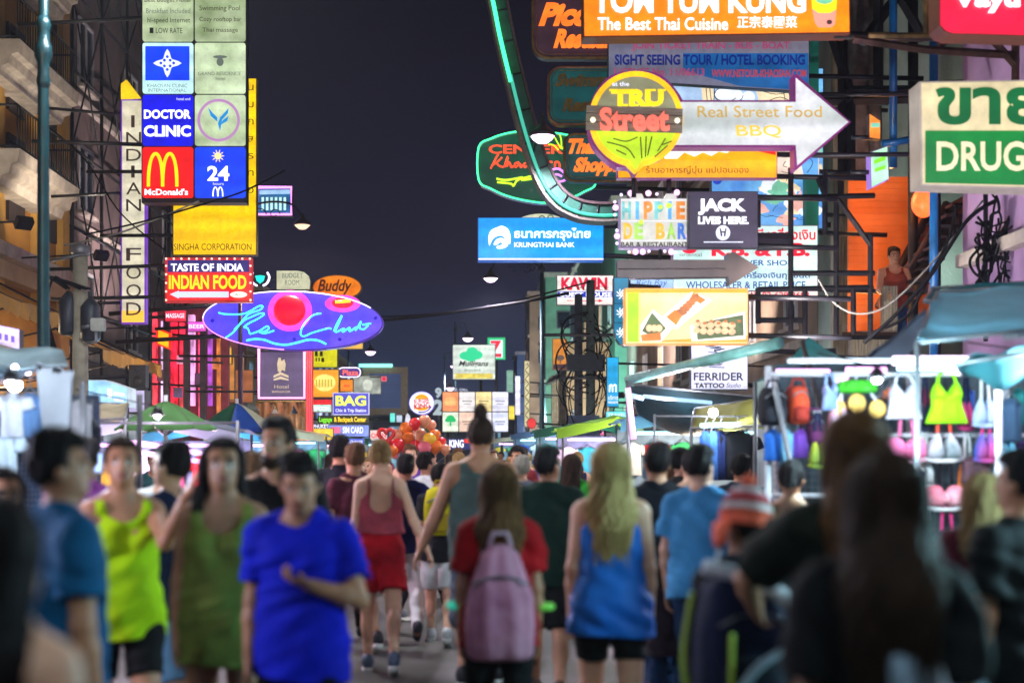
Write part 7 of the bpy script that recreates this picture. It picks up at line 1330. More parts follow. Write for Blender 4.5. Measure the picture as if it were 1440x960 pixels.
def person(label, px, Y, yaw, h, fem, wear, hair, arms=('down', 'down'), legs=((.1, .05), (-.12, .12)), look=(0, 0), sk='tan', res=.010, bw=1.0, X=None, z0=0.0, hands=(.45, .45), group=None, beard=None, seed=0, name='person'):
    J, s = joints(h, fem, arms, legs, bw); dz = J['dz']; Z = lambda z: z+dz
    T = []; A = []; Lg = []
    hw = (.162 if not fem else .168)*bw; ww = (.142 if not fem else .118)*bw; cw = (.17 if not fem else .142)*bw; dp = .5+.5*bw
    T += [el((0, -.005, Z(.965)), (hw, .112*dp, .115), .05), el((0, .004, Z(1.10)), (ww, .094*dp, .15), .07), el((0, -.002, Z(1.285)), (cw, .108*dp, .17), .06)]
    T += [el((sd*.074, -.06, Z(.93)), (.083*bw, .078*dp, .092), .04) for sd in (-1, 1)]
    if fem: T += [el((sd*.068, .082, Z(1.285)), (.058, .052, .058), .04) for sd in (-1, 1)]
    else: T += [el((sd*.075, .06, Z(1.33)), (.085, .05, .07), .05) for sd in (-1, 1)]
    shx = J['r'][0][0]; T += [cap((-shx*.8, -.008, Z(1.405)), (shx*.8, -.008, Z(1.405)), .055, .055, .05)]; T += [cap((sd*.03, -.012, Z(1.485)), (sd*shx*.82, -.008, Z(1.43)), .05, .042, .05) for sd in (-1, 1)]
    NK = [cap((0, -.012, Z(1.44)), (0, .008, Z(1.575)), .057 if not fem else .05, .052 if not fem else .046, .035)]
    for nm in 'lr':
        sh, eb, wr, f = J[nm]; m = 1.0 if not fem else .84
        A.append([cap(sh, eb, .054*m*bw, .041*m, .035), cap(eb, eb+.33*(wr-eb), .042*m, .041*m, .02), cap(eb+.33*(wr-eb), wr, .041*m, .027*m, .02)])
    for nm in 'LR':
        hp, kn, an, b = J[nm]; m = bw*(1 if not fem else 1.03); back = V3(0, -math.cos(b), -math.sin(b))
        Lg.append([cap(hp, kn, .086*m, .056, .04), cap(kn, an, .052, .033, .03), el(kn+.33*(an-kn)+back*.022, (.047, .048, .105), .035)])
    FT = []
    for nm in 'LR':
        hp, kn, an, b = J[nm]; fw = V3(0, math.cos(b*.75), math.sin(b*.75)); dn = V3(0, math.sin(b*.75), -math.cos(b*.75)); FT.append((an+dn*.045-fw*.035, an+dn*.055+fw*.13))
    pv = V3(0, -.005, Z(1.51)); hy, hp_ = look; Rh = np.array(Matrix.Rotation(hy, 3, 'Z') @ Matrix.Rotation(hp_, 3, 'X')); hd = lambda x, y, z: pv+Rh @ (V3(x, y, Z(z))-pv)
    HD = [el(hd(0, -.012, 1.655), (.073, .092, .098), .02, Rh), el(hd(0, .022, 1.59), (.055, .066, .064), .035, Rh), cap(hd(0, .088, 1.652), hd(0, .103, 1.613), .010, .0135, .014), el(hd(0, .062, 1.56), (.026, .022, .02), .03, Rh), cap(hd(-.032, .072, 1.668), hd(.032, .072, 1.668), .013, .013, .02),
          el(hd(0, .078, 1.583), (.021, .012, .011), .012, Rh), el(hd(-.076, -.006, 1.628), (.012, .02, .031), .01, Rh), el(hd(.076, -.006, 1.628), (.012, .02, .031), .01, Rh)]
    root = thing(name, label, 'person', (at(px, 0, Y).x if X is None else X, Y, z0), yaw, group)
    # --- skin
    P = T+NK+HD+A[0]+A[1]+Lg[0]+Lg[1]+[cap(a, b, .037, .031, .03) for a, b in FT]
    vs, fs = run(P, res)
    inv = lambda p: (p-pv) @ Rh+pv-V3(0, 0, dz)
    mi = np.zeros(len(fs), int); cen = inv(vs[fs].mean(1)) if len(fs) else np.zeros((0, 3))
    x, y, z = np.abs(cen[:, 0]), cen[:, 1], cen[:, 2]; front = (y > .045)
    mi[front & (x < .024) & (np.abs(z-1.583) < .0075)] = 1; mi[front & (x > .018) & (x < .046) & (np.abs(z-1.643) < .0065)] = 4; mi[front & (np.abs(x-.032) < .007) & (np.abs(z-1.643) < .0075)] = 2; mi[front & (x > .014) & (x < .05) & (np.abs(z-1.667) < .005)] = 3
    sd_ = {'l': -1, 'r': 1}
    for nm, cu in zip('lr', hands):
        sh, eb, wr, f = J[nm]; hv, hf = hand_mesh(cu); th = V3(0, 1, .15) if abs(f[1]) < .8 else V3(0, 0, 1); th = unit(th-f*(th@f)); sc = .95 if not fem else .86
        zz = np.cross(f, th)*sd_[nm]; M_ = np.stack([f, th, zz], 1); w = (hv*sc) @ M_.T+wr+f*.004
        if np.linalg.det(M_) < 0: hf = hf[:, ::-1]
        fs = np.concatenate([fs, hf+len(vs)]); vs = np.concatenate([vs, w]); mi = np.concatenate([mi, np.zeros(len(hf), int)])
    npmesh('body', vs*s, fs, [skin(sk), LIP, EYE, BROW, EYEW], root, mi)
    rg = np.random.RandomState(seed+int(px)); ph = rg.uniform(0, 6.28, 8)
    def folds(a): return lambda X_, Y_, Z_: a*(np.sin(34*X_+9*Z_+ph[0])*np.sin(26*Z_+12*Y_+ph[1])+.7*np.sin(22*Y_-17*Z_+14*X_+ph[2])+.5*np.sin(61*Z_+30*X_+ph[3])+1.3*np.abs(np.sin(13*X_+19*Z_+5*np.sin(7*Z_+ph[6])+ph[4]))*np.sin(9*Y_+6*Z_+ph[5]))
    # --- clothes
    for w in wear:
        kind, m = w[0], w[1]; o = w[2] if len(w) > 2 else {}; rs = res
        if kind in ('tee', 'tank', 'dress', 'cami'):
            hem = o.get('hem', .84 if kind != 'dress' else .62); loose = o.get('loose', .02); hem_z = Z(hem)
            P = list(T)
            bot = min(hem, .98); P += [cap((0, .0, Z(1.28)), (0, -.005, Z(hem)), cw+.0, hw+loose+o.get('flare', 0), .05, 1.42/dp)]
            sl = o.get('sleeve', .55)
            if kind == 'tee':
                for nm in 'lr':
                    sh, eb, wr, f = J[nm]
                    if sl > .6: P.append(cap(sh, eb, .060*bw, .052, .03)); P.append(('f',)+cap(eb, eb+(wr-eb)*(sl-.5)*2, .05, .042, .02)[1:])
                    else: P.append(('f',)+cap(sh, sh+(eb-sh)*min(1, sl*1.25), .062*bw, .060+loose*.25, .025)[1:])
            ff = folds(.006); nz_, nb = o.get('front', 1.40), o.get('back', 1.45); sx_ = o.get('strap', .125)
            def post(f, X_, Y_, Z_):
                f = f+ff(X_, Y_, Z_); f = np.maximum(f, hem_z+.012*np.sin(9*X_+ph[4])+.008*np.sin(17*Y_+ph[5])-Z_)
                if kind == 'tee': nk = .072-np.sqrt(X_**2+(Y_-.01)**2+((Z_-Z(1.50))*.8)**2); f = np.maximum(f, nk); f = np.maximum(f, Z_-Z(1.535))
                else:
                    for yy, zb_ in ((1, nz_), (-1, nb)):
                        hole = .085-np.sqrt(X_**2*.95+(np.minimum(0, Z_-Z(zb_+.06)))**2); f = np.maximum(f, np.where(Y_*yy > -.005, hole, -1))
                    f = np.maximum(f, np.where(Z_ > Z(1.30), np.abs(X_)-(sx_+np.maximum(0, Z(1.37)-Z_)*.9), -1)); f = np.maximum(f, Z_-Z(1.475))
                    if kind == 'cami': f = np.maximum(f, np.where((Z_ > Z(1.36)) & (np.abs(np.abs(X_)-.1) > .012), .01, -1))
                return f
            v, q = run(P, rs, .013+o.get('infl', 0), post); npmesh({'tee': 'shirt', 'tank': 'tank_top', 'dress': 'dress', 'cami': 'camisole'}[kind], v*s, q, [m], root)
        elif kind in ('shorts', 'trousers', 'skirt'):
            ln = o.get('len', .5 if kind == 'shorts' else 1.0); top = o.get('top', 1.04); P = T[:2]+T[3:5]
            for Lp, nm in zip(Lg, 'LR'):
                hp, kn, an, b = J[nm]; fl = o.get('flare', .0)
                if kind == 'skirt': continue
                P.append(cap(hp, hp+(kn-hp)*min(1, ln*2), .09*bw, (.088-.03*min(1, ln*2))+fl, .03))
                if ln > .5: P.append(cap(kn, kn+(an-kn)*min(1, (ln-.5)*2), .06+fl, .045+fl, .02)); P.append(el(kn+.33*(an-kn)-V3(0, .02, 0), (.05, .05, .1), .03))
            if kind == 'skirt': P.append(cap((0, 0, Z(.98)), (0, 0, Z(.98-.4*ln*1.3)), hw, hw+.04, .04, 1.3))
            cut = [(J[nm][0]+(J[nm][1]-J[nm][0])*min(1, ln*2), unit(J[nm][1]-J[nm][0])) for nm in 'LR'] if ln < .5 else []
            ff = folds(.004)
            def post(f, X_, Y_, Z_):
                f = np.maximum(f+ff(X_, Y_, Z_), Z_-Z(top))
                for i_, (e, d) in enumerate(cut):
                    dd = (X_-e[0])*d[0]+(Y_-e[1])*d[1]+(Z_-e[2])*d[2]; f = np.where((X_*(1 if i_ else -1) > 0), np.maximum(f, dd), f)
                return f
            v, q = run(P, rs, .012+o.get('infl', 0), post); npmesh(kind, v*s, q, [m], root)
        elif kind == 'shoes':
            sole = o.get('sole')
            for (a, b), nm in zip(FT, 'LR'):
                v, q = run([cap(a+V3(0, 0, .012), b+V3(0, 0, .004), .040, .034, .02), cap(a+V3(0, .005, .05), a+V3(0, .05, .035), .04, .034, .03)], .009, .004); so = npmesh('shoe', v*s, q, [m], root)
                if sole:
                    v, q = run([cap(a-V3(0, .006, .026), b-V3(0, -.012, .022), .044, .040, .0, 1.0)], .009, 0, lambda f, X_, Y_, Z_: np.maximum(f, Z_-((a[2]-.012)+(b[2]-a[2])*np.clip((Y_-a[1])/(b[1]-a[1]+1e-6), 0, 1)))); npmesh('sole', v*s, q, [sole], so)
    # --- hair
    kind, hm = hair[0], HAIR[hair[1]] if isinstance(hair[1], str) else hair[1]; o = hair[2] if len(hair) > 2 else {}
    if kind != 'none':
        ln = o.get('len', 1.22); P = [el(hd(0, -.02, 1.668), (.086, .102, .104), .02, Rh)]
        if kind == 'short': P += [el(hd(0, .03, 1.725), (.066, .06, .042), .03, Rh), el(hd(.02, -.03, 1.74), (.062, .07, .04), .03, Rh)]
        if kind in ('long', 'loose'):
            wd = o.get('w', .075); e = V3(0, -.105+(.02 if hp_ == 0 else 0), Z(ln)); mid = V3(0, -.095, Z(1.42))
            P += [cap(hd(0, -.04, 1.66), mid, .09, wd*1.08, .04, 1.15), cap(mid, e, wd*1.08, wd*.78, .05, 1.45)]
            for sd in (-1, 1): P += [cap(hd(sd*.05, -.02, 1.66), V3(sd*.075, -.07, Z(1.42)), .045, .045, .04), cap(V3(sd*.075, -.07, Z(1.42)), V3(sd*.07, -.10, Z(ln+.05)), .045, .02, .04)]
            if kind == 'loose': P += [cap(hd(.07, .0, 1.62), V3(.12, .05, Z(1.36)), .04, .025, .03)]
        if kind == 'bun': P += [el(hd(0, -.105, 1.715), (.045, .04, .042), .02, Rh), el(hd(.015, -.125, 1.705), (.02, .025, .022), .02, Rh)]
        if kind == 'topknot': P += [el(hd(0, -.03, 1.80), (.042, .042, .055), .02, Rh)]
        if kind == 'pony': P += [cap(hd(0, -.1, 1.70), V3(0, -.15, Z(1.55)), .035, .04, .02), cap(V3(0, -.15, Z(1.55)), V3(.01, -.12, Z(1.36)), .04, .015, .02)]
        cutz = o.get('nape', 1.585)
        def post(f, X_, Y_, Z_):
            x, y, z = X_-pv[0], Y_-pv[1], Z_-pv[2]; xl = x*Rh[0][0]+y*Rh[1][0]+z*Rh[2][0]; yl = x*Rh[0][1]+y*Rh[1][1]+z*Rh[2][1]+pv[1]; zl = x*Rh[0][2]+y*Rh[1][2]+z*Rh[2][2]+pv[2]-dz
            th = np.arctan2(xl, yl+.02); f = f+.0028*np.sin(th*23+3*np.sin(zl*19+ph[6]))+.0035*np.sin(th*9+zl*24+ph[7])
            face = np.minimum(np.minimum(yl-.012-.25*np.maximum(0, zl-1.64), 1.712-zl), .074-np.abs(xl)+.006*np.sin(zl*60)); f = np.maximum(f, face)
            if kind not in ('long', 'loose'): f = np.maximum(f, cutz+.25*np.maximum(0, yl+.03)+.006*np.sin(xl*90)-zl)
            else: f = f+.004*np.sin(X_*150+9*np.sin(Z_*11))*(zl < 1.62); f = np.maximum(f, Z(ln-.03)+.03*np.sin(X_*38+ph[5])+.015*np.sin(X_*95)-Z_)
            return f
        v, q = run(P, min(res, .010), 0, post)
        if kind in ('long', 'loose') and res <= .0105:                 # loose strands over the mass of hair
            sv, sf = [], []
            for _ in range(150):
                th = rg.uniform(2.0, 4.28); r0 = rg.uniform(.084, .1); zt = 1.66+rg.uniform(-.06, .06); ze = ln+rg.uniform(-.06, .12); wv, px_ = rg.uniform(-.012, .012), rg.uniform(0, 6); base = len(sv); nst = 9
                for i in range(nst):
                    t = i/(nst-1); z_ = zt+(ze-zt)*t; rx = (r0*(1-t)+wd*rg.uniform(1.05, 1.18)*t) if kind else 0; ry = r0*(1-t)+(wd*.72)*t
                    c_ = V3(rx*math.sin(th)+wv*math.sin(t*7+px_), -.035-.055*t+ry*math.cos(th)*(1.0)-.006, Z(z_)); w_ = .0016*(1-.6*t); sv += [c_+V3(w_, 0, 0), c_+V3(0, -w_, 0), c_+V3(-w_, 0, 0), c_+V3(0, w_, 0)]
                    if i: a_ = base+4*(i-1); sf += [(a_+k_, a_+(k_+1) % 4, a_+4+(k_+1) % 4, a_+4+k_) for k_ in range(4)]
            q = np.concatenate([q, np.array(sf)+len(v)]); v = np.concatenate([v, np.array(sv)])
        npmesh('hair', v*s, q, [hm], root)
    if beard:
        def postb(f, X_, Y_, Z_):
            x, y, z = X_-pv[0], Y_-pv[1], Z_-pv[2]; yl = x*Rh[0][1]+y*Rh[1][1]+z*Rh[2][1]+pv[1]; zl = x*Rh[0][2]+y*Rh[1][2]+z*Rh[2][2]+pv[2]-dz; return np.maximum(f+.002*np.sin(X_*170)*np.sin(Z_*150), np.maximum(np.maximum(zl-(1.588+.25*np.maximum(0, .06-yl)), -.01-yl), .020-np.sqrt((X_-pv[0])**2*.6+(zl-1.583)**2*2.6+np.maximum(0, .06-yl)**2)))
        v, q = run([el(hd(0, .026, 1.58), (.064, .072, .066), .03, Rh), el(hd(0, .066, 1.545), (.036, .03, .03), .03, Rh)], .009, 0, postb); npmesh('beard', v*s, q, [beard], root)
    return root
# ------------------------------------------------------------------ who is in the street
K = lambda n, *c: cloth(n+' cotton', C(*c))
SOLE = mat('white rubber sole', C(215, 215, 210), .5); SHOE_D = mat('dark sneaker', C(26, 28, 36), .6); SHOE_G = mat('blue grey sneaker', C(84, 98, 122), .6); SHOE_B = mat('brown shoe', C(92, 58, 44), .5); SHOE_W = mat('white sneaker', C(205, 205, 208), .5); SOLE_B = mat('tan rubber sole', C(140, 92, 70), .6)
BLACKC = K('black', 10, 10, 13); NAVYC = K('navy', 22, 32, 84); DENIM = K('pale denim', 96, 140, 178); JEANS = K('dark denim', 30, 56, 96); WHITEC = K('white', 210, 210, 212)
W1 = ((.34, .12), (-.28, .3)); W2 = ((-.28, .3), (.34, .12)); ST = ((.03, .02), (-.03, .04)); SM = ((.18, .1), (-.16, .2))
# foreground and middle of the crowd
person('person in a black top with long dark hair, nearest the lens', 2, 2.5, R(-25), 1.50, True, [('tank', BLACKC, {'hem': .9, 'back': 1.42}), ('trousers', BLACKC)], ('long', 'black', {'len': 1.30}), ('down', 'out'), ST, (0, 0), 'fair', .010)
person('person in a teal blue T-shirt with bushy dark hair facing right at the left', 86, 4.6, R(-52), 1.675, False, [('tee', K('teal blue', 8, 92, 140), {'loose': .035}), ('trousers', BLACKC)], ('short', 'black', {'nape': 1.56}), ('down', 'down'), W1, (-.35, 0), 'tan', .009)
person('person in wine red peering from behind the teal blue T-shirt', 6, 5.6, R(-150), 1.52, True, [('tee', K('wine', 92, 24, 48))], ('long', 'black', {'len': 1.3}), res=.014)
person('person in a neon yellow tank top and black shorts reaching out a hand', 172, 6.3, R(202), 1.68, True, [('tank', K('neon yellow', 196, 240, 10), {'hem': .84, 'loose': .015, 'back': 1.4}), ('shorts', BLACKC, {'len': .3}), ('shoes', SHOE_W, {'sole': SOLE})], ('bun', 'darkbrown'), (((.0, .85, -.42), (.3, .3, .8)), 'down'), W1, (-.15, .05), 'tan', .0085, hands=(.25, .45))
person('person in a dark navy T-shirt and pale denim shorts behind the olive dress', 240, 7.1, R(60), 1.66, False, [('tee', K('ink navy', 18, 34, 74), {'loose': .03}), ('shorts', DENIM, {'len': .46, 'flare': .02}), ('shoes', SHOE_W, {'sole': SOLE})], ('short', 'black'), ('down', 'fwd'), W2, (.2, 0), 'fair', .010)
person('person in an olive green shift dress with long dark hair facing us', 313, 5.9, R(184), 1.65, True, [('dress', K('olive', 128, 146, 62), {'hem': .78, 'flare': .015, 'front': 1.37, 'strap': .135}), ('shoes', SHOE_D, {'sole': SOLE})], ('loose', 'black', {'len': 1.3, 'w': .065}), ('down', 'down'), ((.2, .08), (-.15, .15)), (.12, .05), 'olive', .0085)
person('bearded person in a black T-shirt looking over the royal blue shirt', 390, 7.0, R(170), 1.755, False, [('tee', BLACKC), ('trousers', JEANS)], ('short', 'black'), ('down', 'down'), SM, (-.25, 0), 'tan', .0085, beard=HAIR['darkbrown'])
person('person in a loose royal blue T-shirt holding one forearm across the belly', 423, 5.5, R(174), 1.585, False, [('tee', K('royal blue', 8, 30, 214), {'loose': .035, 'hem': .80, 'sleeve': .58}), ('shorts', BLACKC, {'len': .48, 'flare': .03}), ('shoes', SHOE_D, {'sole': SOLE})], ('short', 'black'), (((.30, .10, -1), (-.74, .60, .30)), 'down'), SM, (.12, -.36), 'tan', .0075, 1.0, hands=(.75, .45))
BURG = cloth('burgundy woven print', C(206, 84, 100), C(120, 60, 80)); REDS = cloth('red woven print', C(226, 16, 40), C(150, 8, 30))
person('person in a burgundy camisole and red shorts walking away with fair hair pinned up', 535, 10.4, R(4), 1.685, True, [('tank', BURG, {'hem': 1.06, 'back': 1.24, 'front': 1.36, 'strap': .10, 'loose': 0}), ('shorts', REDS, {'len': .34, 'flare': .03, 'top': 1.08}), ('shoes', SHOE_G, {'sole': SOLE})], ('bun', 'sandy'), ('down', 'out'), ((.16, .05), (-.30, .18)), (-.3, 0), 'fair', .009)
person('tallest person in a grey green tank top with a dark topknot', 676, 9.7, R(-2), 1.86, False, [('tank', K('grey green', 78, 96, 92), {'hem': .80, 'back': 1.43, 'loose': .03, 'strap': .13}), ('shorts', K('slate', 70, 80, 96), {'len': .5, 'flare': .03}), ('shoes', SHOE_D, {'sole': SOLE})], ('topknot', 'darkbrown'), ('out', 'down'), W2, (0, 0), 'tan', .009, 1.04)
person('person in a red T-shirt with long dark hair wearing the pink backpack', 702, 6.4, R(3), 1.535, True, [('tee', K('scarlet', 170, 10, 20), {'loose': .02}), ('shorts', BLACKC, {'len': .34}), ('shoes', SHOE_D)], ('long', 'ombre', {'len': 1.18, 'w': .085}), ('down', 'down'), SM, (0, 0), 'tan', .009)
BLUET = cloth('azure satin', C(30, 124, 226), C(16, 84, 180), .5)
person('person with long blonde hair in an azure satin tank top and black shorts', 859, 6.7, R(-3), 1.635, True, [('tank', BLUET, {'hem': .80, 'back': 1.30, 'loose': .03, 'strap': .115, 'flare': .02}), ('shorts', BLACKC, {'len': .28}), ('shoes', SHOE_D)], ('long', 'blonde', {'len': 1.20, 'w': .09}), ('down', 'down'), SM, (0, 0), 'fair', .008)
person('person in a dark green T-shirt and black shorts with white socks', 770, 9.2, R(-6), 1.65, False, [('tee', K('bottle green', 22, 56, 44), {'loose': .03}), ('shorts', BLACKC, {'len': .46, 'flare': .03}), ('shoes', SHOE_B)], ('short', 'black', {'nape': 1.56}), ('down', 'down'), W1, (-.7, .0), 'tan', .010)
person('person in a long black shirt and dark jeans mid stride beside the child', 924, 8.8, R(2), 1.665, False, [('tee', K('blue black', 10, 12, 24), {'hem': .78, 'loose': .03}), ('trousers', JEANS, {'flare': .012}), ('shoes', SHOE_B, {'sole': SOLE_B})], ('short', 'black', {'nape': 1.53}), ('down', 'down'), ((-.35, .55), (.3, .05)), (0, 0), 'tan', .010)
person('child with brown hair in a dark coat walking behind the black shirt', 942, 8.2, R(10), 1.10, True, [('tee', K('dark plum', 40, 24, 36), {'hem': .7, 'loose': .05, 'sleeve': .9}), ('trousers', JEANS)], ('long', 'brown', {'len': 1.40}), ('down', 'down'), SM, (0, 0), 'fair', .009)
person('person in a light sky blue T-shirt half turned to the right', 985, 8.0, R(-28), 1.625, False, [('tee', K('sky blue', 70, 150, 206), {'loose': .03}), ('trousers', JEANS)], ('short', 'black'), ('down', 'down'), SM, (-.25, 0), 'fair', .0095)
person('person in a striped knitted hat and black hoodie wearing the navy backpack', 1052, 4.9, R(14), 1.43, False, [('tee', K('black fleece', 9, 10, 15), {'sleeve': .95, 'loose': .05, 'infl': .012}), ('trousers', BLACKC)], ('short', 'black', {'nape': 1.54}), ('down', 'down'), SM, (.4, -.05), 'brown', .0095)
person('tall person with long brown hair in an olive black shirt stretching one arm left', 1200, 4.1, R(6), 1.70, True, [('tee', K('olive black', 22, 28, 18), {'loose': .04, 'sleeve': .6}), ('trousers', BLACKC)], ('long', 'ombre', {'len': 1.12, 'w': .09}), (((.38, .72, -.55), (-.35, .75, -.45)), 'down'), SM, (-.15, 0), 'tan', .010, hands=(.5, .5))
person('person with very long dark hair in a black T-shirt carrying the pale tote bag', 1243, 3.2, R(-4), 1.585, True, [('tee', K('jet', 7, 7, 10), {'loose': .05, 'sleeve': .58}), ('trousers', BLACKC)], ('long', 'darkbrown', {'len': 1.14, 'w': .105}), ('down', 'down'), SM, (0, 0), 'tan', .010)
person('person with pinned sandy hair in a maroon top at the right', 1385, 5.8, R(-22), 1.50, True, [('tee', K('maroon', 92, 18, 40)), ('trousers', BLACKC)], ('long', 'sandy', {'len': 1.34, 'w': .07}), ('down', 'down'), SM, (-.2, 0), 'fair', .011)
person('person with short black hair in a black T-shirt at the right edge', 1436, 5.0, R(28), 1.59, False, [('tee', BLACKC), ('trousers', K('charcoal', 40, 40, 46))], ('short', 'black'), ('down', 'down'), SM, (.2, 0), 'tan', .011)
person('person standing on the orange balcony with short hair and bare shoulders', 1257, 20.0, R(178), 1.74, False, [('tank', K('rust', 150, 60, 40), {'hem': .9}), ('trousers', JEANS)], ('short', 'darkbrown'), ('rail', 'rail'), ST, (.1, -.1), 'tan', .012, z0=2.745)
# second rank
person('person in a purple shirt behind the teal blue T-shirt', 118, 8.2, R(15), 1.66, False, [('tee', K('purple', 84, 26, 84)), ('trousers', BLACKC)], ('short', 'black'), res=.014)
person('person in a white T-shirt between the neon yellow top and the navy shirt', 232, 9.0, R(160), 1.60, False, [('tee', WHITEC), ('trousers', JEANS)], ('short', 'grey'), res=.014, sk='fair')
person('person in a pale shirt just left of the bearded face', 352, 9.2, R(20), 1.58, False, [('tee', K('pale grey', 178, 184, 190)), ('trousers', BLACKC)], ('short', 'brown'), res=.014, sk='fair')
person('person in a maroon T-shirt close to the left of the pinned up fair hair', 498, 11.6, R(20), 1.69, False, [('tee', K('dark maroon', 78, 22, 40)), ('shorts', BLACKC), ('shoes', SHOE_D, {'sole': SOLE})], ('short', 'brown'), ('down', 'down'), W1, res=.014)
person('person in a blue black T-shirt further left of the maroon one', 478, 12.2, R(-25), 1.76, False, [('tee', K('blue black', 10, 12, 24)), ('trousers', BLACKC), ('shoes', SHOE_D)], ('short', 'black'), ('down', 'down'), W2, res=.014)
person('person in a navy polo shirt right of the burgundy camisole', 570, 12.4, R(5), 1.60, False, [('tee', K('polo navy', 20, 30, 96)), ('trousers', WHITEC), ('shoes', SHOE_D)], ('short', 'black'), ('down', 'down'), W1, res=.013)
person('person in a white T-shirt with dark hair turned right behind the navy polo shirt', 600, 14.0, R(-40), 1.62, False, [('tee', WHITEC), ('trousers', BLACKC), ('shoes', SHOE_W)], ('short', 'black'), ('down', 'down'), W2, (-.4, 0), res=.014)
person('person with white shorts wearing the yellow backpack', 618, 12.0, R(-3), 1.52, True, [('tee', K('black tee', 24, 24, 30)), ('shorts', WHITEC, {'len': .42, 'flare': .02}), ('shoes', SHOE_W, {'sole': SOLE})], ('short', 'black'), ('down', 'down'), W1, res=.012, sk='fair')
person('person with ash grey hair right behind the tall tank top', 733, 13.0, R(10), 1.56, True, [('tee', K('lilac grey', 150, 150, 170)), ('trousers', JEANS)], ('short', 'grey'), res=.014, sk='fair')
person('person with short dark hair and reddish face right of the tall tank top', 728, 15.5, R(150), 1.66, False, [('tee', K('dull red', 130, 40, 44)), ('trousers', BLACKC)], ('short', 'black'), res=.015)
person('person in a bright green T-shirt left of the long blonde hair', 806, 12.6, R(-35), 1.58, True, [('tee', K('bright green', 50, 170, 50)), ('shorts', DENIM)], ('long', 'darkbrown', {'len': 1.38, 'w': .06}), res=.013, sk='tan')
person('person in a black T-shirt in profile right of the long black shirt', 958, 11.6, R(-70), 1.62, False, [('tee', BLACKC), ('trousers', JEANS)], ('short', 'black'), res=.012, sk='fair')
person('person with light brown hair half hidden between the long black shirt and the profile', 944, 12.4, R(0), 1.54, True, [('tee', K('oat', 150, 130, 100)), ('trousers', BLACKC)], ('long', 'brown', {'len': 1.4, 'w': .06}), res=.014, sk='fair')
person('person in a black singlet just left of the sky blue T-shirt', 972, 10.8, R(10), 1.60, False, [('tank', BLACKC), ('trousers', BLACKC)], ('short', 'black'), res=.013, sk='fair')
person('person browsing the blue shirts on the rail with black cap of hair', 1042, 11.4, R(-20), 1.57, False, [('tee', K('charcoal blue', 30, 40, 60)), ('trousers', BLACKC)], ('short', 'black'), res=.013, sk='tan')
person('person with dark hair and bare shoulders looking at the backpacks', 1112, 8.3, R(-12), 1.545, True, [('tank', K('sand', 150, 120, 70), {'back': 1.3}), ('trousers', JEANS)], ('pony', 'black'), ('down', 'hold'), SM, res=.012, sk='tan')
person('stallholder in a dark shirt facing us under the sage green umbrella', 218, 15.0, R(182), 1.62, False, [('tee', K('dark teal', 20, 66, 70)), ('trousers', BLACKC)], ('short', 'black'), ('hold', 'hold'), ST, res=.015)
person('stallholder in a maroon shirt facing us behind the left counter', 352, 15.6, R(176), 1.60, False, [('tee', K('dull red', 130, 40, 44)), ('trousers', BLACKC)], ('short', 'black'), ('hold', 'down'), ST, res=.015)
# the distant crowd: a few figures built once, then copied
proto = [person('distant person', 640, 20, 0, 1.66, False, [('tee', WHITEC, {'loose': .03}), ('trousers', JEANS), ('shoes', SHOE_D)], ('short', 'black'), ('down', 'back'), W1, res=.017, X=-.2, group='distant pedestrians'),
         person('distant person', 640, 20, 0, 1.60, True, [('tee', BLACKC), ('shorts', DENIM), ('shoes', SHOE_W)], ('long', 'darkbrown', {'len': 1.34, 'w': .065}), ('back', 'down'), W2, res=.017, X=.3, group='distant pedestrians'),
         person('distant person', 640, 20, 0, 1.70, False, [('tank', BLACKC), ('shorts', BLACKC), ('shoes', SHOE_B)], ('short', 'brown'), ('down', 'fwd'), W2, res=.017, X=.8, group='distant pedestrians', sk='fair'),
         person('distant person', 640, 20, 0, 1.57, True, [('tank', WHITEC), ('skirt', NAVYC), ('shoes', SHOE_D)], ('pony', 'sandy'), ('down', 'down'), W1, res=.017, X=1.2, group='distant pedestrians', sk='fair')]
TOPS = [('red', K('far red', 190, 40, 40)), ('white', WHITEC), ('navy', NAVYC), ('black', BLACKC), ('green', K('far green', 40, 120, 70)), ('grey', K('far grey', 110, 112, 120)), ('orange', K('far orange', 214, 110, 40)), ('turquoise', K('far turquoise', 30, 140, 150)), ('pink', K('far pink', 210, 120, 150)), ('mustard', K('far mustard', 190, 150, 40)), ('violet', K('far violet', 100, 60, 150))]
SPOTS = [(-1.95, 16.4), (-1.3, 15.8), (-.75, 17.6), (-.1, 16.6), (.55, 17.2), (1.2, 15.9), (-2.3, 18.8), (-1.5, 19.6), (-.6, 20.4), (.2, 19.4), (.8, 20.8), (1.55, 19.0), (-2.0, 22.4), (-1.1, 23.2), (-.2, 22.6), (.6, 23.8), (1.3, 22.2), (-2.5, 25.6), (-1.6, 26.4), (-.7, 25.8), (.1, 27.2), (.9, 26.2), (1.6, 27.8), (-2.2, 29.6), (-1.2, 30.4), (-.3, 31.2), (.5, 30.2), (1.3, 31.8), (-2.6, 34), (-1.7, 35), (-.8, 34.4), (.2, 35.8), (1.1, 34.8), (-2.3, 39), (-1.2, 40), (-.1, 39.4), (.9, 41), (-2.8, 46), (-1.8, 45), (-.7, 47), (.4, 46), (1.4, 44.6), (2.4, 17.8), (2.9, 26), (-3.0, 21.0), (-3.2, 27.5), (3.0, 36), (-3.4, 34)]
rr = random.Random(12); used = {}
PLACE = ['between the front walkers and the balloons', 'near the foot of the lamp post', 'below the bag sign', 'under the menu board', 'by the stalls on the right', 'by the stalls on the left']
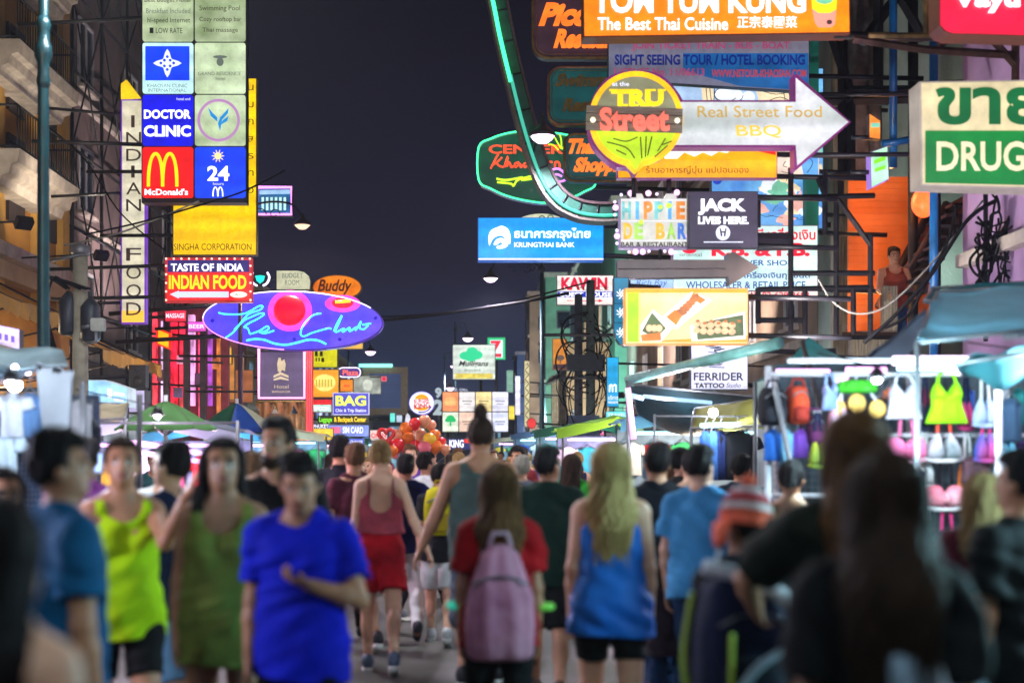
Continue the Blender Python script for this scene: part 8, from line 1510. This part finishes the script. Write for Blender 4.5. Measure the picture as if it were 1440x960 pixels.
for i, (x, y) in enumerate(SPOTS):
    p = proto[i % 4]; o = p if i < 4 else copy_tree(p)
    tn, tm = TOPS[(i*5+i//4) % len(TOPS)]; away = rr.random() < .62
    o.location = (x+rr.uniform(-.12, .12), y, 0); o.rotation_euler = (0, 0, rr.uniform(-.5, .5)+(0 if away else math.pi)); k = rr.uniform(.95, 1.05); o.scale = (k, k, k)
    px_i = int(VX+x*F/y); where = 'by the right stalls' if x > 1.9 else 'by the left stalls' if x < -2.4 else 'below the bag sign' if px_i < 545 else 'near the balloons' if px_i < 625 else 'under the menu board' if px_i < 715 else 'near the lamp post'
    hn = ['short black', 'long dark', 'short brown', 'sandy tied'][i % 4]; depth = 'close' if y < 20 else 'further off' if y < 30 else 'very distant'
    o['label'] = f'{depth} person in {tn} top with {hn} hair {where}'
    for ch in o.children:
        if ch.name.split('.')[0] in ('shirt', 'tank_top'): ch.material_slots[0].link = 'OBJECT'; ch.material_slots[0].material = tm
# things they carry
PK1 = cloth('dusty pink cotton', C(224, 158, 182), C(168, 100, 128)); PK2 = cloth('pale pink straps', C(214, 170, 190))
bp = backpack('backpack', 'dusty pink drawstring backpack on the person in the scarlet T-shirt', (at(703, 0, 6.23).x, 6.23, .69), .31, .50, PK1, PK2, 0, 'backpack', -1, .45)
bp = backpack('backpack', 'navy backpack with a white stripe on the person in the knitted hat', (at(1042, 0, 4.64).x, 4.64, .72), .30, .48, cloth('navy nylon', C(14, 22, 56)), cloth('deep navy nylon', C(10, 14, 36)), R(14))
MB().tube(spline([(-.1, -.17, .10), (-.02, -.18, .2), (.1, -.17, .26)], 5), .014, 6).build('reflective_strip', mat('pale reflective strip', C(190, 215, 230), .3), bp)
MB().tube(spline([(-.13, .0, .5), (.0, -.10, .46), (.12, -.13, .36), (.155, -.08, .1)], 6), .026, 8).build('white_trim', mat('white nylon trim', C(200, 205, 215), .5), bp)
MB().tube(spline([(-.17, .0, .42), (-.21, -.02, .2), (-.17, -.02, .0)], 5), .009, 6).tube(spline([(-.10, -.15, .3), (-.11, -.17, .15), (-.10, -.15, .02)], 5), .008, 6).build('lime_cord', mat('lime cord', C(190, 220, 40), .5), bp)
backpack('backpack', 'yellow backpack on the person in white shorts right of the navy polo shirt', (at(618, 0, 11.8).x, 11.8, .92), .26, .40, cloth('yellow nylon', C(220, 200, 20)), cloth('amber nylon', C(180, 150, 20)))
# knitted hat with ear flaps
hx = at(1050, 0, 4.88).x; o = thing('knit_hat', 'striped red, orange and white knitted hat with ear flaps worn in the crowd', 'hat', (hx, 4.9, 1.372)); o.scale = (.82, .82, .82); o.rotation_euler = (R(-6), R(10), R(14))
STR = [cloth('brick wool', C(160, 44, 44)), cloth('rose wool', C(190, 90, 100)), cloth('white wool', C(210, 205, 205)), cloth('rust wool', C(190, 70, 40)), cloth('coral wool', C(240, 110, 80))]
prof = [(.105, -.045), (.112, -.02), (.115, .0), (.113, .02), (.108, .045), (.098, .07), (.082, .095), (.058, .118), (.03, .132), (.01, .137)]
for i in range(len(prof)-1):
    m_ = MB(); vs = []
    for (r_, z) in (prof[i], ((prof[i][0]+prof[i+1][0])/2+.003, (prof[i][1]+prof[i+1][1])/2), prof[i+1]):
        for k in range(28): q = 2*math.pi*k/28; bb = 1+.012*math.sin(q*28); vs.append((r_*bb*math.cos(q)*.92, r_*bb*math.sin(q)*1.08, z))
    fs = [(a*28+k, a*28+(k+1) % 28, (a+1)*28+(k+1) % 28, (a+1)*28+k) for a in (0, 1) for k in range(28)]
    m_.add(vs, fs, True).build('knit_band', STR[[4, 4, 3, 2, 0, 1, 2, 0, 1][i]], o)
MB().ball((0, 0, .15), .03, 12, 8).build('pompom', STR[4], o)
for sg in (-1, 1): loft([(-.15, sg*.1, .02, .02), (-.12, sg*.102, .025, .045), (-.08, sg*.103, .024, .065), (-.04, sg*.1, .02, .07)], 12).build('ear_flap', STR[4], o); MB().tube([(sg*.1, 0, -.15), (sg*.105, .01, -.24)], .008, 5).build('tassel', STR[2], o)
# tote bag on the nearest dark haired person
tb = at(1368, 0, 3.15); o = thing('tote_bag', 'pale blue and white tote bag beside the very long dark hair', 'bag', (tb.x-.03, 3.2, .86)); o.rotation_euler = (0, R(-16), R(40))
loft([(0, 0, .13, .03), (.02, 0, .15, .05), (.2, 0, .16, .055), (.32, 0, .15, .03), (.34, 0, .145, .015)], 20, .12, 5).build('body', cloth('pale blue canvas', C(150, 185, 215), C(210, 220, 230)), o)
MB().tube(spline([(-.1, 0, .33), (-.07, .02, .5), (0, .03, .585), (.07, .02, .5), (.1, 0, .33)], 6), .013, 6).build('strap', cloth('blue strap', C(40, 80, 150)), o)
# glowing and plain wristbands
def band(label, p, r, m, tilt=0): o = MB().tube([(r*math.cos(q), r*math.sin(q), 0) for q in (2*math.pi*i/20 for i in range(20))], .011, 6, closed=True).build('wristband', m, None, p); o.rotation_euler = (tilt, 0, 0); tag(o, label, 'wristband')
band('glowing green wristband on the right arm of the person in the scarlet T-shirt', at(768, 852, 6.41), .03, emat('green glow band', (.2, 1, .1), .25, 0), .15)
band('glowing teal wristband on the left arm of the person in the scarlet T-shirt', at(640, 850, 6.41), .032, emat('teal glow band', (.02, .9, .6), .3, 0), .15)
# unseen street lamps added behind and beside the lens to light crowd and facades
def fill_street_lamp(label, X, Yl, e, c, flood): 
    o = thing('street_lamp', label, 'street lamp', (X, Yl, 0)); MB().lathe([(.16, 0), (.15, .3), (.1, .36), (.07, 1.1), (.05, 5.6)], seg=12).build('pole', TEALMET, o); sg = -1 if X > 0 else 1
    MB().tube(spline([(0, 0, 5.5), (sg*.3, 0, 5.85), (sg*.8, 0, 5.8), (sg*1, 0, 5.6)], 6), .028, 6).build('arm', TEALMET, o); MB().lathe([(.26, 5.3), (.24, 5.36), (.12, 5.54), (.03, 5.64)], (sg, 0, 0), 16).build('lamp_shade', mat('lamp shade enamel', C(70, 66, 70)), o); MB().lathe([(.002, 5.1), (.14, 5.14), (.24, 5.28), (.1, 5.29)], (sg, 0, 0), 16).build('lens', LENS, o)
    ld = bpy.data.lights.new('lamp_light', 'SPOT'); ld.energy = e; ld.spot_size = R(160); ld.spot_blend = .6; ld.color = c; ld.shadow_soft_size = .22; l = bpy.data.objects.new('lamp_light', ld); col.objects.link(l); l.parent = o; l.location = (sg, 0, 5.0)
    aim, fe, fang, fc = flood; d = Vector(aim)-Vector((X, Yl+.3, 4.2)); rot = d.to_track_quat('-Z', 'Y').to_euler()
    hd_ = MB().box((-.16, -.11, -.02), (.16, .11, .12)).build('fill_flood', DARKMET, o, (0, .3, 4.2)); hd_.rotation_euler = rot; MB().box((-.14, -.09, -.026), (.14, .09, -.021)).build('lens', emat('fill lamp lens', (1, .95, .9), 6, 0), hd_)
    MB().tube([(0, 0, 4.2), (0, .3, 4.2)], .02, 6).build('bracket', TEALMET, o)
    fl = bpy.data.lights.new('fill_light', 'SPOT'); fl.energy = fe; fl.spot_size = R(fang); fl.spot_blend = .7; fl.color = fc; fl.shadow_soft_size = .12; lf = bpy.data.objects.new('fill_light', fl); col.objects.link(lf); lf.parent = o; lf.location = Vector((0, .3, 4.2))+d.normalized()*.06; lf.rotation_euler = rot
fill_street_lamp('unseen teal street lamp added on the left pavement behind the photographer', -4.6, -1.5, 430, (.72, .92, 1), ((-8.5, 27, 8.5), 2600, 62, (1, .86, .66)))
fill_street_lamp('unseen teal street lamp added on the right pavement behind the photographer', 4.2, 1.0, 260, (.7, .92, 1), ((5.0, 18, 6.0), 1500, 62, (.95, .92, 1)))
# ------------------------------------------------------------------ thin haze volume added for lamp glow and depth
hz = bpy.data.materials.new('night air'); hz.use_nodes = True; hn = hz.node_tree.nodes
for n_ in list(hn):
    if n_.type == 'BSDF_PRINCIPLED': hn.remove(n_)
pv_ = hn.new('ShaderNodeVolumePrincipled'); pv_.inputs['Density'].default_value = .0007; pv_.inputs['Color'].default_value = (.85, .87, .95, 1); pv_.inputs['Anisotropy'].default_value = .55
hz.node_tree.links.new(pv_.outputs[0], hn['Material Output'].inputs['Volume'])
ho = MB().box((-402, -62, -1.05), (402, 902, 16.5)).build('haze', hz); ho['kind'] = 'stuff'
